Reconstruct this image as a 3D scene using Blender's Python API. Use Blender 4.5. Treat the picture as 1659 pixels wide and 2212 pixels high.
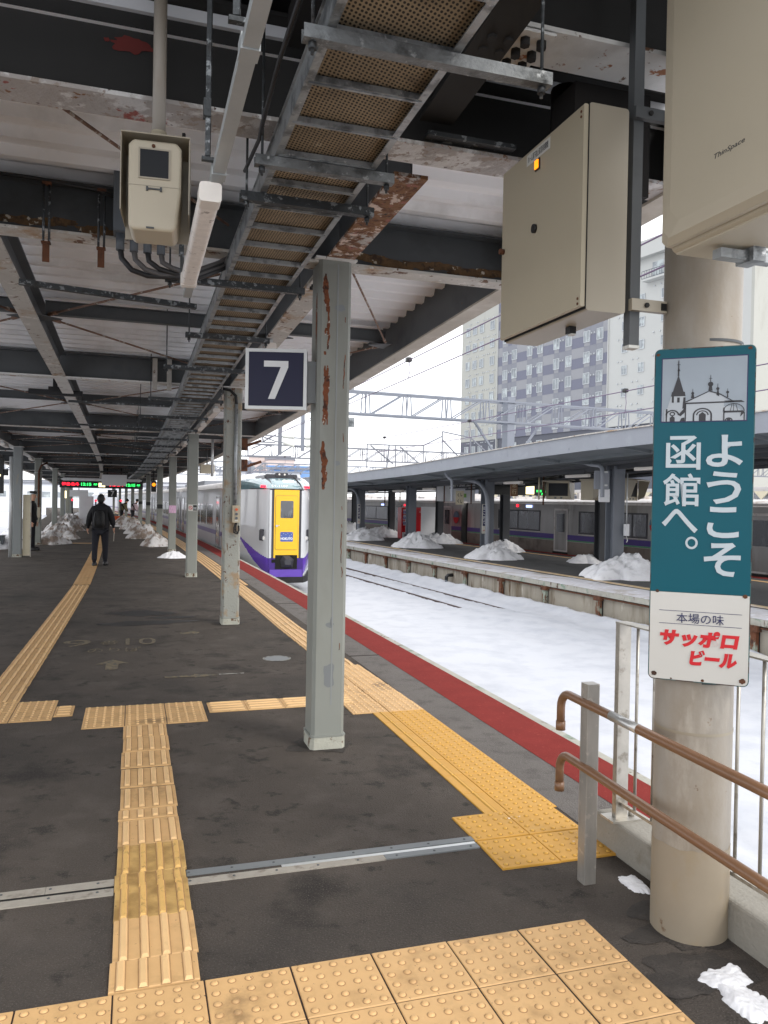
import bpy, bmesh, math, random
from mathutils import Vector, Matrix, noise
import numpy as np
random.seed(7)
scene = bpy.context.scene
COL = scene.collection
PI = math.pi
R = math.radians
for o in list(bpy.data.objects):
    bpy.data.objects.remove(o)

# ------------------------------------------------------------------ camera
CAM_H = 1.667
cam = bpy.data.cameras.new('camera')
cam.sensor_fit = 'VERTICAL'; cam.sensor_height = 24.0; cam.lens = 24.0 * 1701.4 / 2212.0
cam.clip_start = 0.05; cam.clip_end = 3000
camo = bpy.data.objects.new('camera', cam); COL.objects.link(camo)
_p, _r = R(-0.65), R(1.047)
_f = Vector((0, math.cos(_p), math.sin(_p))); _x = Vector((1, 0, 0)); _u = _x.cross(_f)
_rx = _x * math.cos(_r) + _u * math.sin(_r); _ru = -_x * math.sin(_r) + _u * math.cos(_r)
M = Matrix.Identity(4)
for i in range(3):
    M[i][0] = _rx[i]; M[i][1] = _ru[i]; M[i][2] = -_f[i]
M[2][3] = CAM_H
camo.matrix_world = M
scene.camera = camo

# ------------------------------------------------------------------ sky, sun, exposure
SUN_EL, SUN_AZ = R(38), R(125)      # azimuth clockwise from +Y
w = bpy.data.worlds.new('World'); scene.world = w; w.use_nodes = True
nt = w.node_tree; nt.nodes.clear()
out = nt.nodes.new('ShaderNodeOutputWorld'); bg = nt.nodes.new('ShaderNodeBackground')
sky = nt.nodes.new('ShaderNodeTexSky'); sky.sky_type = 'NISHITA'; sky.sun_disc = False
sky.sun_elevation = SUN_EL; sky.sun_rotation = SUN_AZ; sky.dust_density = 3.0
tc = nt.nodes.new('ShaderNodeTexCoord'); mp = nt.nodes.new('ShaderNodeMapping')
mp.inputs['Scale'].default_value = (1.0, 1.0, 2.6)
ns = nt.nodes.new('ShaderNodeTexNoise'); ns.inputs['Scale'].default_value = 2.2; ns.inputs['Detail'].default_value = 6; ns.inputs['Roughness'].default_value = .55
cr = nt.nodes.new('ShaderNodeValToRGB')
cr.color_ramp.elements[0].position = .3; cr.color_ramp.elements[0].color = (8.6, 8.7, 8.95, 1)
cr.color_ramp.elements[1].position = .7; cr.color_ramp.elements[1].color = (11.5, 11.6, 11.8, 1)
mx = nt.nodes.new('ShaderNodeMix'); mx.data_type = 'RGBA'; mx.inputs[0].default_value = .86
nt.links.new(tc.outputs['Generated'], mp.inputs['Vector']); nt.links.new(mp.outputs['Vector'], ns.inputs['Vector'])
nt.links.new(ns.outputs['Fac'], cr.inputs['Fac'])
nt.links.new(sky.outputs['Color'], mx.inputs[6]); nt.links.new(cr.outputs['Color'], mx.inputs[7])
nt.links.new(mx.outputs[2], bg.inputs['Color']); bg.inputs['Strength'].default_value = 0.10
nt.links.new(bg.outputs['Background'], out.inputs['Surface'])
sun = bpy.data.lights.new('sun', 'SUN'); sun.energy = 0.8; sun.angle = R(18); sun.color = (1.0, .97, .92)
suno = bpy.data.objects.new('sun', sun); COL.objects.link(suno)
sd = Vector((math.sin(SUN_AZ) * math.cos(SUN_EL), math.cos(SUN_AZ) * math.cos(SUN_EL), math.sin(SUN_EL)))
suno.rotation_euler = sd.to_track_quat('Z', 'Y').to_euler()
vs = scene.view_settings
scene.display_settings.display_device = 'sRGB'
vs.view_transform = 'Standard'; vs.look = 'None'; vs.gamma = 1; vs.use_curve_mapping = False
vs.exposure = 1.05
scene.cycles.max_bounces = 8; scene.cycles.diffuse_bounces = 5; scene.cycles.glossy_bounces = 3
scene.cycles.use_denoising = True

# ------------------------------------------------------------------ frames
TH = R(17.6); P0 = Vector((-.385, 5.4, 0)); RAD = 1000.0
_C = P0 - Vector((math.cos(TH), math.sin(TH), 0)) * RAD
def N(s, l, z=0.0):                       # near platform: s along it, l to the right, curve to the left
    a = TH + s / RAD
    return Vector((_C.x + (RAD + l) * math.cos(a), _C.y + (RAD + l) * math.sin(a), z))
def NA(s): return TH + s / RAD
OH = math.atan2(.3647, .9311); OO = Vector((7.199, 15.0, 0))
def OP(t, m, z=0.0):                      # opposite platform: t along it, m to the right of its edge
    return Vector((OO.x - math.sin(OH) * t + math.cos(OH) * m, OO.y + math.cos(OH) * t + math.sin(OH) * m, z))
OPZ = -0.42
def FM(loc, rz=0.0): return Matrix.Translation(loc) @ Matrix.Rotation(rz, 4, 'Z')
def zt(s): return 3.30 - .36 * (1 - math.exp(-max(s, 0) / 14.0))     # underside of the canopy beams
PTS_OC = [(-30, 3.2), (3, 3.15), (6, 3.12), (10, 3.02), (15.6, 2.82), (20, 2.73), (26, 2.63), (60, 2.6), (90, 2.58)]
def zo(t): return float(np.interp(t, [a for a, b in PTS_OC], [b for a, b in PTS_OC]))
RAILZ = -1.26

# ------------------------------------------------------------------ materials
def lin(c):
    c = c / 255.0
    return c / 12.92 if c <= .04045 else ((c + .055) / 1.055) ** 2.4
def L3(c): return (lin(c[0]), lin(c[1]), lin(c[2]), 1)
MATS = {}
def mat(name, col, rough=.6, metal=0.0, var=.08, vs_=3.0, bump=0.0, bs=40.0, layers=(), spec=.5, stretch=None, emit=None, es=1.0, coat=0.0, alpha=1.0, trans=0.0):
    """procedural material; layers = [(colour, noise scale, threshold, softness, zstretch)] laid over the base where a noise is high"""
    m = bpy.data.materials.new(name); m.use_nodes = True; n = m.node_tree; k = n.nodes; lk = n.links
    b = k['Principled BSDF']
    geo = k.new('ShaderNodeNewGeometry'); vec = geo.outputs['Position']
    if stretch:
        mp = k.new('ShaderNodeMapping'); mp.inputs['Scale'].default_value = stretch; lk.new(vec, mp.inputs['Vector']); vec = mp.outputs['Vector']
    n1 = k.new('ShaderNodeTexNoise'); n1.inputs['Scale'].default_value = vs_; n1.inputs['Detail'].default_value = 5; n1.inputs['Roughness'].default_value = .6
    lk.new(vec, n1.inputs['Vector'])
    c = L3(col)
    mr = k.new('ShaderNodeMapRange'); mr.inputs['From Min'].default_value = .3; mr.inputs['From Max'].default_value = .7
    mr.inputs['To Min'].default_value = 1 - var; mr.inputs['To Max'].default_value = 1 + var
    lk.new(n1.outputs['Fac'], mr.inputs['Value'])
    vm = k.new('ShaderNodeVectorMath'); vm.operation = 'SCALE'; vm.inputs[0].default_value = c[:3]; lk.new(mr.outputs['Result'], vm.inputs['Scale'])
    cur = vm.outputs['Vector']
    for i, ly in enumerate(layers):
        lc, ls, th, soft = ly[:4]; st = ly[4] if len(ly) > 4 else None
        v2 = geo.outputs['Position']
        mp = k.new('ShaderNodeMapping'); mp.inputs['Location'].default_value = (i * 7.3 + 1.1, i * 3.1, i * 5.7)
        if st: mp.inputs['Scale'].default_value = st
        lk.new(v2, mp.inputs['Vector'])
        nn = k.new('ShaderNodeTexNoise'); nn.inputs['Scale'].default_value = ls; nn.inputs['Detail'].default_value = 7; nn.inputs['Roughness'].default_value = .62
        lk.new(mp.outputs['Vector'], nn.inputs['Vector'])
        r2 = k.new('ShaderNodeMapRange'); r2.inputs['From Min'].default_value = th; r2.inputs['From Max'].default_value = th + soft
        lk.new(nn.outputs['Fac'], r2.inputs['Value'])
        mm = k.new('ShaderNodeMix'); mm.data_type = 'RGBA'; mm.inputs[7].default_value = L3(lc)
        lk.new(r2.outputs['Result'], mm.inputs[0]); lk.new(cur, mm.inputs[6]); cur = mm.outputs[2]
    lk.new(cur, b.inputs['Base Color'])
    b.inputs['Roughness'].default_value = rough; b.inputs['Metallic'].default_value = metal
    b.inputs['Specular IOR Level'].default_value = spec
    if coat: b.inputs['Coat Weight'].default_value = coat
    if trans: b.inputs['Transmission Weight'].default_value = trans
    if alpha < 1: b.inputs['Alpha'].default_value = alpha
    if emit: b.inputs['Emission Color'].default_value = L3(emit); b.inputs['Emission Strength'].default_value = es
    if bump:
        n2 = k.new('ShaderNodeTexNoise'); n2.inputs['Scale'].default_value = bs; n2.inputs['Detail'].default_value = 6; lk.new(geo.outputs['Position'], n2.inputs['Vector'])
        bp = k.new('ShaderNodeBump'); bp.inputs['Strength'].default_value = min(bump, 1); bp.inputs['Distance'].default_value = .01
        lk.new(n2.outputs['Fac'], bp.inputs['Height']); lk.new(bp.outputs['Normal'], b.inputs['Normal'])
    MATS[name] = m
    return m

RUST = (98, 68, 46); RUST2 = (128, 90, 58); PRIM = (140, 52, 42)
mat('asphalt', (80, 73, 67), .95, var=.16, vs_=1.3, bump=1.0, bs=110, spec=.3, layers=[((94, 87, 81), 3.2, .5, .25), ((64, 59, 55), .8, .48, .2), ((48, 44, 41), 1.9, .56, .14), ((54, 50, 46), 7, .58, .08), ((98, 92, 86), 150, .56, .08), ((52, 48, 46), 160, .58, .08), ((128, 122, 114), 260, .70, .03)])
mat('asphalt_far', (72, 71, 71), .9, var=.10, vs_=.8, bump=.3, bs=120, layers=[((92, 91, 90), 1.1, .55, .2)])
mat('tile_peach', (210, 170, 118), .62, var=.06, vs_=9, bump=.12, bs=130, layers=[((176, 140, 94), 6, .53, .2), ((110, 86, 60), 45, .66, .04), ((150, 120, 82), 2.2, .58, .1)])
mat('tile_brown', (196, 160, 98), .66, var=.08, vs_=9, bump=.15, bs=120, layers=[((150, 118, 68), 5, .42, .2), ((112, 92, 62), 40, .66, .05)])
mat('tile_yellow', (204, 152, 60), .6, var=.06, vs_=9, bump=.12, bs=130, layers=[((205, 160, 84), 6, .55, .22), ((236, 232, 222), 9, .69, .03), ((110, 92, 60), 60, .71, .04)])
mat('grout', (46, 34, 30), .9)
mat('tile_grime', (172, 136, 94), .8, var=.2, vs_=20)
mat('tile_grime_y', (160, 118, 44), .8, var=.2, vs_=20)
mat('red_paint', (128, 50, 46), .95, var=.1, vs_=4, bump=.35, bs=160, spec=.12, layers=[((146, 66, 60), 30, .6, .08), ((214, 196, 190), 7, .71, .03)])
mat('faded_paint', (116, 104, 80), .9, var=.1, vs_=8, layers=[((76, 73, 71), 22, .47, .1)])
mat('faded_white', (150, 148, 142), .9, var=.1, vs_=8, layers=[((80, 77, 75), 16, .46, .1)])
mat('concrete', (146, 142, 133), .9, var=.1, vs_=3, bump=.5, bs=60, layers=[((128, 122, 110), 5, .55, .12), ((96, 88, 76), 14, .64, .08)])
mat('wall_concrete', (160, 153, 140), .92, var=.12, vs_=1.2, bump=.4, bs=30, layers=[((128, 118, 102), 2.2, .48, .16, (1, 1, .22)), ((98, 80, 58), 3.1, .60, .08, (1, 1, .16)), ((212, 206, 194), 2.4, .60, .1, (1, 1, .3))])
mat('slab_edge', (170, 168, 158), .9, var=.12, vs_=5, bump=.5, bs=50, layers=[((118, 140, 124), 3, .56, .1), ((82, 58, 44), 6, .60, .07, (1, 1, .3))])
mat('rusty_post', (150, 160, 146), .85, var=.15, vs_=4, bump=.5, bs=50, layers=[((104, 62, 38), 5, .44, .1, (1, 1, .5)), ((66, 44, 34), 9, .56, .1)])
mat('rust', (96, 60, 40), .9, var=.25, vs_=12, bump=.6, bs=70, layers=[((60, 42, 34), 9, .5, .15)])
mat('steel_grey', (82, 85, 87), .62, var=.07, vs_=2, layers=[((66, 69, 71), 2.6, .52, .2), (RUST, 7, .70, .03)])
mat('steel_dark', (34, 33, 32), .75, var=.14, vs_=3, layers=[((26, 23, 21), 2.4, .5, .2)])
mat('steel_peel', (212, 211, 208), .7, var=.08, vs_=3, bump=.5, bs=30, layers=[((206, 204, 200), 4, .5, .1), ((150, 96, 58), 6, .61, .03), (RUST, 9, .63, .03), ((150, 52, 40), 5, .70, .02)])
mat('steel_rusty', (178, 172, 166), .8, var=.12, vs_=4, bump=.9, bs=30, layers=[(RUST2, 4, .42, .05), ((104, 66, 38), 13, .50, .05), ((206, 186, 172), 12, .56, .03), ((146, 92, 80), 9, .60, .03), ((56, 40, 32), 34, .62, .03)])
mat('steel_primer', (168, 162, 158), .75, var=.10, vs_=4, bump=.9, bs=30, layers=[((146, 78, 70), 5, .60, .02), ((206, 204, 202), 5, .52, .05), ((152, 140, 130), 16, .58, .04), (RUST2, 12, .64, .03), ((70, 50, 42), 22, .66, .03)])
mat('steel_stain', (182, 178, 171), .7, var=.08, vs_=3, bump=.5, bs=30, layers=[((160, 130, 98), 3, .54, .15), (RUST, 11, .60, .04), ((204, 200, 194), 9, .57, .05), ((74, 56, 44), 26, .66, .03)])
mat('edge_cream', (176, 168, 156), .75, var=.06, vs_=3, bump=.4, bs=30, layers=[((196, 190, 180), 3, .5, .2), ((120, 88, 62), 9, .66, .04)])
mat('web_rust', (68, 71, 73), .66, var=.08, vs_=2, layers=[((56, 58, 59), 3, .5, .2)])
mat('rust_band', (96, 72, 46), .9, var=.25, vs_=14, bump=.8, bs=40, layers=[((66, 50, 36), 16, .5, .1), ((190, 180, 162), 14, .60, .02)])
mat('pillar_paint', (136, 139, 133), .5, var=.04, vs_=2, spec=.4, layers=[((122, 123, 116), 1.6, .54, .2, (1, 1, .3)), ((112, 116, 118), 2.3, .735, .01), ((96, 62, 42), 26, .745, .02)])
mat('pillar_rusty', (148, 150, 143), .6, var=.05, vs_=2, bump=.5, bs=40, layers=[((150, 130, 104), 4, .52, .1), (RUST, 7, .585, .03, (1, 1, .25)), ((84, 48, 30), 12, .62, .03)])
mat('pillar_streaked', (134, 138, 138), .6, var=.06, vs_=2, layers=[((160, 146, 122), 4, .62, .08, (1, 1, .25))])  # cool pillar grey with upright tan streaks
mat('pillar_base', (172, 172, 160), .7, var=.1, vs_=8, bump=.5, bs=60, layers=[(RUST, 12, .56, .06)])
mat('grey_patch', (116, 120, 122), .55, var=.03)
mat('galv_mid', (120, 123, 124), .5, .4, var=.2, vs_=12, bump=.5, bs=50, layers=[((84, 86, 86), 7, .5, .1), ((160, 162, 162), 30, .6, .06)])
mat('galvanised', (158, 162, 164), .42, .55, var=.16, vs_=12, bump=.3, bs=50, layers=[((112, 116, 118), 9, .5, .1), ((196, 198, 198), 30, .62, .06)])
mat('galv_dark', (64, 67, 69), .5, .5, var=.2, vs_=10, bump=.5, bs=60, layers=[((140, 144, 146), 22, .56, .05), ((58, 56, 54), 8, .55, .1)])
mat('channel', (178, 182, 182), .45, .4, var=.08, vs_=6)
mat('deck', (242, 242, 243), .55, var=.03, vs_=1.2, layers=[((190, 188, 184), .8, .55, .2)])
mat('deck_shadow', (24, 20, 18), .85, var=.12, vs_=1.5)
mat('rod', (120, 92, 76), .8, var=.3, vs_=20, layers=[((176, 168, 158), 14, .55, .05)])
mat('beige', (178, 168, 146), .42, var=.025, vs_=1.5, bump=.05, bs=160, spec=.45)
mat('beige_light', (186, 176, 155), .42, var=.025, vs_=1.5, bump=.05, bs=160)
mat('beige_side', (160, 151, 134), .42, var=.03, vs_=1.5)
mat('beige_round', (156, 149, 139), .5, var=.05, vs_=2, bump=.15, bs=50, layers=[((136, 122, 102), 1.9, .52, .2, (1, 1, .35)), ((120, 98, 78), 16, .68, .03), ((176, 168, 156), 3.3, .6, .08, (1, 1, .3))])
mat('cream', (214, 204, 178), .6, var=.05, vs_=3, layers=[((170, 130, 90), 6, .66, .05)])
mat('black_plastic', (22, 22, 24), .45, var=.05)
mat('dark_gap', (14, 13, 12), .9)
mat('amber', (255, 170, 40), .4, emit=(255, 140, 22), es=.9)
mat('label_white', (206, 206, 200), .6)
mat('ink', (54, 54, 58), .6)
mat('ink_navy', (36, 40, 84), .5)
mat('ink_red', (196, 24, 34), .5)
mat('white_letter', (222, 224, 226), .45)
mat('teal', (8, 84, 98), .38, var=.04, vs_=3, spec=.25, layers=[((70, 44, 30), 18, .755, .02)])
mat('teal_edge', (60, 96, 96), .5, var=.15, vs_=10, layers=[((62, 42, 32), 12, .5, .05)])
mat('enamel_white', (200, 198, 192), .25, var=.03, vs_=3, coat=.3, layers=[((196, 158, 110), 5, .655, .12), ((90, 54, 34), 11, .715, .03)])
mat('pic_grey', (146, 156, 166), .4)
mat('pic_light', (172, 178, 184), .4)
mat('navy_panel', (6, 10, 52), .5, var=.03)
mat('alu', (198, 200, 200), .35, .35, var=.04)
mat('stainless', (176, 172, 166), .36, .6, var=.14, vs_=20, stretch=(1, 1, .25), layers=[((196, 190, 182), 24, .6, .05)])
mat('barrier_steel', (176, 172, 164), .4, .6, var=.12, vs_=14, layers=[((140, 134, 124), 10, .56, .08)])
mat('handrail', (128, 94, 68), .35, var=.04, spec=.6)
mat('tape', (190, 190, 188), .3, .6)
mat('lens_dark', (16, 20, 26), .45, spec=.3)
mat('lamp_white', (228, 222, 214), .4, var=.03, vs_=20)
mat('lamp_cover', (236, 230, 224), .35, var=.08, vs_=30, layers=[((160, 150, 144), 26, .6, .08)])
mat('lamp_lit', (250, 236, 190), .4, emit=(255, 236, 180), es=1.2)
mat('cable', (34, 34, 36), .5)
mat('cable_grey', (86, 84, 84), .5)
mat('grey_box', (92, 98, 104), .55, var=.06)
mat('snow', (196, 198, 204), .7, var=.02, vs_=1.2, bump=.5, bs=9, spec=.3, layers=[((180, 183, 191), 1.6, .46, .25)])
mat('snow_pile', (236, 236, 239), .75, var=.03, vs_=3, bump=.9, bs=26, spec=.3, layers=[((214, 214, 218), 5, .55, .15)])
mat('snow_dirty', (222, 220, 220), .85, var=.05, vs_=3, bump=.9, bs=26, layers=[((150, 134, 122), 2.2, .47, .12), ((104, 90, 80), 9, .6, .08)])
mat('rail_steel', (92, 76, 70), .6, .4, var=.2, vs_=8)
mat('train_white', (198, 200, 203), .16, var=.015, vs_=1, coat=.6, spec=.6)
mat('train_side', (182, 184, 191), .3, var=.03, vs_=1, coat=.2)
mat('train_purple', (92, 56, 170), .2, coat=.5, var=.03)
mat('stripe_purple', (78, 62, 128), .35)
mat('train_yellow', (236, 186, 8), .25, coat=.4, var=.015)
mat('asphalt_pale', (104, 99, 95), .95, var=.10, vs_=2, bump=1.0, bs=110, layers=[((88, 83, 79), 6, .5, .15), ((126, 121, 116), 150, .56, .08)])
mat('train_glass', (112, 136, 142), .06, spec=.9, coat=.8, var=.25, vs_=.8, layers=[((120, 150, 156), .9, .5, .2)])
mat('win_glass', (42, 44, 48), .1, spec=.9, coat=.4, var=.3, vs_=.9, layers=[((112, 114, 118), .9, .56, .04, (1, 1, .25)), ((70, 72, 76), 1.7, .55, .04, (1, 1, .3))])
mat('train_trim', (54, 54, 60), .4)
mat('under', (30, 29, 30), .8, var=.2)
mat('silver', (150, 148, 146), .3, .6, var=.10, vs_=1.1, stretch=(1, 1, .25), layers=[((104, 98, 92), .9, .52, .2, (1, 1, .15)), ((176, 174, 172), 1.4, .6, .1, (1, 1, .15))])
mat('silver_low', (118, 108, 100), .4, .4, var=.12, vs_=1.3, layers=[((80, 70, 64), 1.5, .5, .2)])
mat('silver_roof', (200, 196, 194), .5, var=.04, layers=[((172, 160, 152), 3, .56, .1)])
mat('deep_purple', (58, 30, 122), .35)
mat('green_line', (66, 140, 92), .5)
mat('red_lamp', (255, 40, 60), .4, emit=(255, 30, 50), es=1.6)
mat('green_led', (60, 255, 120), .4, emit=(50, 255, 110), es=1.2)
mat('blue_led', (180, 200, 255), .4, emit=(170, 190, 255), es=1.3)
mat('sign_black', (26, 30, 30), .4)
mat('red_machine', (184, 22, 34), .35, var=.05, coat=.2)
mat('machine_window', (200, 204, 210), .2, coat=.4, var=.3, vs_=9, layers=[((196, 70, 60), 12, .56, .05), ((90, 110, 150), 15, .6, .05)])
mat('white_panel', (222, 223, 226), .5, var=.03)
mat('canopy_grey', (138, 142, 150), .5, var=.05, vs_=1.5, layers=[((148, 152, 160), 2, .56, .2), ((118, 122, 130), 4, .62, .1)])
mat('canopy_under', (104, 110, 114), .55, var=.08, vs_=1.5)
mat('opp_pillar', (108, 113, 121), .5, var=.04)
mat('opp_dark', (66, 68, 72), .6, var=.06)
mat('truss_grey', (112, 115, 124), .55, var=.05, vs_=2)
mat('truss_light', (122, 127, 138), .5, var=.03)
mat('wire', (110, 92, 118), .5)
mat('insulator', (210, 212, 206), .3)
mat('hotel_cream', (166, 166, 159), .85, var=.03, vs_=.15, layers=[((154, 152, 144), .4, .58, .15, (1, 1, .3))])
mat('hotel_white', (176, 177, 174), .85, var=.02, vs_=.2)
mat('hotel_light', (139, 140, 144), .85, var=.02)
mat('hotel_mid', (125, 127, 134), .85, var=.02)
mat('hotel_dark', (108, 110, 124), .85, var=.02)
mat('hotel_base', (88, 90, 98), .85, var=.03)
mat('hotel_glass', (136, 142, 146), .3, var=.25, vs_=.5, layers=[((176, 184, 184), .7, .5, .1)])
mat('hotel_frame', (182, 186, 188), .6)
mat('far_pale', (206, 208, 212), .9, var=.05, vs_=.2)
mat('far_pink', (206, 190, 184), .9, var=.05, vs_=.2)
mat('far_blue', (120, 156, 206), .8)
mat('skin', (196, 150, 124), .6)
mat('hair', (22, 20, 20), .6)
mat('coat_black', (24, 24, 28), .85, var=.2, vs_=12, bump=.5, bs=30)
mat('bag_black', (16, 16, 18), .6, var=.2, vs_=14, bump=.4, bs=40)
mat('trousers', (26, 27, 36), .85, var=.1, vs_=10)
mat('shoe', (20, 20, 22), .4)
mat('tan_coat', (120, 112, 84), .85, var=.1, vs_=10)
mat('pink_coat', (196, 176, 182), .85)
mat('orange', (224, 104, 62), .7)
mat('rope_white', (220, 216, 200), .7)
# ------------------------------------------------------------------ mesh helpers
class MB:
    def __init__(s, T=None): s.v = []; s.f = []; s.sm = []; s.T = T
    def add(s, vs, fs, smooth=False):
        b = len(s.v); s.v += [Vector(v) for v in vs]
        for f in fs: s.f.append(tuple(b + i for i in f)); s.sm.append(smooth)
        return s
    def box(s, x0, x1, y0, y1, z0, z1, M_=None):
        vs = [Vector((x, y, z)) for x in (x0, x1) for y in (y0, y1) for z in (z0, z1)]
        if M_ is not None: vs = [M_ @ v for v in vs]
        return s.add(vs, [(0, 1, 3, 2), (4, 6, 7, 5), (0, 4, 5, 1), (2, 3, 7, 6), (0, 2, 6, 4), (1, 5, 7, 3)])
    def rbox(s, x0, x1, y0, y1, z0, z1, r, axis='y', n=4, M_=None):
        """box with the four edges along one axis rounded"""
        a0, a1, b0, b1, c0, c1 = {'y': (x0, x1, z0, z1, y0, y1), 'z': (x0, x1, y0, y1, z0, z1), 'x': (y0, y1, z0, z1, x0, x1)}[axis]
        pts = []
        for cx, cy, st in ((a1 - r, b1 - r, 0), (a0 + r, b1 - r, 90), (a0 + r, b0 + r, 180), (a1 - r, b0 + r, 270)):
            for i in range(n + 1):
                t = R(st + 90 * i / n); pts.append((cx + r * math.cos(t), cy + r * math.sin(t)))
        def P(p, c): return Vector({'y': (p[0], c, p[1]), 'z': (p[0], p[1], c), 'x': (c, p[0], p[1])}[axis])
        return s.prism(pts, c0, c1, P, M_)
    def prism(s, pts, c0, c1, P=None, M_=None):
        P = P or (lambda p, c: Vector((p[0], p[1], c)))
        k = len(pts); vs = [P(p, c0) for p in pts] + [P(p, c1) for p in pts]
        if M_ is not None: vs = [M_ @ v for v in vs]
        fs = [tuple(range(k))[::-1], tuple(range(k, 2 * k))] + [(i, (i + 1) % k, k + (i + 1) % k, k + i) for i in range(k)]
        return s.add(vs, fs)
    def bar(s, p0, p1, w, h, up=(0, 0, 1), off=0.0):
        """rectangular bar from p0 to p1, w sideways, h along up; off shifts along up"""
        p0 = Vector(p0); p1 = Vector(p1); d = (p1 - p0).normalized(); u = Vector(up)
        sd_ = d.cross(u)
        if sd_.length < 1e-4: sd_ = d.cross(Vector((1, 0, 0)))
        sd_.normalize(); u = sd_.cross(d).normalized()
        vs = [p + sd_ * a * w / 2 + u * (b * h / 2 + off) for p in (p0, p1) for a, b in ((-1, -1), (1, -1), (1, 1), (-1, 1))]
        return s.add(vs, [(0, 1, 2, 3), (7, 6, 5, 4), (0, 4, 5, 1), (1, 5, 6, 2), (2, 6, 7, 3), (3, 7, 4, 0)])
    def ibeam(s, p0, p1, w, h, tf=.018, tw=.012):
        """I section standing on p0-p1"""
        s.bar(p0, p1, w, tf, off=tf / 2); s.bar(p0, p1, tw, h - 2 * tf, off=h / 2); s.bar(p0, p1, w, tf, off=h - tf / 2); return s
    def tube(s, pts, r, n=8, cap=True):
        pts = [Vector(p) for p in pts]; k = len(pts); vs = []; pn = None
        for i, p in enumerate(pts):
            d = (pts[min(i + 1, k - 1)] - pts[max(i - 1, 0)]).normalized()
            if pn is None:
                a = Vector((0, 0, 1)) if abs(d.z) < .9 else Vector((1, 0, 0)); pn = d.cross(a).normalized()
            pn = (pn - d * pn.dot(d)).normalized(); q = d.cross(pn)
            rr = r[i] if isinstance(r, (list, tuple)) else r
            vs += [p + pn * rr * math.cos(2 * PI * j / n) + q * rr * math.sin(2 * PI * j / n) for j in range(n)]
        fs = [(i * n + j, i * n + (j + 1) % n, (i + 1) * n + (j + 1) % n, (i + 1) * n + j) for i in range(k - 1) for j in range(n)]
        s.add(vs, fs, True)
        if cap:
            b = len(s.v) - len(vs)
            s.f.append(tuple(b + j for j in range(n))[::-1]); s.sm.append(False)
            s.f.append(tuple(b + (k - 1) * n + j for j in range(n))); s.sm.append(False)
        return s
    def cyl(s, x, y, z0, z1, r, n=20): return s.tube([(x, y, z0), (x, y, z1)], r, n)
    def loft(s, rings, close=True, caps=True, smooth=True):
        n = len(rings[0]); vs = [v for r_ in rings for v in r_]
        m_ = n if close else n - 1
        fs = [(i * n + j, i * n + (j + 1) % n, (i + 1) * n + (j + 1) % n, (i + 1) * n + j) for i in range(len(rings) - 1) for j in range(m_)]
        s.add(vs, fs, smooth)
        if caps:
            b = len(s.v) - len(vs)
            s.f.append(tuple(b + j for j in range(n))[::-1]); s.sm.append(False)
            s.f.append(tuple(b + (len(rings) - 1) * n + j for j in range(n))); s.sm.append(False)
        return s
    def xf(s, M_): s.v = [M_ @ v for v in s.v]; return s

WM = {}
def _mesh(name, mb, m):
    me = bpy.data.meshes.new(name)
    me.from_pydata([tuple(v) for v in mb.v], [], mb.f)
    me.polygons.foreach_set('use_smooth', mb.sm)
    me.update()
    bm = bmesh.new(); bm.from_mesh(me); bmesh.ops.recalc_face_normals(bm, faces=bm.faces); bm.to_mesh(me); bm.free()
    if m: me.materials.append(MATS[m] if isinstance(m, str) else m)
    return me
def tag(o, label=None, cat=None, group=None, kind=None):
    if label: o['label'] = label
    if cat: o['category'] = cat
    if group: o['group'] = group
    if kind: o['kind'] = kind
    return o
def thing(name, label, cat, loc=(0, 0, 0), rz=0.0, group=None):
    o = bpy.data.objects.new(name, None); o.empty_display_size = .1; COL.objects.link(o)
    o.location = loc; o.rotation_euler = (0, 0, rz); WM[o.name] = FM(Vector(loc), rz)
    return tag(o, label, cat, group)
def part(name, mb, m, parent=None, local=False, mesh=None):
    """one mesh object; mb holds world coordinates unless local"""
    if mesh is None:
        if parent is not None and not local:
            mb.xf(WM[parent.name].inverted())
        mesh = _mesh(name, mb, m)
    o = bpy.data.objects.new(name, mesh); COL.objects.link(o)
    if parent is not None: o.parent = parent; WM[o.name] = WM[parent.name]
    else: WM[o.name] = Matrix.Identity(4)
    return o
def inst(name, mesh, parent, loc, rz=0.0):
    """a part that shares its mesh; loc and rz are in the parent's frame"""
    o = bpy.data.objects.new(name, mesh); COL.objects.link(o); o.parent = parent
    o.location = loc; o.rotation_euler = (0, 0, rz); WM[o.name] = WM[parent.name] @ FM(Vector(loc), rz)
    return o
def solo(name, mb, m, label, cat, loc, group=None, kind=None):
    """a thing that is one mesh, origin at loc; mb in world coordinates"""
    mb.xf(Matrix.Translation(-Vector(loc))); o = part(name, mb, m, None)
    o.location = loc; WM[o.name] = Matrix.Translation(Vector(loc))
    return tag(o, label, cat, group, kind)
def struct(name, mb, m, parent=None):
    o = part(name, mb, m, parent)
    if parent is None: o['kind'] = 'structure'
    return o
def copy_tree(o, parent=None, loc=None, rz=None, label=None):
    c = o.copy(); COL.objects.link(c)
    if parent is not None: c.parent = parent
    if loc is not None: c.location = loc
    if rz is not None: c.rotation_euler = (0, 0, rz)
    if label: c['label'] = label
    WM[c.name] = FM(c.location, c.rotation_euler.z) if parent is None else WM[parent.name]
    for ch in KIDS(o): copy_tree(ch, c)
    return c
def KIDS(o): return [x for x in COL.objects if x.parent is o]
def bevel(o, wd, seg=2):
    md = o.modifiers.new('bevel', 'BEVEL'); md.width = wd; md.segments = seg; md.limit_method = 'ANGLE'; md.angle_limit = R(40); return o
_TXT = {}
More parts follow.
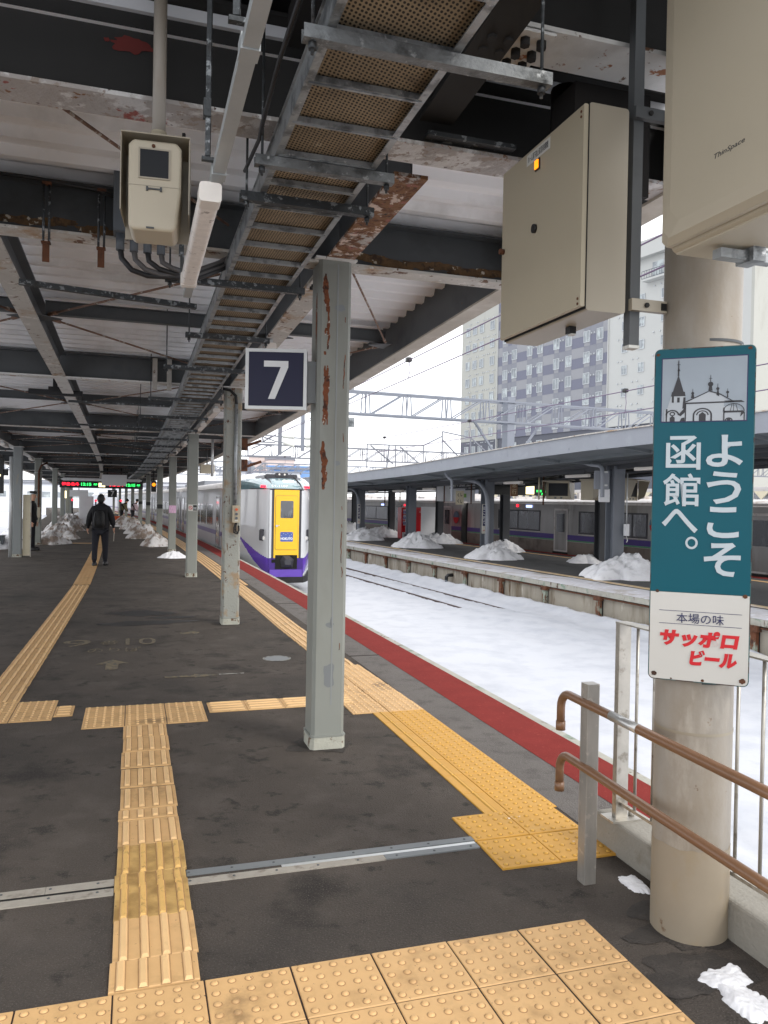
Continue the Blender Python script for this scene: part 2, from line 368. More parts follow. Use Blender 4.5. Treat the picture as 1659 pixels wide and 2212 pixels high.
def textmesh(s, ext=.001, res=3, fat=0.0):
    k = (s, ext, round(fat, 4))
    if k in _TXT: return _TXT[k]
    c = bpy.data.curves.new('lettering', 'FONT'); c.body = s; c.extrude = ext; c.offset = fat; c.align_x = 'LEFT'; c.resolution_u = res
    o = bpy.data.objects.new('lettering', c); COL.objects.link(o); bpy.context.view_layer.update()
    dg = bpy.context.evaluated_depsgraph_get(); me = bpy.data.meshes.new_from_object(o.evaluated_get(dg))
    vs = [v.co.copy() for v in me.vertices]; fs = [tuple(p.vertices) for p in me.polygons]
    bpy.data.objects.remove(o); bpy.data.curves.remove(c); bpy.data.meshes.remove(me)
    _TXT[k] = (vs, fs); return vs, fs
def put_text(mb, s, x, y, wd, ht, M_, shear=0.0, th=.001, fat=0.0):
    """lay text s into the box with lower left x,y and size wd,ht (ht None keeps aspect) on the plane M_ (x right, y up, z out)"""
    vs, fs = textmesh(s, fat=0.0)
    if fat: vs, fs = textmesh(s, fat=fat / max(wd / max(1e-6, max(v.x for v in vs) - min(v.x for v in vs)), 1e-6))
    x0 = min(v.x for v in vs); x1 = max(v.x for v in vs); y0 = min(v.y for v in vs); y1 = max(v.y for v in vs)
    sx = wd / (x1 - x0); sy = sx if ht is None else ht / (y1 - y0)
    offs = [(0, 0)]
    for ox, oy in offs:
        mb.add([M_ @ Vector((x + ox + (v.x - x0) * sx + shear * (v.y - y0) * sy, y + oy + (v.y - y0) * sy, v.z * (th / .001) + (ox + oy) * .02)) for v in vs], fs)
    return mb
def face_plane(loc, rz):
    """plane standing upright, looking along local -y: x right, y up, z towards the viewer"""
    return FM(Vector(loc), rz) @ Matrix.Rotation(PI / 2, 4, 'X')
def ellipsoid(mb, c, r, n=14, m_=9, M_=None, z0=-1.0):
    rings = []
    for i in range(m_ + 1):
        t = math.asin(max(-1, z0)) + (PI / 2 - math.asin(max(-1, z0))) * i / m_
        rings.append([Vector((c[0] + r[0] * max(math.cos(t), .02) * math.cos(2 * PI * j / n), c[1] + r[1] * max(math.cos(t), .02) * math.sin(2 * PI * j / n), c[2] + r[2] * math.sin(t))) for j in range(n)])
    if M_ is not None: rings = [[M_ @ v for v in q] for q in rings]
    return mb.loft(rings)
def fbm(x, y, z=0.0, o=4): return noise.fractal(Vector((x, y, z)), 1.0, 2.0, o)
# ------------------------------------------------------------------ the platform
def strip(mb, s0, s1, l0, l1, z0, z1=None, step=3.0):
    """a sheet (z1 None) or slab that follows the near platform"""
    k = max(1, int(math.ceil((s1 - s0) / step))); ss = [s0 + (s1 - s0) * i / k for i in range(k + 1)]
    L0 = l0 if callable(l0) else (lambda s: l0); L1 = l1 if callable(l1) else (lambda s: l1)
    if z1 is None:
        vs = [N(s, f(s), z0) for s in ss for f in (L0, L1)]
        return mb.add(vs, [(2 * i, 2 * i + 1, 2 * i + 3, 2 * i + 2) for i in range(k)])
    rings = [[N(s, L0(s), z0), N(s, L1(s), z0), N(s, L1(s), z1), N(s, L0(s), z1)] for s in ss]
    return mb.loft(rings, smooth=False)
LEFT_E = -6.1
mb = MB(); strip(mb, -1.78, 130, LEFT_E, 1.70, -1.6, 0.0); strip(mb, -14, -1.78, LEFT_E, 1.16, -1.6, 0.0)
platform = struct('platform', mb, 'asphalt')
m2 = MB(); strip(m2, -1.70, 130, 1.705, 1.80, -.22, -.01); strip(m2, -1.7, 130, 1.705, 1.74, -1.6, -.22)
struct('platform_edge_wall', m2, 'slab_edge')
m2 = MB(); strip(m2, -1.70, 130, 1.312, 1.705, .004); struct('red_edge_strip', m2, 'red_paint', platform)
m2 = MB(); strip(m2, -1.70, 130, .99, 1.311, .002); struct('pale_asphalt_strip', m2, 'asphalt_pale', platform)
# the strip of rougher asphalt between the yellow tiles and the red strip, with two transverse joints
m2 = MB()
for s_ in (2.95, 7.4, 11.5): m2.box(-.17, .17, -.012, .012, .002, .005, FM(N(s_, 1.15), NA(s_)))
struct('joint', m2, 'grout', platform)

# ------------------------------------------------------------------ snow field and far ground
def zsnow(x, y):
    P = Vector((x, y, 0)); d = P - _C; l = d.length - RAD
    v = P - OO; t = -v.x * math.sin(OH) + v.y * math.cos(OH); m_ = v.x * math.cos(OH) + v.y * math.sin(OH)
    z = -1.20 + .022 * fbm(x * .45, y * .45) + .005 * fbm(x * 2.1, y * 2.1)
    if l > 1.5:
        for c_, wd_ in ((2.7, .16), (3.8, .16)):
            z -= .05 * math.exp(-((l - c_) / wd_) ** 2)
        z += .10 * math.exp(-((l - 1.8) / .35) ** 2)
        if m_ < 0:
            z += (.18 + .07 * fbm(x * 1.3, y * 1.3, 3)) * math.exp(-((m_ + .05) / .42) ** 2)
            e = 1 / (1 + math.exp(-(t - 8.0 - 1.0 * fbm(x * .7, y * .7, 9)) * 2.2))
            e2 = 1 / (1 + math.exp(-(t - 7.6) * 2.2))
            for c_, ee in ((-2.05, e), (-.95, e2)):
                z -= ee * .13 * math.exp(-(((m_ - c_)) / .16) ** 4)
            if -2.9 < m_ < -.3: z += .06 * (1 - e) * math.sin(PI * (m_ + 2.9) / 2.6)
            if -2.7 < m_ < -.4: z += .03 * fbm(x * 3.7, y * 3.7, 5)
    return z
def grid(sa, sb, la, lb, ds, dl):
    ns_ = int((sb - sa) / ds); nl = int((lb - la) / dl); vs = []; fs = []
    for i in range(ns_ + 1):
        for j in range(nl + 1):
            p = N(sa + (sb - sa) * i / ns_, la + (lb - la) * j / nl); p.z = zsnow(p.x, p.y); vs.append(p)
    for i in range(ns_):
        for j in range(nl):
            a = i * (nl + 1) + j; fs.append((a, a + 1, a + nl + 2, a + nl + 1))
    return vs, fs
mb = MB(); mb.add(*grid(-9, 24, 1.18, 12.0, .16, .09), smooth=True); mb.add(*grid(24, 60, 1.6, 12.0, .35, .12), smooth=True); mb.add(*grid(60, 130, 1.6, 12.0, 2, .5), smooth=True)
mb.add(*grid(-6, 130, -22, -6.0, 1.0, .5), smooth=True)
struct('snow_field', mb, 'snow')
mb = MB(); n_ = 24
mb.add([(1500 * math.cos(2 * PI * i / n_), 1500 * math.sin(2 * PI * i / n_), -1.62) for i in range(n_)], [tuple(range(n_))])
struct('ground', mb, 'snow')

def rail_profile(mb, p0, p1):
    mb.bar(p0, p1, .065, .04, off=-.02); mb.bar(p0, p1, .016, .09, off=-.085); mb.bar(p0, p1, .125, .02, off=-.14)
tr = thing('railway_track', 'rusty rails half buried in snow beside the stained concrete platform wall', 'railway track', OP(0, -1.5, RAILZ))
for m_ in (-2.05, -.95):
    mb = MB()
    for t in range(-8, 64, 8): rail_profile(mb, OP(t, m_, RAILZ + .03), OP(t + 8, m_, RAILZ + .03))
    part('rail', mb, 'rail_steel', tr)
tr = thing('railway_track', 'track under the white express train, buried in snow in front of its nose', 'railway track', N(18, 3.28, -1.3))
for l in (2.745, 3.81):
    mb = MB()
    for s_ in range(16, 130, 6): rail_profile(mb, N(s_, l, -1.14), N(s_ + 6, l, -1.14))
    part('rail', mb, 'rail_steel', tr)

# ------------------------------------------------------------------ tactile tiles
mat('tile_hi', (224, 186, 134), .6, var=.05, vs_=9, layers=[((206, 170, 124), 30, .62, .1)])
mat('tile_hib', (216, 174, 104), .6, var=.06, vs_=9, layers=[((170, 134, 76), 26, .56, .1)])
mat('tile_hiy', (214, 164, 72), .6, var=.05, vs_=9, layers=[((150, 124, 72), 50, .62, .08)])
def dome(mb, x, y, z, r, h, n=10, flat=.5):
    a = [(x + r * math.cos(2 * PI * i / n), y + r * math.sin(2 * PI * i / n), z) for i in range(n)]
    b = [(x + r * .78 * math.cos(2 * PI * i / n), y + r * .78 * math.sin(2 * PI * i / n), z + h * .72) for i in range(n)]
    c = [(x + r * flat * math.cos(2 * PI * i / n), y + r * flat * math.sin(2 * PI * i / n), z + h) for i in range(n)]
    vs = a + b + c
    fs = [(i, (i + 1) % n, n + (i + 1) % n, n + i) for i in range(n)] + [(n + i, n + (i + 1) % n, 2 * n + (i + 1) % n, 2 * n + i) for i in range(n)]
    mb.add(vs, fs, True); b0 = len(mb.v) - len(vs); mb.f.append(tuple(b0 + 2 * n + i for i in range(n))); mb.sm.append(True)
def slab(mb, x0, x1, y0, y1, t, e=.003):
    vs = [(x0, y0, -.004), (x1, y0, -.004), (x1, y1, -.004), (x0, y1, -.004), (x0, y0, t - e), (x1, y0, t - e), (x1, y1, t - e), (x0, y1, t - e), (x0 + e, y0 + e, t), (x1 - e, y0 + e, t), (x1 - e, y1 - e, t), (x0 + e, y1 - e, t)]
    mb.add(vs, [(0, 1, 5, 4), (1, 2, 6, 5), (2, 3, 7, 6), (3, 0, 4, 7), (4, 5, 9, 8), (5, 6, 10, 9), (6, 7, 11, 10), (7, 4, 8, 11), (8, 9, 10, 11)])
def tile_dots(w_, d_, n=5, m_=5, r=.0115, h=.006, t=.007, seg=10, e=.003):
    mb = MB(); slab(mb, -w_ / 2, w_ / 2, -d_ / 2, d_ / 2, t, e)
    for i in range(n):
        for j in range(m_):
            x, y = -w_ / 2 + w_ * (i + .5) / n, -d_ / 2 + d_ * (j + .5) / m_
            if seg > 8: mb.add([(x + r * 1.32 * math.cos(2 * PI * q / 10), y - .001 + r * 1.32 * math.sin(2 * PI * q / 10), t + .0002) for q in range(10)], [tuple(range(10))])
            dome(mb, x, y, t + .0003, r, h, seg)
    return mb
def bump_bar(mb, x, y0, y1, t, wd=.03, h=.009):
    mb.add([(x - wd * .66, y0 - .004, t + .0002), (x + wd * .66, y0 - .004, t + .0002), (x + wd * .66, y1 + .004, t + .0002), (x - wd * .66, y1 + .004, t + .0002)], [(0, 1, 2, 3)]); t += .0003
    mb.add([(x - wd / 2, y0, t), (x + wd / 2, y0, t), (x + wd / 2, y1, t), (x - wd / 2, y1, t), (x - wd * .3, y0 + .01, t + h), (x + wd * .3, y0 + .01, t + h), (x + wd * .3, y1 - .01, t + h), (x - wd * .3, y1 - .01, t + h)],
           [(0, 1, 5, 4), (1, 2, 6, 5), (2, 3, 7, 6), (3, 0, 4, 7), (4, 5, 6, 7)])
def tile_bars(w_, d_, n=4, t=.007, wd=.03, mg=.018, h=.009):
    mb = MB(); slab(mb, -w_ / 2, w_ / 2, -d_ / 2, d_ / 2, t)
    for i in range(n): bump_bar(mb, -w_ / 2 + w_ * (i + .5) / n, -d_ / 2 + mg, d_ / 2 - mg, t, wd, h)
    return mb
G = .006
def two_tone(me, t, m2):
    me.materials.append(MATS[m2]); me.materials.append(MATS['tile_grime_y' if m2 == 'tile_hiy' else 'tile_grime'])
    for p in me.polygons:
        if abs(p.center.z - t - .0002) < .00008 and len(p.vertices) in (4, 10): p.material_index = 2
        elif p.center.z > t + .0004: p.material_index = 1
    return me
T_DOT = _mesh('tile', tile_dots(.3 - G, .3 - G, seg=14, r=.0125, h=.0065), 'tile_peach')
T_DOT_Y = _mesh('tile', tile_dots(.3 - .002, .3 - .002, r=.011, h=.0055), 'tile_yellow')
T_DOT_P = _mesh('tile', tile_dots(.3 - .006, .3 - .006, n=5, m_=5, r=.012, h=.007, seg=10), 'tile_peach')
T_LINE_Y = _mesh('tile', tile_bars(.133, .298, 1, wd=.022, mg=-.0, h=.005), 'tile_yellow')
T_LINE_P = _mesh('tile', tile_bars(.133, .298, 1, wd=.022, mg=-.0, h=.005), 'tile_peach')
T_BAR = _mesh('tile', tile_bars(.298, .312), 'tile_peach')
T_BAR_S = _mesh('tile', tile_bars(.298, .135), 'tile_peach')
T_BAR_B = _mesh('tile', tile_bars(.300, .296, mg=.004, t=.010, wd=.026), 'tile_brown')
T_BAR_BS = _mesh('tile', tile_bars(.300, .138, mg=.002, t=.011, wd=.026), 'tile_brown')
T_BAR_L = _mesh('tile', tile_bars(.302, .298, mg=.002, t=.010, wd=.028), 'tile_peach')
T_BAR_LS = _mesh('tile', tile_bars(.302, .176, mg=.002, t=.010, wd=.028), 'tile_peach')
T_BARX = _mesh('tile', tile_bars(.298, .298, 4, wd=.03), 'tile_peach')
T_EDGE = _mesh('tile', tile_bars(.298, .298, 4, wd=.03, mg=.004), 'tile_peach')
def paving(label, s_, l, group='tactile paving on the platform'):
    return thing('tactile_paving', label, 'tactile paving', N(s_, l), NA(s_), group)
def grout_bed(par, boxes):
    mb = MB()
    for x0, x1, y0, y1 in boxes: mb.box(x0, x1, y0, y1, -.003, .003)
    part('bed', mb, 'grout', par, local=True)

pv = paving('peach dotted tiles in a broad band across the bottom foreground', -2.507, -.709)
grout_bed(pv, [(-2.1, 1.2, -.9, 0)])
for i in range(-7, 4):
    for j in range(3): inst('tile', T_DOT, pv, (.3 * i + .15 + random.uniform(-.0008, .0008), -.3 * j - .15, random.uniform(0, .0012)), random.uniform(-.002, .002))

pv = paving('straight run of barred tiles leading away up the middle of the foreground', -.9, -1.17)
for me_, t_, m2_ in ((T_BAR, .007, 'tile_hi'), (T_BAR_S, .007, 'tile_hi'), (T_BARX, .007, 'tile_hi'), (T_EDGE, .007, 'tile_hi'), (T_DOT, .007, 'tile_peach'), (T_DOT_P, .007, 'tile_hi'), (T_BAR_B, .010, 'tile_hib'), (T_BAR_BS, .011, 'tile_hib'), (T_BAR_L, .010, 'tile_hi'), (T_BAR_LS, .010, 'tile_hi'), (T_DOT_Y, .007, 'tile_hiy'), (T_LINE_Y, .007, 'tile_hiy')): two_tone(me_, t_, m2_)
ys = [(.60, T_BAR), (.29, T_BAR), (-.03, T_BAR), (-.375, T_BAR), (-.71, T_BAR), (-.947, T_BAR_S), (-1.179, T_BAR), (-1.49, T_BAR_B), (-1.708, T_BAR_BS), (-1.885, T_BAR_B), (-2.17, T_BAR_L), (-2.412, T_BAR_LS)]
for k, (s_, me) in enumerate(ys): inst('tile', me, pv, (.004 * math.sin(k * 2.1), s_ + .9, .0015 * (k % 2)), .004 * math.sin(k * 3.3))

pv = paving('block of six dotted tiles at the head of the barred run', 1.06, -1.16)
for i in range(3):
    for j in range(2): inst('tile', T_DOT_P, pv, (-.3 + .3 * i, -.15 + .3 * j, 0))
pv = paving('dotted tiles at the left edge of the photo where the centre strip begins', 1.36, -2.1)
for i in range(-3, 1):
    for j in range(2): inst('tile', T_DOT_P, pv, (.12 + .3 * i, -.15 + .3 * j, 0))
inst('tile', T_BAR_S, pv, (.34, -.06, 0), PI / 2)
pv = paving('short row of barred tiles running right to the painted number 7 pillar', 1.15, -.68)
for k in range(4): inst('tile', T_BARX, pv, (.15 + .3 * k, 0, .0), PI / 2)

pv = paving('dotted yellow tiles in the corner beside the handrail post', -1.72, .66)
for i in (0, 1):
    inst('tile', T_DOT_Y, pv, (-.146 + .3 * i, .155, .002), .01); inst('tile', T_DOT_Y, pv, (-.146 + .3 * i, -.16, .004), -.012)
inst('tile', T_DOT_Y, pv, (.447, -.16, .001), -.012)
pv = paving('bright yellow edge tiles with a single raised line, behind the handrail', -.3, .76)
for k in range(7):
    s_ = -1.27 + .3 * k; inst('tile', T_DOT_Y, pv, (.08, s_ + .3, 0)); inst('tile', T_LINE_Y, pv, (-.138, s_ + .3, 0))
pv = paving('pale yellow edge tiles along the platform passing behind the number 7 pillar', 3, .76)
for k in range(6):
    s_ = .83 + .3 * k; inst('tile', T_DOT_P, pv, (.08 - .006 * k, s_ - 3, .0015))
    inst('tile', T_LINE_P if k > 2 else T_DOT_P, pv, (-.138 - .006 * k - (0.082 if k <= 2 else 0), s_ - 3, .0005))
for k in range(26):
    s_ = 2.63 + .3 * k; p = WM[pv.name].inverted() @ N(s_, .765 - min(k, 8) * .006)
    inst('tile', T_EDGE, pv, (p.x, p.y, 0), NA(s_) - NA(3)); 
mb = MB()
for q in range(5): strip(mb, 10.3, 126, lambda s, q=q: .55 + .085 * q - .0005 * s, lambda s, q=q: .61 + .085 * q - .0005 * s, .002, .011)
o = part('tile_strip', mb, 'tile_peach', pv); o['kind'] = 'stuff'
pv = paving('long strip of barred tiles up the middle of the platform that the walker follows', 5, -2.28)
for k in range(30):
    s_ = 1.83 + .3 * k; p = WM[pv.name].inverted() @ N(s_, -2.28 + .0045 * k)
    inst('tile', T_BAR, pv, (p.x, p.y, 0), NA(s_) - NA(5))
mb = MB()
for q in range(4): strip(mb, 10.83, 90, -2.285 + .075 * q, -2.235 + .075 * q, .002, .011)
strip(mb, 10.83, 90, -2.30, -1.99, -.002, .004)
mb.box(-1.6, 0, -.14, .14, 0, .008, FM(N(25.5, -2.3), NA(25)))
o = part('tile_strip', mb, 'tile_peach', pv); o['kind'] = 'stuff'

# expansion joint cover plates
ej = thing('expansion_joint', 'two long metal cover plates across the asphalt crossed by the barred tiles', 'expansion joint', N(-1.73, -.6), NA(0))
mat('plate_pale', (160, 154, 144), .7, .1, var=.1, vs_=12, bump=.4, bs=90, layers=[((128, 120, 110), 10, .56, .1)])
def plate(l0, l1, y0, y1, m_, h=.006, lift=0.0):
    mb = MB(); x0 = l0 + .6; x1 = l1 + .6; mb.box(x0, x1, y0, y1, -.003, h + lift); part('cover_plate', mb, m_, ej, local=True)
plate(-3.2, -1.6, .012, .070, 'plate_pale'); plate(-1.598, -1.325, .012, .070, 'plate_pale'); plate(-3.2, -1.325, -.070, -.014, 'plate_pale')
plate(-1.02, .38, .022, .07, 'grey_patch'); plate(-1.02, -.12, -.062, -.012, 'plate_pale'); plate(-.118, .36, -.058, -.012, 'grey_patch')
mb = MB(); mb.box(.0, .96, -.010, .018, -.002, .003); part('gasket', mb, 'alu', ej, local=True)
mb = MB(); mb.box(-2.6, -.42, -.013, .014, -.002, .002); part('gasket', mb, 'dark_gap', ej, local=True)
mb = MB()
for x in [-2.5 + .19 * i for i in range(19)]:
    if not -.75 < x < -.42:
        for y in (.045, -.036): dome(mb, x, y, .0065, .007, .003, 6)
o = part('screws', mb, 'steel_grey', ej, local=True); o['kind'] = 'stuff'

# worn paint on the asphalt
def flat_poly(mb, s_, l, pts, z=.004, rz=0.0):
    M_ = FM(N(s_, l, z), NA(s_) + rz); k = len(pts); return mb.add([M_ @ Vector((x, y, 0)) for x, y in pts], [tuple(range(k))])
AR = [(-.06, -.25), (.06, -.25), (.06, .02), (.17, .02), (0, .24), (-.17, .02), (-.06, .02)]
mk = thing('floor_marking', 'worn yellow lettering and arrow painted on the asphalt between the tile strips', 'floor marking', N(4, -1.45), NA(4))
Mf = FM(N(4.0, -1.45, .004), NA(4))
mb = MB(); put_text(mb, '9', -.56, .13, .30, .42, Mf, th=.0002); put_text(mb, '10', .12, .13, .34, .42, Mf, th=.0002); part('lettering', mb, 'faded_paint', mk)
mb = MB(); put_text(mb, 'のりば', -.27, -.28, .56, .26, Mf, th=.0002); put_text(mb, '番', -.16, .2, .2, .24, Mf, th=.0002); part('lettering', mb, 'faded_paint', mk)
mb = MB(); flat_poly(mb, 3.05, -1.45, AR); part('arrow', mb, 'faded_paint', mk)
mk = thing('floor_marking', 'faint yellow arrow on the asphalt in front of the pillar with the push button box', 'floor marking', N(4.8, -.56), NA(4))
mb = MB(); flat_poly(mb, 4.82, -.56, [(y * .5, x * .9) for x, y in AR], rz=.3); part('arrow', mb, 'faded_paint', mk)
mk = thing('floor_marking', 'faint white and yellow arrow on the asphalt just left of the number 7 pillar', 'floor marking', N(2.34, -.6), NA(2))
mb = MB(); flat_poly(mb, 2.34, -.72, [(-y * .9, x * .6) if False else (y, x * .5) for x, y in [(a, b) for a, b in AR]], rz=0); part('arrow', mb, 'faded_paint', mk)
mb = MB(); flat_poly(mb, 2.36, -.45, [(-.02, -.02), (.22, -.015), (.22, .02), (-.02, .02)]); part('bar', mb, 'faded_white', mk)
mk = thing('manhole_cover', 'small round access cover set in the asphalt left of the edge tiles', 'manhole cover', N(3.0, .2), NA(3))
mb = MB()
for i in range(24):
    a, b = 2 * PI * i / 24, 2 * PI * (i + 1) / 24
    mb.add([(.13 * math.cos(a), .13 * math.sin(a), .004), (.15 * math.cos(a), .15 * math.sin(a), .004), (.15 * math.cos(b), .15 * math.sin(b), .004), (.13 * math.cos(b), .13 * math.sin(b), .004)], [(0, 1, 2, 3)])
part('rim', mb, 'faded_white', mk, local=True)
mb = MB(); mb.cyl(0, 0, -.003, .003, .13); part('lid', mb, 'grey_patch', mk, local=True)
# damp patches
def blotch(mb, s_, l, rx, ry, sd_, z=.003):
    n = 40; M_ = FM(N(s_, l, z), NA(s_)); vs = [M_ @ Vector((0, 0, 0))]
    for i in range(n):
        a = 2 * PI * i / n; q = 1 + .5 * fbm(math.cos(a) * 1.4 + sd_, math.sin(a) * 1.4, sd_) + .2 * fbm(math.cos(a) * 5, math.sin(a) * 5, sd_)
        vs.append(M_ @ Vector((rx * q * math.cos(a), ry * q * math.sin(a), 0)))
    return mb.add(vs, [(0, 1 + i, 1 + (i + 1) % n) for i in range(n)])
mat('damp', (50, 49, 49), .55, var=.1, vs_=3)
mb = MB(); blotch(mb, 6.7, -1.15, .42, .3, 2.2); blotch(mb, 5.75, -1.05, .5, .22, 5.7); blotch(mb, 6.2, -.7, .3, .1, 8.7)
struct('damp_patch', mb, 'damp', platform)
mat('stain_shadow', (58, 53, 49), .9, var=.12, vs_=5, bump=1.0, bs=110, layers=[((74, 68, 63), 9, .5, .15)])  # floor stain with contact shadow of the pillar and post feet painted in
mb = MB(); blotch(mb, .0, -.02, .24, .17, 21.0, .0025); blotch(mb, 5.5, 0, .22, .16, 22.5, .0025); blotch(mb, -1.95, .72, .16, .06, 23.3, .0025); blotch(mb, -2.62, .9, .26, .2, 24.3, .0025); blotch(mb, -2.95, .72, .2, .13, 25.3, .0025); struct('floor_stain_shadow', mb, 'stain_shadow', platform)

# ------------------------------------------------------------------ kerb, barrier, handrail
mb = MB(); mb.rbox(.955, 1.155, -9.0, -1.86, -.02, .155, .012, 'y', 2); mb.xf(FM(P0, TH))
kb = solo('concrete_kerb', mb, 'concrete', 'rough concrete kerb on the platform edge under the steel barrier', 'kerb', N(-2.2, 1.05))
br = thing('barrier_fence', 'stainless barrier with thin upright bars on the kerb behind the round pillar', 'barrier', N(-1.93, 1.005, .155), NA(0))
def bx(mb, x0, x1, y0, y1, z0, z1): return mb.box(x0, x1, y0, y1, z0, z1)
PY = [-.05, -1.62, -3.2]
for y in PY:
    mb = MB(); bx(mb, -.03, .035, y - .016, y + .016, .008, .95); part('post', mb, 'barrier_steel', br, local=True)
    mb = MB(); bx(mb, -.07, .095, y - .055, y + .055, 0, .009); mb.cyl(.065, y - .005, .009, .032, .014, 6); mb.cyl(.065, y - .005, .03, .042, .008, 8); part('base_plate', mb, 'barrier_steel', br, local=True)
mb = MB(); bx(mb, -.03, .035, -3.3, -.03, .95, .957); part('top_rail', mb, 'barrier_steel', br, local=True)
mb = MB(); bx(mb, -.008, .008, -3.3, -.05, .07, .085); part('bottom_rail', mb, 'barrier_steel', br, local=True)
for k in range(24):
    y = -.17 - .13 * k
    if min(abs(y - q) for q in PY) > .03:
        mb = MB(); mb.tube([(0, y, .08), (0, y, .952)], .0075, 6); part('bar', mb, 'barrier_steel', br, local=True)

hp = Vector((.93, 3.485, 0)); hq = Vector((1.25, 2.30, 0)); hd_ = (hq - hp).normalized()
hr = thing('handrail', 'brown double handrail with hooked ends on a square steel post', 'handrail', hp, TH)
for zz, nm in ((.80, 'upper'), (.515, 'lower')):
    a = hp - hd_ * .13 + Vector((-.03, 0, zz)); pts = []
    off = Vector((-.028, 0, 0))
    st = a - hd_ * .075
    for q in range(7):
        t = PI / 2 * q / 6
        pts.append(Vector((0, 0, 0)) + (a - hd_ * .075 * math.sin(PI / 2 - t) * 1.0 + Vector((0, 0, -.075 + .075 * math.sin(t)))))
    pts = [pts[0] + Vector((0, 0, -.075))] + pts
    pts += [a + hd_ * k * .3 for k in range(1, 6)]
    mb = MB(); mb.tube(pts, .0195, 16); part('rail', mb, 'handrail', hr)
    mb = MB(); mb.tube([pts[0] + Vector((0, 0, -.03)), pts[0] + Vector((0, 0, .012))], .0225, 16); part('end_cap', mb, 'handrail', hr)
    mb = MB(); b0 = hp + Vector((0, 0, zz - .03)); c0 = b0 - hd_ * .07
    mb.bar(b0, c0, .02, .006); mb.bar(c0, c0 + Vector((0, 0, .03)), .02, .006, up=hd_); mb.add([b0 + Vector((0, 0, -.003)), b0 + Vector((0, 0, -.04)), c0 + Vector((0, 0, -.003)), b0 + Vector((.004, 0, -.003)), b0 + Vector((.004, 0, -.04)), c0 + Vector((.004, 0, -.003))], [(0, 1, 2), (3, 5, 4), (0, 2, 5, 3), (1, 4, 5, 2)])
    part('bracket', mb, 'stainless', hr)
    if zz > .7:
        mb = MB(); mb.tube([a + hd_ * .36, a + hd_ * .56], .0203, 16); part('sleeve', mb, 'tape', hr)
mb = MB(); mb.rbox(-.03, .03, -.03, .03, 0, .885, .004, 'z', 2); part('post', mb, 'stainless', hr, local=True)

# ------------------------------------------------------------------ snow lying about
def snow_pile(name, loc, rx, ry, h, seed, m_, label, group=None, cat='snow pile', n=64, k=24, rz=None):
    rng = random.Random(seed); vs = []; a0 = rng.uniform(0, 9); pw = rng.uniform(.9, 1.25)
    for i in range(k + 1):
        t = i / k
        for j in range(n):
            a = 2 * PI * j / n; cx, cy = math.cos(a), math.sin(a)
            q = 1 + .42 * fbm(cx * 1.1 + a0, cy * 1.1, seed) + .14 * fbm(cx * 3 + a0, cy * 3, seed)
            rr = t * q
            prof = (1 - t ** (2.1 * pw)) ** .85 * (1 - .12 * t)
            x, y = rx * rr * cx, ry * rr * cy
            z = h * prof * (.97 + .20 * fbm(x * 1.5 / max(rx, .01) + a0, y * 1.5 / max(ry, .01), seed + 3) - .30 * t)
            nz = (.15 * abs(noise.noise(Vector((x * 4 / rx, y * 4 / ry, seed)))) + .15 * noise.cell(Vector((x * 5.2 / rx + .6 * noise.noise(Vector((x * 5, y * 5, 1))), y * 5.2 / ry + .6 * noise.noise(Vector((x * 5, y * 5, 7))), seed))) + .07 * noise.noise(Vector((x * 11 / rx, y * 11 / ry, seed)))) * h * (1 - t ** 5)
            vs.append(Vector((x + nz * .5, y - nz * .4, max(z + nz, -.02) if i < k else -.03)))
    fs = [(i * n + j, i * n + (j + 1) % n, (i + 1) * n + (j + 1) % n, (i + 1) * n + j) for i in range(k) for j in range(n)]
    mb = MB(); mb.add(vs, fs, True); o = part(name, mb, m_, None, local=True)
    o.location = loc; o.rotation_euler = (0, 0, rng.uniform(0, 6) if rz is None else rz); WM[o.name] = FM(Vector(loc), o.rotation_euler.z)
    return tag(o, label, cat, group)
def snow_patch(loc, rx, ry, h, seed, label, rz=0.0):
    """thin half-melted crust of snow with a ragged outline"""
    n = 120; k = 22; vs = []
    for i in range(k + 1):
        t = i / k
        for j in range(n):
            a = 2 * PI * j / n; cx, cy = math.cos(a), math.sin(a)
            q = 1 + .40 * fbm(cx * 1.1 + seed, cy * 1.1, seed) + .10 * fbm(cx * 5 + seed, cy * 5, seed)
            q = max(q, .3); x, y = rx * t * q * cx, ry * t * q * cy
            z = h * (1 - t ** 6) * (.60 + .5 * noise.noise(Vector((x * 14, y * 14, seed))) + .16 * noise.noise(Vector((x * 60, y * 60, seed))))
            vs.append(Vector((x, y, max(z, .001) if i < k else -.004)))
    fs = [(i * n + j, i * n + (j + 1) % n, (i + 1) * n + (j + 1) % n, (i + 1) * n + j) for i in range(k) for j in range(n)]
    mb = MB(); mb.add(vs, fs, True); o = part('snow_patch', mb, 'snow_pile', None, local=True)
    o.location = loc; o.rotation_euler = (0, 0, rz); WM[o.name] = FM(Vector(loc), rz)
    return tag(o, label, 'snow patch', 'half-melted snow patches by the round pillar')
snow_patch((1.135, 3.47, 0), .055, .095, .022, 3.3, 'small patch of snow against the kerb, left of the round pillar foot', .3)
snow_patch((1.245, 2.78, 0), .10, .065, .026, 1.7, 'ragged crust of snow at the right foot of the round pillar', .5)
snow_patch((1.265, 2.64, 0), .075, .10, .026, 9.2, 'snow crust running off the lower right corner of the photo', .2)
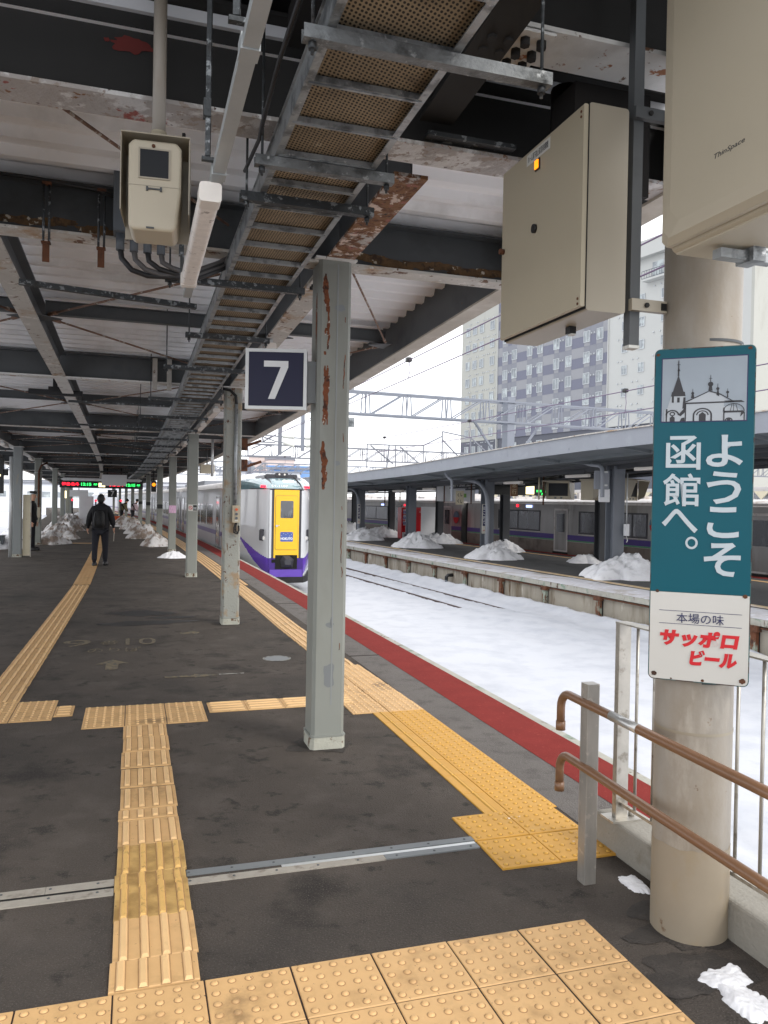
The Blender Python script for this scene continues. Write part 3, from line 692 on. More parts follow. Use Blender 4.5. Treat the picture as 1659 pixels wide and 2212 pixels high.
# ------------------------------------------------------------------ canopy over the near platform
PIL = [0.0, 5.5, 12.2, 20.6, 27.8, 37.0, 45.0, 54.5, 63.5, 73, 83]
LE, RE_ = -5.75, 1.36
LROW = -4.35
cn = thing('platform_canopy', 'long steel platform canopy with peeling beams and a pale corrugated underside', 'canopy', N(0, 0, 3.3), TH)
def zd(s): return zt(s) + .33           # underside of deck
def nb(s, l, z=None): return N(s, l, zt(s) if z is None else z)
def blob_(mb, M_, cx, cy, rx, ry, seed, n=30):
    vs = []
    for i in range(n):
        a = 2 * PI * i / n; q = 1 + .45 * fbm(math.cos(a) * 2 + seed, math.sin(a) * 2, seed) + .2 * fbm(math.cos(a) * 7 + seed, math.sin(a) * 7, seed)
        vs.append(M_ @ Vector((cx + rx * q * math.cos(a), cy + ry * q * math.sin(a), 0)))
    mb.add([M_ @ Vector((cx, cy, 0))] + vs, [(0, 1 + i, 1 + (i + 1) % n) for i in range(n)])
mat('red_touch', (92, 24, 18), .7, var=.1, vs_=12)
# corrugated deck
mb = MB(); pitch = .26; prof = [(0, 0), (.03, 0), (.06, .055), (.20, .055), (.23, 0)]
rows = []
s_ = -1.78
while s_ < 92:
    for a, b in prof:
        ss = s_ + a; rows.append([N(ss, LE + .02, zd(ss) + b + .01), N(ss, -2.2, zd(ss) + b + .003), N(ss, RE_ - .008, zd(ss) + b + .004)])
    s_ += pitch
for i in range(len(rows) - 1):
    mb.add(rows[i] + rows[i + 1], [(0, 1, 4, 3), (1, 2, 5, 4)])
top = MB()
part('roof_deck', mb, 'deck', cn)
mb = MB(); strip(mb, -1.78, 92, LE - .02, RE_ + .02, 0, .05)
for v in mb.v:
    d = v - _C; d.z = 0; s_ = (math.atan2(d.y, d.x) - TH) * RAD; v.z += zd(s_) + .08
part('roof_sheet', mb, 'far_pale', cn)
# longitudinal beams
def runs(s0, s1, step): 
    k = max(1, round((s1 - s0) / step)); return [s0 + (s1 - s0) * i / k for i in range(k + 1)]
for l, w_, h_, m_ in ((.03, .18, .31, 'steel_grey'), (-2.17, .15, .28, 'steel_grey'), (LROW, .18, .31, 'steel_grey')):
    mb = MB(); fl = MB(); ss = [-1.62] + PIL[0:]
    if l < -1: ss = ss
    for a, b in zip(ss[:-1], ss[1:]):
        a2, b2 = a + .09, b - .09
        mb.bar(nb(a2, l), nb(b2, l), .012, h_ - .03, off=h_ / 2); mb.bar(nb(a2, l), nb(b2, l), w_, .016, off=h_ - .01)
    part('longitudinal_beam', mb, m_, cn)
    for k, (a, b) in enumerate(zip(ss[:-1], ss[1:])):
        fl = MB(); fl.bar(nb(a + .09, l), nb(b - .09, l), w_, .018, off=.004)
        mm = 'steel_peel'
        if l > -1: mm = 'steel_rusty' if k == 0 else 'steel_stain'
        elif l > -3: mm = 'steel_stain' if k < 2 else 'steel_peel'
        part('flange', fl, mm, cn)
# transverse beams at each pillar, thin ones between
mb_thin = MB()
def cross_beam(s, wm, fm, w_=.17, h_=.31, l0=LE + .08, l1=RE_ - .02, z0=None):
    z = zt(s) if z0 is None else z0
    mb = MB(); mb.bar(N(s, l0, z), N(s, l1, z), .012, h_ - .03, off=h_ / 2); mb.bar(N(s, l0, z), N(s, l1, z), w_, .016, off=h_ - .008)
    part('cross_beam', mb, wm, cn)
    mb = MB(); mb.bar(N(s, l0, z), N(s, l1, z), w_, .018, off=.008); part('flange', mb, fm, cn)
for k, s in enumerate(PIL):
    cross_beam(s, 'web_rust' if k == 0 else 'steel_grey', 'steel_stain' if k in (0, 2) else 'steel_peel', h_=.32, z0=zt(s) - (.03 if k == 0 else .01))
cross_beam(-1.75, 'steel_dark', 'steel_primer', w_=.20, h_=.47, z0=3.31)
for a, b in zip(PIL[:8], PIL[1:9]):
    n_ = 2 if b - a < 7 else 3
    for i in range(1, n_):
        s = a + (b - a) * i / n_
        for l0, l1 in ((-2.08, -.08), (LROW + .1, -2.26), (.12, RE_ - .1), (LE + .1, LROW - .1)):
            mb = MB(); z = zt(s) + .14; mb.bar(N(s, l0, z), N(s, l1, z), .008, .12, off=.06); mb.bar(N(s, l0, z), N(s, l1, z), .075, .008, off=.0); mb.bar(N(s, l0, z), N(s, l1, z), .075, .008, off=.12)
            part('purlin', mb, 'steel_grey', cn)
        for l in (-2.17, .03, LROW, RE_ - .05):
            mb = MB()
            for sg in (-1, 1):
                if l > 1 and sg > 0: continue
                mb.add([N(s - .16, l + sg * .02, zt(s) + .1), N(s + .16, l + sg * .02, zt(s) + .1), N(s, l + sg * .24, zt(s) + .1), N(s - .16, l + sg * .02, zt(s) + .108), N(s + .16, l + sg * .02, zt(s) + .108), N(s, l + sg * .24, zt(s) + .108)], [(0, 1, 2), (3, 5, 4), (0, 2, 5, 3), (1, 4, 5, 2), (0, 3, 4, 1)])
            part('gusset', mb, 'steel_grey', cn)
        # diagonal tie rods
        for l0, l1 in ((-2.05, -.06), (-2.3, LROW + .1), (.12, RE_ - .12)):
            for sg, sp in ((-1, a), (1, b)):
                h2 = (b - a) / n_
                mb = MB(); p0 = N(s + sg * .08, l0 if l0 < 0 else l1, zt(s) + .12); p1 = N(s + sg * (h2 - .15), l1 if l0 < 0 else l0, zt(s + sg * h2) + .12)
                mb.tube([p0, p1], .0095, 6); d = (p1 - p0).normalized(); mb.tube([p0 + d * .02, p0 + d * .14], .018, 6)
                part('tie_rod', mb, 'rod', cn)
mb = MB(); mb.tube([N(-1.6, -1.72, 3.42), N(-.15, -.72, 3.42)], .0085, 6); part('tie_rod', mb, 'rod', cn)
mb = MB()
Mr = FM(N(-.007, 0, 0), TH) @ Matrix.Rotation(PI / 2, 4, 'X')
for i in range(11): x_ = (-3.0, -1.95, -1.75, -1.5, -2.4, .28, .45, .62, .8, .98, 1.15)[i]; blob_(mb, Mr @ Matrix.Translation((0, 0, .002 + .0005 * i)), x_, zt(0) + .035 + .012 * (i % 3), .16 if i > 4 else .13, .028, 50 + i)
o = part('rust_patch', mb, 'rust_band', cn); o['kind'] = 'stuff'
mb = MB(); Mr = FM(N(-1.757, 0, 0), TH) @ Matrix.Rotation(PI / 2, 4, 'X')
blob_(mb, Mr @ Matrix.Translation((0, 0, .002)), -1.30, 3.57, .085, .032, 71); blob_(mb, Mr @ Matrix.Translation((0, 0, .0025)), -1.40, 3.575, .012, .008, 72); part('red_paint_patch', mb, 'red_touch', cn)
# edge beam (deep channel) with pale lower flange, right side; lighter one on the left
for l, sg in ((RE_, 1), (LE, -1)):
    mb = MB(); fl = MB(); ss = [-4.0, -1.75] + PIL
    for a, b in zip(ss[:-1], ss[1:]):
        mb.bar(nb(a, l, zt(a) + .0), nb(b, l, zt(b) + .0), .016, .42, off=.22)
        fl.bar(nb(a, l + sg * .06, zt(a)), nb(b, l + sg * .06, zt(b)), .17, .016, off=.002)
    part('edge_beam', mb, 'steel_grey', cn); part('edge_flange', fl, 'edge_cream', cn)
# splice plates and bolts near pillar heads
def bolts(mb, M_, xs, ys, r=.016, h=.022):
    for x in xs:
        for y in ys: mb.tube([M_ @ Vector((x, y, 0)), M_ @ Vector((x, y, h))], r, 6)
for k, s in enumerate(PIL[:6]):
    for ds in (.42,):
        mb = MB(); z = zt(s + ds); M_ = FM(N(s + ds, .03, 0), NA(s))
        mb.box(-.085, .085, -.16, .16, z - .016, z - .006, M_); part('splice_plate', mb, 'steel_peel', cn)
        b = MB(); bolts(b, M_ @ Matrix.Translation((0, 0, z - .016)) @ Matrix.Rotation(PI, 4, 'X'), (-.055, .055), (-.12, -.06, .06, .12))
        M2 = FM(N(s + ds, .03, z + .155), NA(s)) @ Matrix.Rotation(-PI / 2, 4, 'Y'); b2 = MB()
        b.box(-.02, -.006, -.14, .14, z + .05, z + .26, M_); bolts(b, M2, (-.07, 0, .07), (-.09, -.035, .035, .09))
        part('bolts', b, 'steel_dark', cn)
    if k:
        M3 = FM(N(s - .012, -.75, zt(s) + .15), NA(s)) @ Matrix.Rotation(PI / 2, 4, 'X'); b = MB()
        bolts(b, M3, (-.17, -.1, .1, .17), (-.08, -.03, .03, .08), .010, .014); b.box(-.21, .21, -.11, .11, -.004, .003, M3); part('splice_plate', b, 'steel_grey', cn)
# ---------------- dark nearer bay: heavier floor above the foreground
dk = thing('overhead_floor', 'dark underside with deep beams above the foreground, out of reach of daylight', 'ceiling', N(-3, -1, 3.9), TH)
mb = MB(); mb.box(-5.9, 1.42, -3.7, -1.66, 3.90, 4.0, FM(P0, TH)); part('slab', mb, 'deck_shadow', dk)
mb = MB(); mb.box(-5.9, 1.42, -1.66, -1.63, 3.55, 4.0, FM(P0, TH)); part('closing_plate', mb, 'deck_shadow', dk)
def dbeam(p0, p1, w_, h_, wm, fm):
    mb = MB(); mb.bar(p0, p1, .014, h_ - .03, off=h_ / 2); mb.bar(p0, p1, w_, .016, off=h_ - .01); part('beam', mb, wm, dk)
    mb = MB(); mb.bar(p0, p1, w_, .018, off=.004); part('flange', mb, fm, dk)
dbeam(N(-2.42, -.02, 3.50), N(-2.42, 1.42, 3.50), .24, .38, 'steel_dark', 'steel_peel')
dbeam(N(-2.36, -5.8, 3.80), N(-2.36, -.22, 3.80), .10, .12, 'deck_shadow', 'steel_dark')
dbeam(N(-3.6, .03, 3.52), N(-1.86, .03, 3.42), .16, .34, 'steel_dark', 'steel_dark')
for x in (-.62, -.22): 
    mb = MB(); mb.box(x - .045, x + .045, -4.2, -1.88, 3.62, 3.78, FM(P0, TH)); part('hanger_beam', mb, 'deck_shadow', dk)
mb = MB(); Mg = FM(N(-2.42, .12, 3.482), TH); mb.box(-.16, .14, -.13, .13, -.012, 0, Mg); part('gusset', mb, 'steel_peel', dk)
mb = MB(); bolts(mb, Mg @ Matrix.Translation((0, 0, -.012)) @ Matrix.Rotation(PI, 4, 'X'), (-.11, -.04, .03, .1), (-.08, .0, .08), .02, .03); part('bolts', mb, 'steel_dark', dk)
mb = MB(); mb.box(-.02, .42, -1.9, -1.84, 3.34, 3.36, FM(P0, TH)); part('clip_plate', mb, 'galv_dark', dk)
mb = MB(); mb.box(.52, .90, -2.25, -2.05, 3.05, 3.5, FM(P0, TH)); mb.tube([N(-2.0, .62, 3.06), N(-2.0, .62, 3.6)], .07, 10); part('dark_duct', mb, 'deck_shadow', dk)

# ------------------------------------------------------------------ pillars
def pillar(s, l, label, m_='pillar_paint', w_=.225, z1=None, group='steel box pillars under the canopy', extras=True):
    t = thing('steel_pillar', label, 'pillar', N(s, l), NA(s), group); h = (zt(s) if z1 is None else z1)
    mb = MB(); a = w_ / 2; c = .022
    P = [(-a + c, -a), (a - c, -a), (a, -a + c), (a, a - c), (a - c, a), (-a + c, a), (-a, a - c), (-a, -a + c)]
    mb.prism(P, .09, h - .012); part('shaft', mb, m_, t, local=True)
    mb = MB(); mb.prism([(x * 1.07, y * 1.07) for x, y in P], -.01, .085); part('base_collar', mb, 'pillar_base', t, local=True)
    mb = MB(); mb.prism([(x * 1.10, y * 1.10) for x, y in P], .085, .097); part('weld_ring', mb, 'pillar_paint', t, local=True)
    mb = MB(); mb.box(-a * 1.25, a * 1.25, -a * 1.25, a * 1.25, h - .016, h - .003); part('cap_plate', mb, 'steel_peel', t, local=True)
    return t
p7 = pillar(0, 0, 'big pale grey box pillar that carries the number 7 sign, rust streaked near its top')
# rust streak, seam and retouched paint patches on pillar 7 (faces: local -y towards the camera)
def blob(mb, M_, cx, cy, rx, ry, seed, n=26, sq=False):
    vs = []
    for i in range(n):
        a = 2 * PI * i / n; q = 1 + .30 * fbm(math.cos(a) * 1.5 + seed, math.sin(a) * 1.5, seed); k = 1
        if sq: k = 1 / max(abs(math.cos(a)), abs(math.sin(a)))
        vs.append(M_ @ Vector((cx + rx * q * k * math.cos(a), cy + ry * q * k * math.sin(a), 0)))
    c = M_ @ Vector((cx, cy, 0)); mb.add([c] + vs, [(0, 1 + i, 1 + (i + 1) % n) for i in range(n)])
F7 = face_plane(N(0, 0), TH) @ Matrix.Translation((0, 0, .1135))
mb = MB(); blob(mb, F7, .035, 2.97, .035, .022, 1); blob(mb, F7, .03, 1.93, .022, .016, 2); blob(mb, F7, .0, .84, .03, .018, 3, sq=False); blob(mb, F7, .0, .50, .036, .072, 4, sq=True); blob(mb, F7, .01, .86, .008, .03, 6)
part('retouched_paint', mb, 'grey_patch', p7)
mb = MB(); mb.box(.012, .021, -.1145, -.113, .3, 3.26, None); part('seam', mb, 'pillar_streaked', p7, local=True)
mat('flaked_rust', (110, 62, 36), .9, var=.3, vs_=14, bump=.8, bs=60, layers=[((64, 38, 28), 16, .5, .1), ((178, 172, 162), 22, .62, .03)])
def ribbon(mb, M_, cx, y0, y1, w_, seed, th=.22):
    """ragged vertical streak that breaks up where its width noise runs low"""
    k_ = int((y1 - y0) / .012); run = []
    def flush():
        if len(run) > 2:
            L_ = [(a, y) for a, b, y in run]; R__ = [(b, y) for a, b, y in run][::-1]
            b0 = len(mb.v); n = len(run); mb.add([M_ @ Vector((x, y, 0)) for x, y in L_ + R__], [(i, i + 1, 2 * n - 2 - i, 2 * n - 1 - i) for i in range(n - 1)])
        run.clear()
    for i in range(k_):
        y = y0 + i * .012; f = .5 + .9 * fbm(y * 3.1, seed, seed) + .5 * fbm(y * 14, seed * 2, 1); f *= min(1, (y - y0) / .3 + .35)
        if f < th: flush(); continue
        c = cx + .010 * fbm(y * 4, seed, 3) + .006 * fbm(y * 20, 1, seed); run.append((c - w_ * f * (.6 + .6 * abs(fbm(y * 22, 3, seed))), c + w_ * f * (.6 + .6 * abs(fbm(y * 25, 6, seed))), y))
    flush()
mb = MB(); ribbon(mb, F7, -.062, 1.75, 3.27, .026, 3.3); ribbon(mb, F7 @ Matrix.Translation((0, 0, .0006)), -.045, 2.1, 3.0, .014, 8.1, .35); ribbon(mb, F7 @ Matrix.Translation((0, 0, .0004)), .07, .2, 3.1, .004, 5.5, .62)
part('rust_streak', mb, 'flaked_rust', p7)
FL7 = FM(N(0, 0), TH) @ Matrix.Rotation(-PI / 2, 4, 'Z') @ Matrix.Rotation(PI / 2, 4, 'X') @ Matrix.Translation((0, 0, .1135))
mb = MB()
for i, (y, rx, ry) in enumerate([(2.9, .02, .2), (2.5, .016, .12)]): blob(mb, FL7 @ Matrix.Translation((0, 0, .0004 * i)), .05, y, rx, ry, 31 + i)
part('rust_streak', mb, 'flaked_rust', p7)
p2 = pillar(5.5, 0, 'second pillar in the right hand row, with the push button box', 'pillar_rusty')
labs = ['third pillar of the right hand row, with a no smoking plate', 'fourth pillar of the right hand row, with a pink notice', 'fifth pillar of the right hand row, beside the dirty snow heaps', 'sixth pillar of the right hand row', 'seventh pillar of the right hand row', 'eighth pillar of the right hand row, near the workers', 'ninth pillar of the right hand row', 'tenth pillar of the right hand row', 'far end pillar of the right hand row']
RP = [p7, p2] + [pillar(s, (0.1 if s > 15 else 0), labs[i]) for i, s in enumerate(PIL[2:])]
labs = ['nearest left pillar, between the cream partition panels', 'left pillar with a brown pipe down it, beside the station officer', 'third left pillar, behind the large dirty snow heap', 'fourth left pillar of the row', 'fifth left pillar of the row', 'sixth left pillar of the row', 'last left pillar before the far end']
LP = [pillar(s, LROW + .2, labs[i], 'pillar_streaked' if i == 0 else 'pillar_paint') for i, s in enumerate([18.5, 24.5, 33.5, 41, 49, 58, 68])]
mb = MB(); mb.tube([(-.16, -.05, 0), (-.16, -.05, 2.75)], .055, 12); part('drain_pipe', mb, 'alu', LP[0], local=True)
mb = MB(); mb.tube([(.03, -.14, 1.05), (.03, -.14, 2.55), (.10, -.10, 2.75), (.3, -.06, 2.86)], .03, 8); part('pipe', mb, 'rust', LP[1], local=True)
mb = MB(); mb.box(.0, .09, -.17, -.12, .95, 1.3); mb.tube([(.05, -.15, .95), (.02, -.16, .78), (-.03, -.16, .8), (-.02, -.16, .95)], .014, 6); part('phone_box', mb, 'beige', LP[1], local=True)
for z in (1.3, 1.9, 2.5):
    mb = MB(); mb.tube([(-.13, -.13, z), (.13, -.13, z), (.13, .13, z), (-.13, .13, z), (-.13, -.13, z)], .008, 5); part('strap', mb, 'alu', LP[1], local=True)
# conduit and push button box on pillar two
mb = MB(); mb.tube([(.03, -.135, 1.60), (.03, -.135, 2.95)], .022, 10); part('conduit', mb, 'galvanised', p2, local=True)
mb = MB(); mb.tube([(.03, -.135, 2.95), (.02, -.135, 3.06), (-.05, -.12, 3.13), (-.15, -.1, 3.15)], .019, 10); part('conduit_bend', mb, 'cable', p2, local=True)
pb = MB(); pb.rbox(-.005, .095, -.175, -.112, 1.37, 1.60, .012, 'y', 3); pbo = part('button_box', pb, 'beige', p2, local=True)
for z, m_ in ((1.545, 'orange'), (1.485, 'grey_box'), (1.43, 'grey_box')):
    mb = MB(); mb.tube([(.047, -.175, z), (.047, -.192, z)], .018, 10); part('button', mb, m_, pbo, local=True)
mb = MB(); mb.box(.025, .07, -.1765, -.175, 1.39, 1.403); part('name_plate', mb, 'label_white', pbo, local=True)
mb = MB(); mb.tube([(.045, -.15, 1.37), (.02, -.16, 1.30), (.02, -.165, 1.24), (.06, -.165, 1.22), (.085, -.16, 1.27), (.08, -.155, 1.33)], .012, 6)
mb.tube([(.055, -.15, 1.37), (.04, -.17, 1.31), (.045, -.17, 1.25), (.08, -.165, 1.235)], .010, 6); part('cable_loop', mb, 'black_plastic', p2, local=True)
mb = MB(); mb.box(-.09, .09, -.118, -.114, 1.42, 1.56); o = part('notice', mb, 'label_white', RP[2], local=True)
Mn = Matrix.Rotation(PI / 2, 4, 'X') @ Matrix.Translation((0, 0, .119))
mb = MB(); mb.box(.01, .09, -.120, -.1185, 1.43, 1.55); part('black_panel', mb, 'sign_black', o, local=True)
mb = MB(); put_text(mb, '禁煙', .018, 1.455, .062, .05, Mn @ Matrix.Translation((0, 0, .0015))); part('lettering', mb, 'white_letter', o, local=True)
mb = MB()
for i in range(16):
    a, b = 2 * PI * i / 16, 2 * PI * (i + 1) / 16
    mb.add([Mn @ Vector((-.04 + r_ * math.cos(q), 1.49 + r_ * math.sin(q), .0005)) for r_, q in ((.03, a), (.04, a), (.04, b), (.03, b))], [(0, 1, 2, 3)])
mb.add([Mn @ Vector((-.04 + x, 1.49 + y, .0007)) for x, y in ((-.026, .018), (-.018, .026), (.026, -.018), (.018, -.026))], [(0, 1, 2, 3)])
part('ring', mb, 'ink_red', o, local=True)
mat('pink_notice', (214, 176, 204), .6, var=.2, vs_=30)
for q, zz in ((3, 1.35), (4, 1.4), (5, 1.45), (6, 1.45)):
    mb = MB(); mb.box(-.11, .11, -.122, -.116, zz - .12, zz + .12 if q == 3 else zz + .05); part('notice', mb, 'pink_notice' if q == 3 else 'sign_black', RP[q], local=True)

# ------------------------------------------------------------------ cable ladder under the canopy
LZ = 3.10
def lz(s): return zt(s) - .20
cl = thing('cable_ladder', 'galvanised cable ladder with a dirty mesh floor slung under the canopy', 'cable ladder', N(0, -.51, LZ), TH)
ss = [-4.3, -1.5, 0] + [2 + 2.5 * i for i in range(0, 26)]
for l in (-.725, -.295):
    mb = MB()
    for a, b in zip(ss[:-1], ss[1:]):
        mb.bar(N(a, l, lz(a)), N(b, l, lz(b)), .006, .085, off=.045)
        mb.bar(N(a, l - .012 * (1 if l < -.5 else -1) * -1, lz(a)), N(b, l - .012 * (1 if l < -.5 else -1) * -1, lz(b)), .028, .005, off=.0025)
        mb.bar(N(a, l, lz(a)), N(b, l, lz(b)), .022, .005, off=.088)
    part('side_rail', mb, 'galvanised', cl)
tray = mat('tray_mesh', (142, 124, 98), .85, var=.2, vs_=3, layers=[((176, 162, 138), 2.4, .62, .05), ((112, 96, 76), 5, .55, .15)])
# expanded metal: small dark holes in a staggered grid
k = tray.node_tree.nodes; lk = tray.node_tree.links; bs_ = k['Principled BSDF']
src = bs_.inputs['Base Color'].links[0].from_socket
geo = k.new('ShaderNodeNewGeometry'); mp = k.new('ShaderNodeMapping'); mp.inputs['Rotation'].default_value = (0, 0, -TH - .18); mp.inputs['Scale'].default_value = (72, 48, 0)
vo = k.new('ShaderNodeTexVoronoi'); vo.inputs['Randomness'].default_value = .12; vo.inputs['Scale'].default_value = 1.0
lk.new(geo.outputs['Position'], mp.inputs['Vector']); lk.new(mp.outputs['Vector'], vo.inputs['Vector'])
mr = k.new('ShaderNodeMapRange'); mr.inputs['From Min'].default_value = .26; mr.inputs['From Max'].default_value = .40; lk.new(vo.outputs['Distance'], mr.inputs['Value'])
mm = k.new('ShaderNodeMix'); mm.data_type = 'RGBA'; mm.inputs[6].default_value = L3((34, 28, 22)); lk.new(mr.outputs['Result'], mm.inputs[0]); lk.new(src, mm.inputs[7]); lk.new(mm.outputs[2], bs_.inputs['Base Color'])
mb = MB()
for a, b in zip(ss[:-1], ss[1:]):
    mb.bar(N(a, -.51, lz(a) + .03), N(b, -.51, lz(b) + .03), .42, .004)
part('mesh_floor', mb, 'tray_mesh', cl)
rg = MB(); rg.box(-.205, .205, -.014, .014, -.012, .010); rg.box(-.205, .205, -.005, .005, -.016, .0); RUNG = _mesh('rung', rg, 'galvanised')
s = -4.1; q = 0
while s < 50:
    p = WM[cl.name].inverted() @ N(s, -.51, lz(s) + .012); o = inst('rung', RUNG, cl, p, NA(s) - TH); q += 1
    s += .30 if s < 40 else .6
HG = [(-2.92, -.80, .03), (-1.985, -.81, -.21), (-1.58, -.82, -.18), (-.05, -1.10, -.20), (1.49, -.88, -.18), (3.0, -1.0, -.14), (5.3, -1.1, -.15), (7.3, -1.2, -.16), (9.2, -1.2, -.16), (11.2, -1.2, -.16), (13.2, -1.2, -.16), (15.2, -1.2, -.16), (18, -1.2, -.16), (21, -1.2, -.16), (24, -1.2, -.16), (27, -1.2, -.16), (31, -1.2, -.16)]
for s, l0, l1 in HG:
    z = lz(s) - .028; mb = MB(); mb.bar(N(s, l0, z), N(s, l1, z), .042, .012, off=-.015); mb.bar(N(s - .019, l0, z), N(s - .019, l1, z), .004, .040); mb.bar(N(s + .019, l0, z), N(s + .019, l1, z), .004, .040)
    hb = part('hanger_bar', mb, 'galv_dark' if s > -1.9 else 'galv_mid', cl)
    for l in (l0 + .03, l1 - .03):
        mb = MB(); mb.tube([N(s, l, z - .06), N(s, l, min(zd(s) + .02, 3.62) if s > -2.5 else 3.9)], .006, 6); mb.tube([N(s, l, z - .045), N(s, l, z - .025)], .014, 6)
        part('hanger_rod', mb, 'galv_dark', hb)
mb = MB()
for q in range(5):
    pts = [N(a, -.5 + .05 * q - .08 + .012 * math.sin(a * 1.3 + q), lz(a) + .06 + .012 * (q % 2)) for a in np.arange(-4.2, 30, 1.2)]; mb.tube(pts, .014, 6)
part('cables', mb, 'cable', cl)
mb = MB(); pts = [N(-3.2, -.79, lz(-3) + .14), N(-2.5, -.80, lz(-3) + .11), N(-2.1, -.80, lz(-2) + .06), N(-1.9, -.78, lz(-2) + .10), N(-1.5, -.79, lz(-2) + .12)]; mb.tube(pts, .009, 6); part('loose_cable', mb, 'cable', cl)
# extra long channel bars that run further left
mb = MB(); z = 3.06; mb.bar(N(.35, -2.0, z), N(.6, -.86, z), .042, .035)
part('long_bar', mb, 'galv_dark', cl)
for s, l0 in ((6.0, -2.1), (9.0, -2.4), (13, -2.4), (17.5, -2.6)):
    mb = MB(); z = lz(s) - .03; mb.bar(N(s, l0, z), N(s, -.8, z), .03, .03); part('long_bar', mb, 'galv_dark', cl)
# ------------------------------------------------------------------ number 7 sign
sg = thing('platform_number_sign', 'square navy sign with a white 7 in a silver frame on the nearest box pillar', 'platform sign', (-.74, 5.33, 2.28), R(2))
mb = MB(); mb.box(-.205, .205, -.045, .045, 0, .405); mb_ = part('sign_box', mb, 'alu', sg, local=True); bevel(mb_, .006)
mb = MB(); w_ = .205
for x0, x1, z0, z1 in ((-w_, w_, 0, .022), (-w_, w_, .383, .405), (-w_, -w_ + .022, .022, .383), (w_ - .022, w_, .022, .383)):
    mb.box(x0, x1, -.056, -.045, z0, z1)
part('frame', mb, 'alu', sg, local=True)
mb = MB(); mb.box(-.183, .183, -.049, -.0455, .022, .383); pn = part('panel', mb, 'navy_panel', sg, local=True)
M7 = Matrix.Rotation(PI / 2, 4, 'X') @ Matrix.Translation((0, 0, .0492))
mb = MB(); mb.prism([(-.082, .325), (.080, .325), (.080, .283), (-.006, .070), (-.052, .070), (.030, .285), (-.082, .285)], 0, .002, lambda p, c: Vector((p[0], p[1], c)), M7)
part('numeral', mb, 'white_letter', pn, local=True)
mb = MB(); mb.box(.2, .275, -.03, .03, .05, .33); bolts(mb, Matrix.Rotation(PI / 2, 4, 'X') @ Matrix.Translation((0, 0, .03)), (.232,), (.10, .28), .009, .006); part('bracket', mb, 'grey_patch', sg, local=True)

# ------------------------------------------------------------------ hanging camera / monitor housing on a pole
ch = thing('camera_housing', 'beige hooded equipment box with a dark square window hanging from a pole', 'camera housing', (-.945, 3.2, 2.72), R(13))
mb = MB(); mb.tube([(.006, .02, .42), (.006, .02, 1.25)], .0265, 18); part('pole', mb, 'beige_round', ch, local=True)
mb = MB(); mb.tube([(.006, .02, .385), (.006, .02, .43)], .034, 18); mb.tube([(.006, .02, .43), (.006, .02, .437)], .031, 18); part('pole_collar', mb, 'beige', ch, local=True)
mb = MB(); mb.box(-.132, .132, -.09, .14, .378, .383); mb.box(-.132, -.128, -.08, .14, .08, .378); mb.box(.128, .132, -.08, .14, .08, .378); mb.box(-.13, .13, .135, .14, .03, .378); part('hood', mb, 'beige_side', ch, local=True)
mb = MB()
P = [(-.098, .02), (-.085, .0), (.072, .0), (.086, .02), (.100, .16), (.100, .33), (.082, .352), (-.082, .352), (-.100, .33), (-.100, .16)]
mb.prism(P, -.10, .09, lambda p, c: Vector((p[0], c, p[1]))); o = part('case', mb, 'beige_light', ch, local=True); bevel(o, .012, 3)
mb = MB(); mb.box(-.056, .052, -.104, -.099, .205, .312); part('window', mb, 'lens_dark', ch, local=True)
mb = MB()
for x0, x1, z0, z1 in ((-.062, .058, .312, .318), (-.062, .058, .199, .205), (-.062, -.056, .205, .312), (.052, .058, .205, .312)): mb.box(x0, x1, -.105, -.099, z0, z1)
part('window_frame', mb, 'beige_side', ch, local=True)
mb = MB(); mb.tube([(-.006, -.099, .328), (-.006, -.105, .328)], .007, 10); part('sensor', mb, 'rust', ch, local=True)
mb = MB(); mb.box(-.03, .025, -.106, -.099, .158, .163); mb.box(-.032, -.024, -.108, -.099, .152, .168); mb.box(.02, .028, -.108, -.099, .152, .168); mb.box(-.03, .0, -.105, -.099, .006, .012); part('latch', mb, 'steel_grey', ch, local=True)
mb = MB(); mb.box(-.101, .101, -.1015, -.0995, .171, .1735); part('seam', mb, 'beige_side', ch, local=True)

# light strip channel with one LED tube
lc = thing('lighting_channel', 'narrow galvanised channel hanging above the foreground, running away from the viewer', 'lighting channel', N(-2.3, -1.0, 2.8), TH)
for a, b in ((-4.6, -3.26), (-3.245, -2.46), (-2.45, -.72)):
    mb = MB(); mb.bar(N(a, -1.0, 2.81), N(b, -1.0, 2.81), .042, .034); part('channel', mb, 'channel', lc)
for s in (-3.25, -2.455):
    mb = MB(); mb.bar(N(s - .03, -1.0, 2.81), N(s + .03, -1.0, 2.81), .05, .042); part('coupling', mb, 'channel', lc)
for s in (-3.32, -2.50, -.9):
    mb = MB(); mb.bar(N(s, -1.04, 2.84), N(s, -1.04, 3.62), .016, .016, up=(0, 1, 0)); mb.bar(N(s, -1.06, 2.83), N(s, -.98, 2.83), .02, .012); mb.box(-.012, .012, -.018, .018, -.03, .03, FM(N(s, -1.045, 3.0), TH)); part('hanger', mb, 'galv_dark', lc)
lt = thing('tube_light', 'unlit white tube light with a ribbed cover hanging near the beige camera housing', 'light', N(-1.9, -1.03, 2.72), TH)
mb = MB(); mb.rbox(-.036, .036, -.52, .52, -.03, .03, .018, 'y', 4, None); part('cover', mb, 'lamp_cover', lt, local=True)
mb = MB(); mb.rbox(-.038, .038, -.60, -.52, -.032, .034, .012, 'y', 3); part('end_cap', mb, 'lamp_white', lt, local=True)
mb = MB(); mb.rbox(-.038, .038, .52, .56, -.032, .034, .012, 'y', 3); part('end_cap', mb, 'lamp_white', lt, local=True)
mb = MB(); mb.box(-.014, .014, -.5, .5, .03, .075); part('spine', mb, 'lamp_white', lt, local=True)

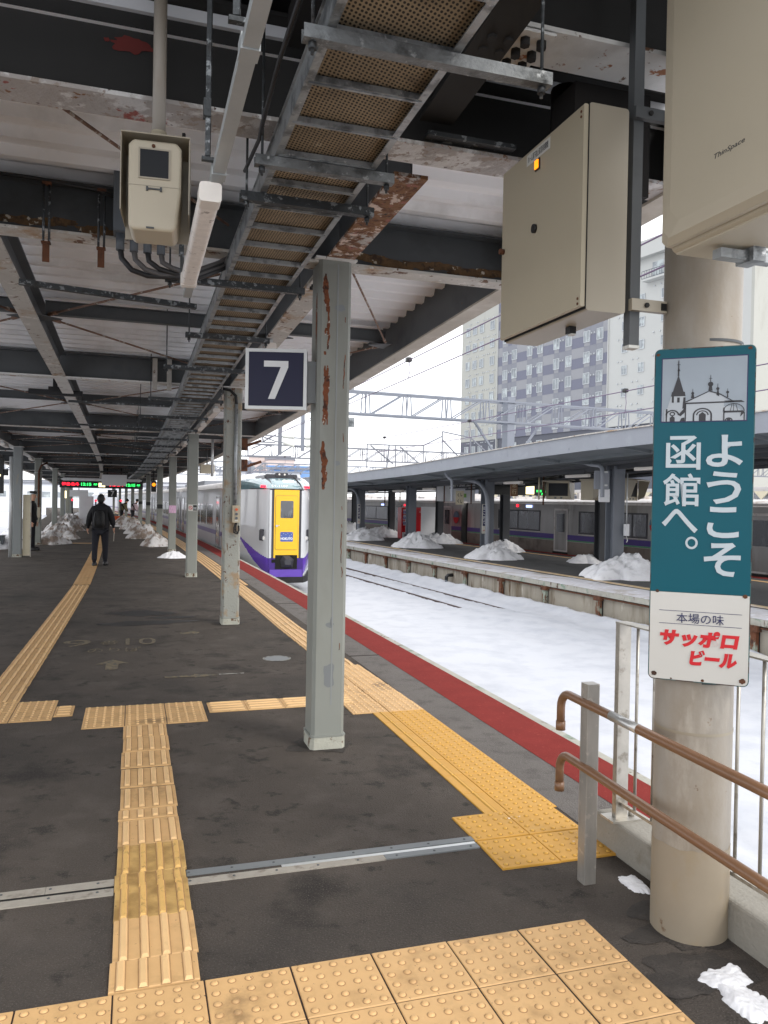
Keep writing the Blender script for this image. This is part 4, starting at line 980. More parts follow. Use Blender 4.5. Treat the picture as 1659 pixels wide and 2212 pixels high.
# grey junction box with cable glands behind the camera housing
jb = thing('junction_box', 'grey junction box with four glands and thick looping cables on the rusty cross beam', 'junction box', N(-.16, -1.25, 3.28), TH)
mb = MB(); mb.box(-.16, .16, -.08, .06, 0, .42); part('box', mb, 'grey_box', jb, local=True)
mb = MB()
for x in (-.12, -.04, .04, .12): mb.tube([(x, -.01, .0), (x, -.01, -.10)], .026, 10)
part('glands', mb, 'grey_box', jb, local=True)
for i, x in enumerate((-.12, -.04, .04, .12)):
    mb = MB(); e = Vector((.66, .12, -.02 + .02 * i))
    pts = [Vector((x, -.01, -.08)), Vector((x + .01, -.02, -.15)), Vector((x + .07, -.02, -.215 + .012 * i)), Vector((x + .16, 0, -.235 + .014 * i)), Vector((.34, .02, -.215 + .015 * i)), Vector((.48, .05, -.14 + .015 * i)), e, Vector((.82, .2, .06))]
    q = []
    for a, b in zip(pts[:-1], pts[1:]): q += [a, (a + b) / 2]
    mb.tube(q + [pts[-1]], .017, 8); part('cable', mb, 'cable_grey' if i % 2 else 'cable', jb, local=True)
for k, l in enumerate((-1.79, -1.48)):
    bk = thing('clamp_bracket', ('left' if k == 0 else 'right') + ' of the two rusty clamp brackets with twin rods left of the camera housing', 'bracket', N(-.12, l, 3.2), TH)
    mb = MB()
    for x in (-.016, .016): mb.tube([(x, -.02, -.02), (x, -.02, .34)], .008, 6)
    part('rods', mb, 'galv_dark', bk, local=True)
    mb = MB(); mb.box(-.026, .026, -.05, .0, -.02, -.012); mb.box(-.02, .02, -.03, -.024, -.13, -.01); mb.box(-.026, .026, -.04, .0, .33, .345); o = part('clamp_plates', mb, 'rust', bk, local=True); o['kind'] = 'stuff'
mb = MB(); mb.tube([N(-.1, -2.6, 3.58), N(-.14, -1.85, 3.56), N(-.14, -1.5, 3.54), N(-.14, -1.38, 3.5)], .012, 6)
solo('beam_cable', mb, 'cable', 'thin black cable along the top of the rusty cross beam into the grey junction box', 'cable', N(-.12, -2, 3.55))
for k, (l, s) in enumerate(((-1.02, 5.42), (-.84, 5.42))):
    bk = thing('clamp_bracket', ('left' if k == 0 else 'right') + ' of the two clamp brackets on the second cross beam, left of the cable ladder', 'bracket', N(s, l, zt(s)), TH)
    mb = MB(); mb.box(-.03, .03, -.05, -.02, -.03, .3); mb.box(-.03, .03, -.06, .0, -.1, -.02); part('strap', mb, 'steel_stain', bk, local=True)
tb = thing('hanging_board', 'thin black board seen edge-on, hung from the second cross beam', 'display board', (-4.75, 11.35, 3.13), NA(6))
mb = MB(); mb.box(-.36, .36, -.05, .05, 0, .075); part('board', mb, 'black_plastic', tb, local=True)
mb = MB(); mb.box(-.10, .08, -.04, .04, .075, .12); mb.box(-.04, .02, -.03, .03, .12, .28); part('mount', mb, 'black_plastic', tb, local=True)
mb = MB(); mb.tube([(.03, -.02, .27), (.07, -.03, .2), (.03, -.03, .13), (.12, -.04, .10), (.16, -.04, .06)], .006, 5); part('wire', mb, 'galvanised', tb, local=True)
tb2 = copy_tree(tb, loc=N(25, -2.1, zt(25) - .1), label='second thin black board seen edge-on, further down the canopy')

# ------------------------------------------------------------------ cabinet A (control box with amber lamp)
ca = thing('control_cabinet', 'beige control cabinet with an amber lamp and a printed label hanging right of centre', 'cabinet', N(-2.30, .438, 2.412), TH); ca.scale = (1, .867, .98)
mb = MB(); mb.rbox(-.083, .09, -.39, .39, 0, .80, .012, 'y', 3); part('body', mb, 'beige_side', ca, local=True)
mb = MB(); mb.rbox(-.108, -.088, -.392, .392, .012, .79, .006, 'y', 3); dr = part('door', mb, 'beige', ca, local=True)
mb = MB(); mb.box(-.0885, -.0845, -.395, .39, .005, .80); part('door_gap', mb, 'dark_gap', ca, local=True)
MD = FM(Vector((-.108, 0, 0))) @ Matrix.Rotation(-PI / 2, 4, 'Z') @ Matrix.Rotation(PI / 2, 4, 'X')   # x right = towards the viewer (-y), y up, z out (-x)
def doorbox(x0, x1, y0, y1, d, name, m_, par=dr, d0=0.0):
    mb = MB(); mb.box(x0, x1, y0, y1, d0, d, MD); return part(name, mb, m_, par, local=True)
lb = doorbox(-.13, .10, .728, .776, .001, 'label', 'label_white')
mb = MB(); put_text(mb, 'ホーム落下防止装置用制御盤', -.115, .737, .20, .030, MD @ Matrix.Translation((0, 0, .0012)), th=.0003); part('lettering', mb, 'ink', lb, local=True)
doorbox(-.035, .007, .675, .722, .006, 'lamp_bezel', 'black_plastic'); doorbox(-.029, .001, .681, .716, .011, 'lamp', 'amber')
mb = MB(); mb.tube([MD @ Vector((-.03, .43, 0)), MD @ Vector((-.03, .43, .012))], .019, 14); part('lock', mb, 'black_plastic', dr, local=True)
mb = MB(); mb.tube([MD @ Vector((-.37, .42, 0)), MD @ Vector((-.37, .42, .022))], .013, 10); part('latch', mb, 'rust', dr, local=True)
mb = MB()
for y in (.765, .745, .045, .025): mb.tube([MD @ Vector((.372, y, 0)), MD @ Vector((.372, y, .003))], .0055, 8)
o = part('screws', mb, 'rust', dr, local=True); o['kind'] = 'stuff'
mb = MB(); mb.box(-.0, .03, -.1, -.06, -.03, -.001); part('cable_gland', mb, 'black_plastic', ca, local=True)
mb = MB(); mb.box(.01, .03, -.098, -.062, -.036, -.030); part('gland_cap', mb, 'label_white', ca, local=True)
un = thing('mounting_channel', 'dark upright channel with clamps between the control cabinet and the round pillar', 'mounting channel', N(-2.6, .585, 2.30), TH)
mb = MB(); mb.box(-.022, .022, -.02, .02, 0, 1.45); part('channel', mb, 'steel_grey', un, local=True)
mb = MB(); mb.box(-.024, .024, -.022, .022, -.012, .0); part('end_cap', mb, 'label_white', un, local=True)
for z in (.13, .87):
    mb = MB(); mb.box(-.03, .13, -.045, -.022, z, z + .045); part('clamp', mb, 'beige_side' if z < .5 else 'steel_grey', un, local=True)
    mb = MB(); mb.tube([(.035, -.045, z + .022), (.035, -.053, z + .022)], .010, 6); part('bolt', mb, 'steel_dark', un, local=True)
    mb = MB(); mb.box(.102, .128, -.047, -.044, z + .008, z + .036); part('slot', mb, 'dark_gap', un, local=True)

# ------------------------------------------------------------------ cabinet B (large, out of the top right corner)
cb = thing('equipment_cabinet', 'large beige cabinet with a sculpted door filling the top right corner', 'cabinet', N(-3.55, .538, 2.53), TH)
mb = MB(); mb.rbox(-.08, .185, -.56, .55, .0, .95, .03, 'y', 4); part('body', mb, 'beige_light', cb, local=True)
def ring(x, y0, y1, z0, z1, c):
    return [Vector((x, y, z)) for y, z in ((y0, z0 + c), (y0 + c, z0), (y1 - c, z0), (y1, z0 + c), (y1, z1 - c), (y1 - c, z1), (y0 + c, z1), (y0, z1 - c))]
mb = MB(); mb.loft([ring(-.082, -.58, .57, .015, .93, .025), ring(-.100, -.58, .57, .015, .93, .025), ring(-.118, -.56, .545, .035, .91, .035), ring(-.124, -.52, .50, .075, .87, .045)], smooth=False); dr = part('door', mb, 'beige_light', cb, local=True)
mb = MB(); mb.box(-.06, .17, -.56, .545, -.004, .004); part('bottom_plate', mb, 'beige_light', cb, local=True)
MD = FM(Vector((-.1245, 0, 0))) @ Matrix.Rotation(-PI / 2, 4, 'Z') @ Matrix.Rotation(PI / 2, 4, 'X')
mb = MB(); put_text(mb, 'ThinSpace', -.30, .20, .13, .020, MD, shear=.3, th=.0003); part('lettering', mb, 'ink', dr, local=True)
mb = MB(); mb.bar(Vector((.0, .42, -.03)), Vector((.22, .42, -.03)), .04, .03); mb.box(.11, .16, .38, .46, -.05, .05); part('bracket', mb, 'galvanised', cb, local=True)

# ------------------------------------------------------------------ round pillar and the enamel welcome sign
PX, PYY = 1.245, 3.125
rp = thing('round_pillar', 'thick round beige pillar behind the handrail, stained at its foot', 'pillar', (PX, PYY, 0), TH)
mb = MB(); mb.tube([(0, 0, z) for z in (0, .42, .421, 2, 3.6)], .146, 40); part('shaft', mb, 'beige_round', rp, local=True)
mat('pillar_dirt', (150, 138, 120), .6, var=.06, vs_=4, layers=[((150, 134, 108), 5, .5, .15), ((112, 84, 60), 9, .68, .04)])
mb = MB(); zs = []
vs = []
for j in range(2):
    for i in range(41):
        a = 2 * PI * i / 40; zz = -.01 if j == 0 else .36 + .012 * fbm(math.cos(a) * 1.5, math.sin(a) * 1.5, 2); vs.append(((.1468) * math.cos(a), .1468 * math.sin(a), zz))
mb.add(vs, [(i, i + 1, 42 + i, 41 + i) for i in range(40)], True); part('stained_foot', mb, 'pillar_dirt', rp, local=True)
mb = MB(); mb.tube([(0, 0, .80 + .001), (0, 0, .812)], .1475, 40, cap=False); part('paint_line', mb, 'beige_side', rp, local=True)
SA = math.atan2(-PX, PYY)         # sign turned to face the viewer
mat('sign_letter', (186, 196, 202), .45)
ws = thing('welcome_sign', 'teal and white enamel sign with Japanese lettering strapped to the round pillar', 'sign', (PX - .165 * math.sin(-SA), PYY - .165 * math.cos(SA), 1.012), SA - R(1)); ws.location.x += .012; ws.scale = (.93, 1, 1)
W2, HH, ZB = .190, 1.262, .338
mb = MB(); mb.rbox(-W2, W2, -.012, .018, 0, HH, .022, 'y', 5); part('plate', mb, 'teal_edge', ws, local=True)
mb = MB()
def rrect(x0, x1, z0, z1, r, n=5):
    P = []
    for cx, cz, st, k in ((x1 - r, z1 - r, 0, r), (x0 + r, z1 - r, 90, r), (x0 + r, z0 + r, 180, r), (x1 - r, z0 + r, 270, r)):
        for i in range(n + 1): t = R(st + 90 * i / n); P.append((cx + k * math.cos(t), cz + k * math.sin(t)))
    return P
FW = lambda p, c: Vector((p[0], c, p[1]))
P = [(x, z) for x, z in rrect(-W2 + .004, W2 - .004, ZB, HH - .004, .018)]; P = [(x, z) if z > ZB + .019 else ((-W2 + .004 if x < 0 else W2 - .004), ZB) for x, z in P]
Pq = []
for p in P:
    if not Pq or p != Pq[-1]: Pq.append(p)
mb.prism(Pq, -.0155, -.0122, FW); tl = part('teal_panel', mb, 'teal', ws, local=True)
P = [(x, z) for x, z in rrect(-W2 + .004, W2 - .004, .004, ZB - .002, .018)]; P = [(x, z) if z < ZB - .021 else ((-W2 + .004 if x < 0 else W2 - .004), ZB - .002) for x, z in P]; Pq = []
for p in P:
    if not Pq or p != Pq[-1]: Pq.append(p)
mb = MB(); mb.prism(Pq, -.0155, -.0122, FW); wl = part('white_panel', mb, 'enamel_white', ws, local=True)
MS = Matrix.Rotation(PI / 2, 4, 'X') @ Matrix.Translation((0, 0, .0158))
def spt(px, py):   # sign plane coordinates from fractions of the photo crop (left/right 0..1, top 0..1)
    return (-W2 + 2 * W2 * px, HH * (1 - py))
def rect_on(name, m_, x0, x1, z0, z1, par, lift=0.0):
    mb = MB(); mb.box(x0, x1, z0, z1, 0, .0006, MS @ Matrix.Translation((0, 0, lift))); return part(name, mb, m_, par, local=True)
# picture of a church with spire and dome
bx0, bx1, bz0, bz1 = -.158, .158, .985, 1.222
pc = rect_on('picture_border', 'ink_navy', bx0 - .004, bx1 + .004, bz0 - .004, bz1 + .004, tl)
rect_on('picture_ground', 'pic_grey', bx0, bx1, bz0, bz1, tl, .0008)
def pp(m_, name, polys, lift):
    mb = MB()
    for P in polys:
        mb.prism([(bx0 + (bx1 - bx0) * x, bz0 + (bz1 - bz0) * y) for x, y in P], 0, .0004, lambda p, c: Vector((p[0], p[1], c)), MS @ Matrix.Translation((0, 0, lift)))
    part(name, mb, m_, tl, local=True)
def arc(cx, cy, r0, r1, a0, a1, n=10, sy=1.0): return [(cx + r1 * math.cos(R(a0 + (a1 - a0) * i / n)), cy + sy * r1 * math.sin(R(a0 + (a1 - a0) * i / n))) for i in range(n + 1)] + [(cx + r0 * math.cos(R(a1 - (a1 - a0) * i / n)), cy + sy * r0 * math.sin(R(a1 - (a1 - a0) * i / n))) for i in range(n + 1)]
pp('pic_light', 'picture_walls', [[(.03, 0), (.98, 0), (.98, .12), (.86, .22), (.74, .22), (.74, .30), (.3, .30), (.26, .44), (.12, .44), (.07, .22), (.03, .18)], [(.3, .3), (.8, .3), (.68, .42), (.56, .46)]], .0016)
pp('ink', 'picture_ink', [
    [(.195, .74), (.26, .47), (.13, .47)], [(.19, .97), (.2, .97), (.205, .72), (.185, .72)], [(.175, .9), (.215, .9), (.215, .908), (.175, .908)], [(.18, .80), (.215, .80), (.205, .84), (.19, .84)],
    [(.11, .40), (.285, .40), (.275, .47), (.12, .47)], [(.12, .30), (.145, .30), (.145, .40), (.12, .40)], [(.185, .3), (.215, .3), (.215, .38), (.185, .38)], [(.25, .2), (.29, .2), (.285, .38), (.26, .38)],
    [(.05, 0), (.065, 0), (.07, .2), (.05, .2)], arc(.13, .10, .065, .085, 0, 180), arc(.13, .12, .02, .035, 0, 360, 14), [(.1, 0), (.16, 0), (.16, .06), (.13, .09), (.1, .06)],
    [(.22, 0), (.28, 0), (.275, .06), (.24, .05)], [(.2, .10), (.28, .22), (.28, .14), (.23, .08)], [(.29, .27), (.86, .28), (.86, .30), (.28, .295)], [(.80, .28), (.98, .28), (.94, .31), (.74, .31)],
    [(.3, .3), (.56, .455), (.56, .47), (.28, .31)], [(.56, .46), (.7, .40), (.82, .31), (.84, .31), (.70, .42), (.57, .475)],
    [(.555, .47), (.605, .47), (.595, .56), (.565, .56)], arc(.58, .575, 0, .032, 0, 360, 14, 1.2), [(.574, .6), (.584, .6), (.582, .72), (.577, .72)], [(.562, .66), (.598, .66), (.598, .667), (.562, .667)],
    arc(.665, .50, 0, .02, 0, 360, 10, 1.2), [(.65, .40), (.685, .38), (.675, .48), (.66, .48)], [(.66, .52), (.668, .52), (.667, .58), (.662, .58)], arc(.78, .44, 0, .018, 0, 360, 10, 1.2), [(.772, .36), (.79, .36), (.785, .42), (.776, .42)], [(.776, .45), (.783, .45), (.782, .5), (.778, .5)],
    arc(.37, .44, 0, .018, 0, 360, 10, 1.2), [(.35, .36), (.392, .37), (.38, .43), (.36, .43)], [(.366, .45), (.374, .45), (.372, .51), (.368, .51)],
    arc(.49, .09, .095, .115, 0, 180, 12), arc(.49, .09, .06, .075, 0, 180, 12), [(.45, 0), (.53, 0), (.53, .10), (.49, .14), (.45, .10)], [(.375, 0), (.395, 0), (.395, .09), (.375, .09)], [(.585, 0), (.605, 0), (.605, .09), (.585, .09)],
    [(.28, 0), (.295, 0), (.295, .28), (.28, .28)], [(.735, 0), (.75, 0), (.75, .2), (.735, .2)], [(.735, .12), (.985, .12), (.96, .15), (.74, .15)], arc(.855, .14, .115, .125, 0, 180, 12), [(.85, .14), (.856, .14), (.858, .26), (.85, .26)], [(.81, .14), (.816, .14), (.838, .25), (.83, .25)], [(.90, .14), (.906, .14), (.882, .25), (.874, .25)], [(.97, 0), (.982, 0), (.982, .12), (.97, .12)], [(.93, .05), (.98, .12), (.94, .12)], arc(.80, .0, .03, .045, 0, 180, 8), [(.78, 0), (.82, 0), (.82, .03), (.78, .03)]], .0024)
def glyph(s, cx, cz, w_, h_, m_, par, fat=.0, shear=0.0):
    mb = MB(); put_text(mb, s, cx - w_ / 2, cz - h_ / 2, w_, h_, MS @ Matrix.Translation((0, 0, .0012)), shear=shear, th=.0008, fat=fat); return part('lettering', mb, m_, par, local=True)
# measured on the photo: centre x, centre y as fractions of width / height
for s_, fx, fy, gw, gh, ft in (('よ', .705, .305, .125, .115, .0034), ('う', .70, .425, .128, .115, .0034) , ('こ', .695, .548, .120, .10, .0034), ('そ', .705, .655, .13, .125, .0034)):
    pass
KX, EX = .082, -.098
for s_, cx, cz, gw, gh in (('よ', KX, .872, .136, .119), ('う', KX, .735, .128, .122), ('こ', KX, .606, .118, .116), ('そ', KX, .468, .136, .126)):
    glyph(s_, cx, cz, gw, gh, 'sign_letter', tl, fat=.0038)
for s_, cx, cz, gw, gh in (('函', -.072, .866, .132, .128), ('館', -.076, .726, .142, .124), ('へ', -.080, .608, .138, .090)):
    glyph(s_, cx, cz, gw, gh, 'sign_letter', tl, fat=.0022)
mb = MB(); Mc = MS @ Matrix.Translation((0, 0, .0012))
for i in range(28):
    a, b = 2 * PI * i / 28, 2 * PI * (i + 1) / 28
    mb.add([Mc @ Vector((-.033 + r_ * math.cos(q), .526 + r_ * math.sin(q), 0)) for r_, q in ((.015, a), (.0235, a), (.0235, b), (.015, b))], [(0, 1, 2, 3)])
part('lettering', mb, 'sign_letter', tl, local=True)
rect_on('rule', 'ink_navy', -.150, .160, .2655, .2672, wl); rect_on('rule', 'ink_navy', -.150, .160, .2165, .2182, wl)
glyph('本場の味', .005, .241, .178, .037, 'ink_navy', wl)
glyph('サッポロ', -.004, .165, .296, .066, 'ink_red', wl, fat=.0042, shear=.16)
glyph('ビール', .054, .094, .176, .060, 'ink_red', wl, fat=.0042, shear=.16)
mb = MB()
for x, z, r_ in ((-.166, .022, .010), (.166, .022, .012), (-.160, ZB - .0, .007), (.17, ZB - .003, .009), (-.1, .008, .004), (.02, .010, .006)):
    blob(mb, MS @ Matrix.Translation((0, 0, .001)), x, z, r_, r_ * .8, x * 50)
o = part('rust_spots', mb, 'rust', wl, local=True); o['kind'] = 'stuff'
mb = MB()
for x, z, r_ in ((-.176, HH - .022, .007), (.168, HH - .012, .008)): blob(mb, MS @ Matrix.Translation((0, 0, .001)), x, z, r_, r_ * .7, x * 50)
o = part('rust_spots', mb, 'rust', tl, local=True); o['kind'] = 'stuff'
mb = MB(); mb.tube([(0, .165, 1.29), (0, .165, 1.30)], .149, 32, cap=False); mb.tube([(0, .165, .0 - .012), (0, .165, -.0)], .149, 32, cap=False); part('strap', mb, 'steel_grey', ws, local=True)

# ------------------------------------------------------------------ lights under the beams, cable post, hanging post
def beam_light(s, l, z, label, lit=False, L_=.95, group='tube lights under the canopy beams'):
    t = thing('tube_light', label, 'light', N(s, l, z), NA(s), group)
    mb = MB(); mb.rbox(-.055, .055, -L_ / 2, L_ / 2, -.075, -.01, .02, 'y', 3); part('cover', mb, 'lamp_white', t, local=True)
    mb = MB(); mb.box(-.03, .03, -L_ / 2 + .05, L_ / 2 - .05, -.012, .03); part('spine', mb, 'alu', t, local=True); return t
for i, s in enumerate([2.8, 7.8, 10.0, 14.2, 17.8, 22.5, 25.5, 30, 34, 40, 47]):
    beam_light(s, -.03, zt(s) - .03, ['tube light on the beam just above the number 7 sign', 'tube light beside the head of the pillar with the push button box', 'tube light between the second and third right pillars', 'tube light just past the third right pillar', 'tube light between the third and fourth right pillars', 'tube light just past the fourth right pillar', 'tube light before the fifth right pillar', 'tube light just past the fifth right pillar', 'tube light before the sixth right pillar', 'tube light past the sixth right pillar', 'far tube light over the right pillar row'][i])
for i, s in enumerate([17.2, 20.6, 24.0, 27.6, 31.5, 36]):
    beam_light(s, LROW + .02, zt(s) - .03, ['tube light at the head of the nearest left pillar', 'tube light between the first two left pillars', 'tube light at the left pillar with the brown pipe', 'tube light past the second left pillar', 'tube light at the third left pillar', 'far tube light over the left pillar row'][i])
hpz = thing('hanging_post', 'thin grey post hanging from the canopy between the second and third right pillars', 'hanging post', N(15.1, .72, 2.26), NA(15))
mb = MB(); mb.tube([(0, 0, 0), (0, 0, 1.0)], .035, 10); part('post', mb, 'alu', hpz, local=True)
hs = thing('hanging_speaker', 'small beige hooded camera on a chain near the canopy edge', 'camera', N(18.6, .95, 2.45), NA(18))
mb = MB(); mb.box(-.2, .2, -.2, .2, 0, .26); part('case', mb, 'beige', hs, local=True)
mb = MB(); mb.tube([(0, 0, .26), (0, 0, .75)], .022, 6); part('stem', mb, 'steel_grey', hs, local=True)
# ------------------------------------------------------------------ white express train at the near platform
TS, TL = 18.3, 3.30
et = thing('express_train', 'white express train with a yellow end door and purple chin standing at the near platform', 'train', N(TS, TL, -1.2), NA(TS))
def TP(u, x, z): return N(TS + u, TL + x, z)
ZB_, ZS = -.62, 2.02
def half(u): return .53 + .87 * min(1, max(0, u) / 2.7) ** .66
def topz(u): return 2.03 + .58 * (1 - math.exp(-max(0, u) / .85)) if u < 3.2 else 2.03 + .58 * (1 - math.exp(-3.2 / .85)) - min(.16, (u - 3.2) * .12)
NH = 14; LZS = [ZB_, -.45, -.25, -.05, .12, .3, .45, .6, .9, 1.3, 1.7, ZS]
def ring_t(u):
    w_ = half(u); tz = topz(u); P = []
    for z in LZS:
        tum = 1 - .10 * max(0, (-.1 - z) / .5) ** 1.5 - .015 * max(0, (z - .9)); P.append((w_ * tum, z))
    for i in range(1, NH):
        a = PI * i / NH; k_ = .985; e = .75
        cx = math.copysign(abs(math.cos(a)) ** e, math.cos(a)); P.append((w_ * k_ * cx, ZS + (tz - ZS) * math.sin(a) ** .8))
    for z in LZS[::-1]:
        tum = 1 - .10 * max(0, (-.1 - z) / .5) ** 1.5 - .015 * max(0, (z - .9)); P.append((-w_ * tum, z))
    return P
US = [0, .04, .1, .18, .28, .4, .55, .72, .9, 1.1, 1.35, 1.6, 1.9, 2.2, 2.6, 3.0, 3.4, 3.9, 4.5]
grid_t = [ring_t(u) for u in US]
bins = {}
def put(nm, pts, sm=True):
    mb = bins.setdefault(nm, MB()); mb.add(pts, [tuple(range(len(pts)))], sm)
SUB = 6
for i in range(len(US) - 1):
    for j in range(len(grid_t[0]) - 1):
        for a in range(SUB):
            for b in range(SUB):
                q = []
                for (fa, fb) in ((a, b), (a + 1, b), (a + 1, b + 1), (a, b + 1)):
                    fa /= SUB; fb /= SUB; u = US[i] + (US[i + 1] - US[i]) * fa
                    A = grid_t[i][j]; B = grid_t[i + 1][j]; C_ = grid_t[i][j + 1]; D = grid_t[i + 1][j + 1]
                    x = (A[0] * (1 - fa) + B[0] * fa) * (1 - fb) + (C_[0] * (1 - fa) + D[0] * fa) * fb
                    z = (A[1] * (1 - fa) + B[1] * fa) * (1 - fb) + (C_[1] * (1 - fa) + D[1] * fa) * fb
                    q.append((u, x, z))
                u = sum(p[0] for p in q) / 4; x = sum(p[1] for p in q) / 4; z = sum(p[2] for p in q) / 4
                nm = 'white'
                if z > ZS - .001 or (z > 1.93 and .5 < u < 2.6 and False):
                    h_ = (z - ZS) / max(topz(u) - ZS, .01)
                    if u < 1.05:
                        nm = 'glass'
                        if z < ZS + .03: nm = 'trim'
                        if .46 < abs(x) / max(half(u), .01) * (1 + .0 * u) < .56 and u > .02 and abs(x) > .4: nm = 'trim'
                        if u > .82 and abs(x) < .62: nm = 'trim'
                    elif u < 2.5 and abs(x) > .60 * half(u) and h_ < .80 - .45 * (u - 1.05) / 1.45: nm = 'glass'
                    elif u < 1.5 and abs(x) < .75: nm = 'trim'
                else:
                    hi = -.05 + .36 * u if u > .04 else -.05; lo = -.60 + .66 * u
                    hi = min(hi, .56); lo = min(lo, .42)
                    if lo < z < hi: nm = 'purple'
                put(nm, [TP(*p) for p in q])
NM = {'white': ('nose_shell', 'train_white'), 'glass': ('windscreen', 'train_glass'), 'trim': ('window_surround', 'train_trim'), 'purple': ('purple_chin', 'train_purple')}
for k_, mb in bins.items(): part(NM[k_][0], mb, NM[k_][1], et)
def pbox(name, m_, x0, x1, z0, z1, u0, u1, par=et, r=0.0):
    mb = MB()
    if r: mb.rbox(x0, x1, u0, u1, z0, z1, r, 'y', 4, FM(TP(0, 0, 0), NA(TS)))
    else: mb.box(x0, x1, u0, u1, z0, z1, FM(TP(0, 0, 0), NA(TS)))
    return part(name, mb, m_, par)
pbox('front_panel', 'train_white', -.525, -.455, -.05, 2.0, -.03, .02); pbox('front_panel', 'train_white', .455, .525, -.05, 2.0, -.03, .02)
pbox('chin_panel', 'train_purple', -.528, .528, -.62, -.052, -.028, .02)
pbox('door_edge', 'train_trim', -.452, -.385, -.05, 2.0, -.02, .02); pbox('chin_panel', 'train_purple', -.528, .528, -.62, -.052, -.028, .02)
pbox('door_edge', 'train_trim', .385, .452, -.05, 2.0, -.02, .02)
pbox('yellow_surround', 'train_yellow', -.383, .383, -.05, 2.01, -.035, .02)
yd = pbox('end_door', 'train_trim', -.345, .345, .20, 1.84, -.039, -.034, r=.06)
pbox('door_leaf', 'train_yellow', -.337, .337, .208, 1.832, -.052, -.037, yd, .055)
pbox('door_window', 'win_glass', -.19, .20, 1.16, 1.68, -.058, -.05, yd, .03)
hb_ = pbox('headboard', 'far_blue', -.19, .20, .45, .74, -.058, -.05, yd, .03)
mat('board_blue', (70, 92, 160), .3, var=.1, vs_=3); hb_.data.materials.clear(); hb_.data.materials.append(MATS['board_blue'])
MT = face_plane(TP(0, 0, 0), NA(TS))
mb = MB(); put_text(mb, 'HOKUTO', -.18, .50, .37, .075, MT @ Matrix.Translation((0, 0, .0585)), fat=.004); part('lettering', mb, 'white_letter', yd)
mb = MB()
for x, z in ((-.15, .63), (-.09, .69), (-.02, .66), (.04, .69), (.1, .62), (.15, .66), (.17, .71)): mb.box(x - .008, x + .008, z - .008, z + .008, .0585, .0595, MT)
part('star_dots', mb, 'white_letter', yd)
mb = MB(); mb.tube([MT @ Vector((-.30, .92, .052)), MT @ Vector((-.30, .92, .07))], .032, 10); mb.bar(MT @ Vector((-.31, .92, .07)), MT @ Vector((-.22, .94, .07)), .015, .015); part('door_handle', mb, 'alu', yd)
pbox('coupler_bay', 'dark_gap', -.33, .34, -.38, .04, -.045, .02); pbox('coupler_bay', 'dark_gap', -.44, -.33, -.19, -.09, -.04, .02)
mb = MB(); P = [(-.14, -.34), (.2, -.34), (.24, -.1), (.1, .02), (-.1, .02), (-.18, -.12)]
mb.loft([[MT @ Vector((x, z, .045)) for x, z in P], [MT @ Vector((x * .5 + .02, z * .5 - .08, .17)) for x, z in P]], smooth=False); part('coupler', mb, 'train_trim', et)
pbox('step', 'train_purple', -.5, .5, -.62, -.40, -.06, .02)
mb = MB()
for u0, u1, z0, z1 in ((-.05, .9, -.80, -.62),):
    mb.loft([[TP(u, -half(u) * 1.0, z0), TP(u - .04, -half(u) * .4, z0), TP(u - .04, half(u) * .4, z0), TP(u, half(u) * 1.0, z0), TP(u, half(u) * 1.0, z1), TP(u - .02, half(u) * .4, z1), TP(u - .02, -half(u) * .4, z1), TP(u, -half(u), z1)] for u in (-.06, .15, .5, 1.0, 2.2)], smooth=False)
part('snow_plough', mb, 'under', et)
mb = MB(); put_text(mb, 'ST-1107', -.47, 2.06, .55, .085, FM(TP(.0, 0, 0), NA(TS)) @ Matrix.Rotation(R(58), 4, 'X') @ Matrix.Translation((0, -.92, 1.10))); 
mb = MB(); Mt = FM(TP(-.01, 0, 2.07), NA(TS)) @ Matrix.Rotation(R(48), 4, 'X'); put_text(mb, 'ST-1107', -.47, .0, .50, .085, Mt @ Matrix.Translation((0, 0, .03))); part('lettering', mb, 'white_letter', et)
mb = MB(); mb.box(-.10, .22, .19, .27, .045, .05, Mt); part('lit_board', mb, 'lamp_lit', et)
for sx, xx in ((-1, -.70), (1, .72)):
    u = .55; x = sx * half(.16)
    mb = MB(); c0 = TP(.17, sx * (half(.17) + .01), 2.10); mb.box(-.12, .08, -.03, .02, -.03, .04, FM(c0, NA(TS) - sx * .75)); part('tail_lamp', mb, 'red_lamp', et)
# head lamps set into the corners
for sx in (-1, 1):
    u = .18; c0 = TP(u, sx * half(u), .62); A = FM(c0, NA(TS) - sx * R(-52) if False else NA(TS) + (-sx) * R(38)) @ Matrix.Rotation(PI / 2, 4, 'X')
    P = [(-.085 * sx * -1 * -1, -.16)]
    sh = [(-.10, -.15), (.10, -.17), (.11, -.03), (.02, .17), (-.06, .20), (-.11, .16), (-.12, -.1)]
    sh = [(x * (-1 if sx > 0 else 1), y) for x, y in sh]
    mb = MB(); mb.prism(sh, -.05, .045, None, A); hl = part('headlight', mb, 'train_trim', et)
    mb = MB(); mb.tube([A @ Vector((0, -.08, .04)), A @ Vector((0, -.08, .065))], .075, 16); part('lens', mb, 'alu', hl)
    mb = MB(); mb.tube([A @ Vector((0, -.08, .06)), A @ Vector((0, -.08, .075))], .045, 12); part('bulb', mb, 'lamp_white', hl)
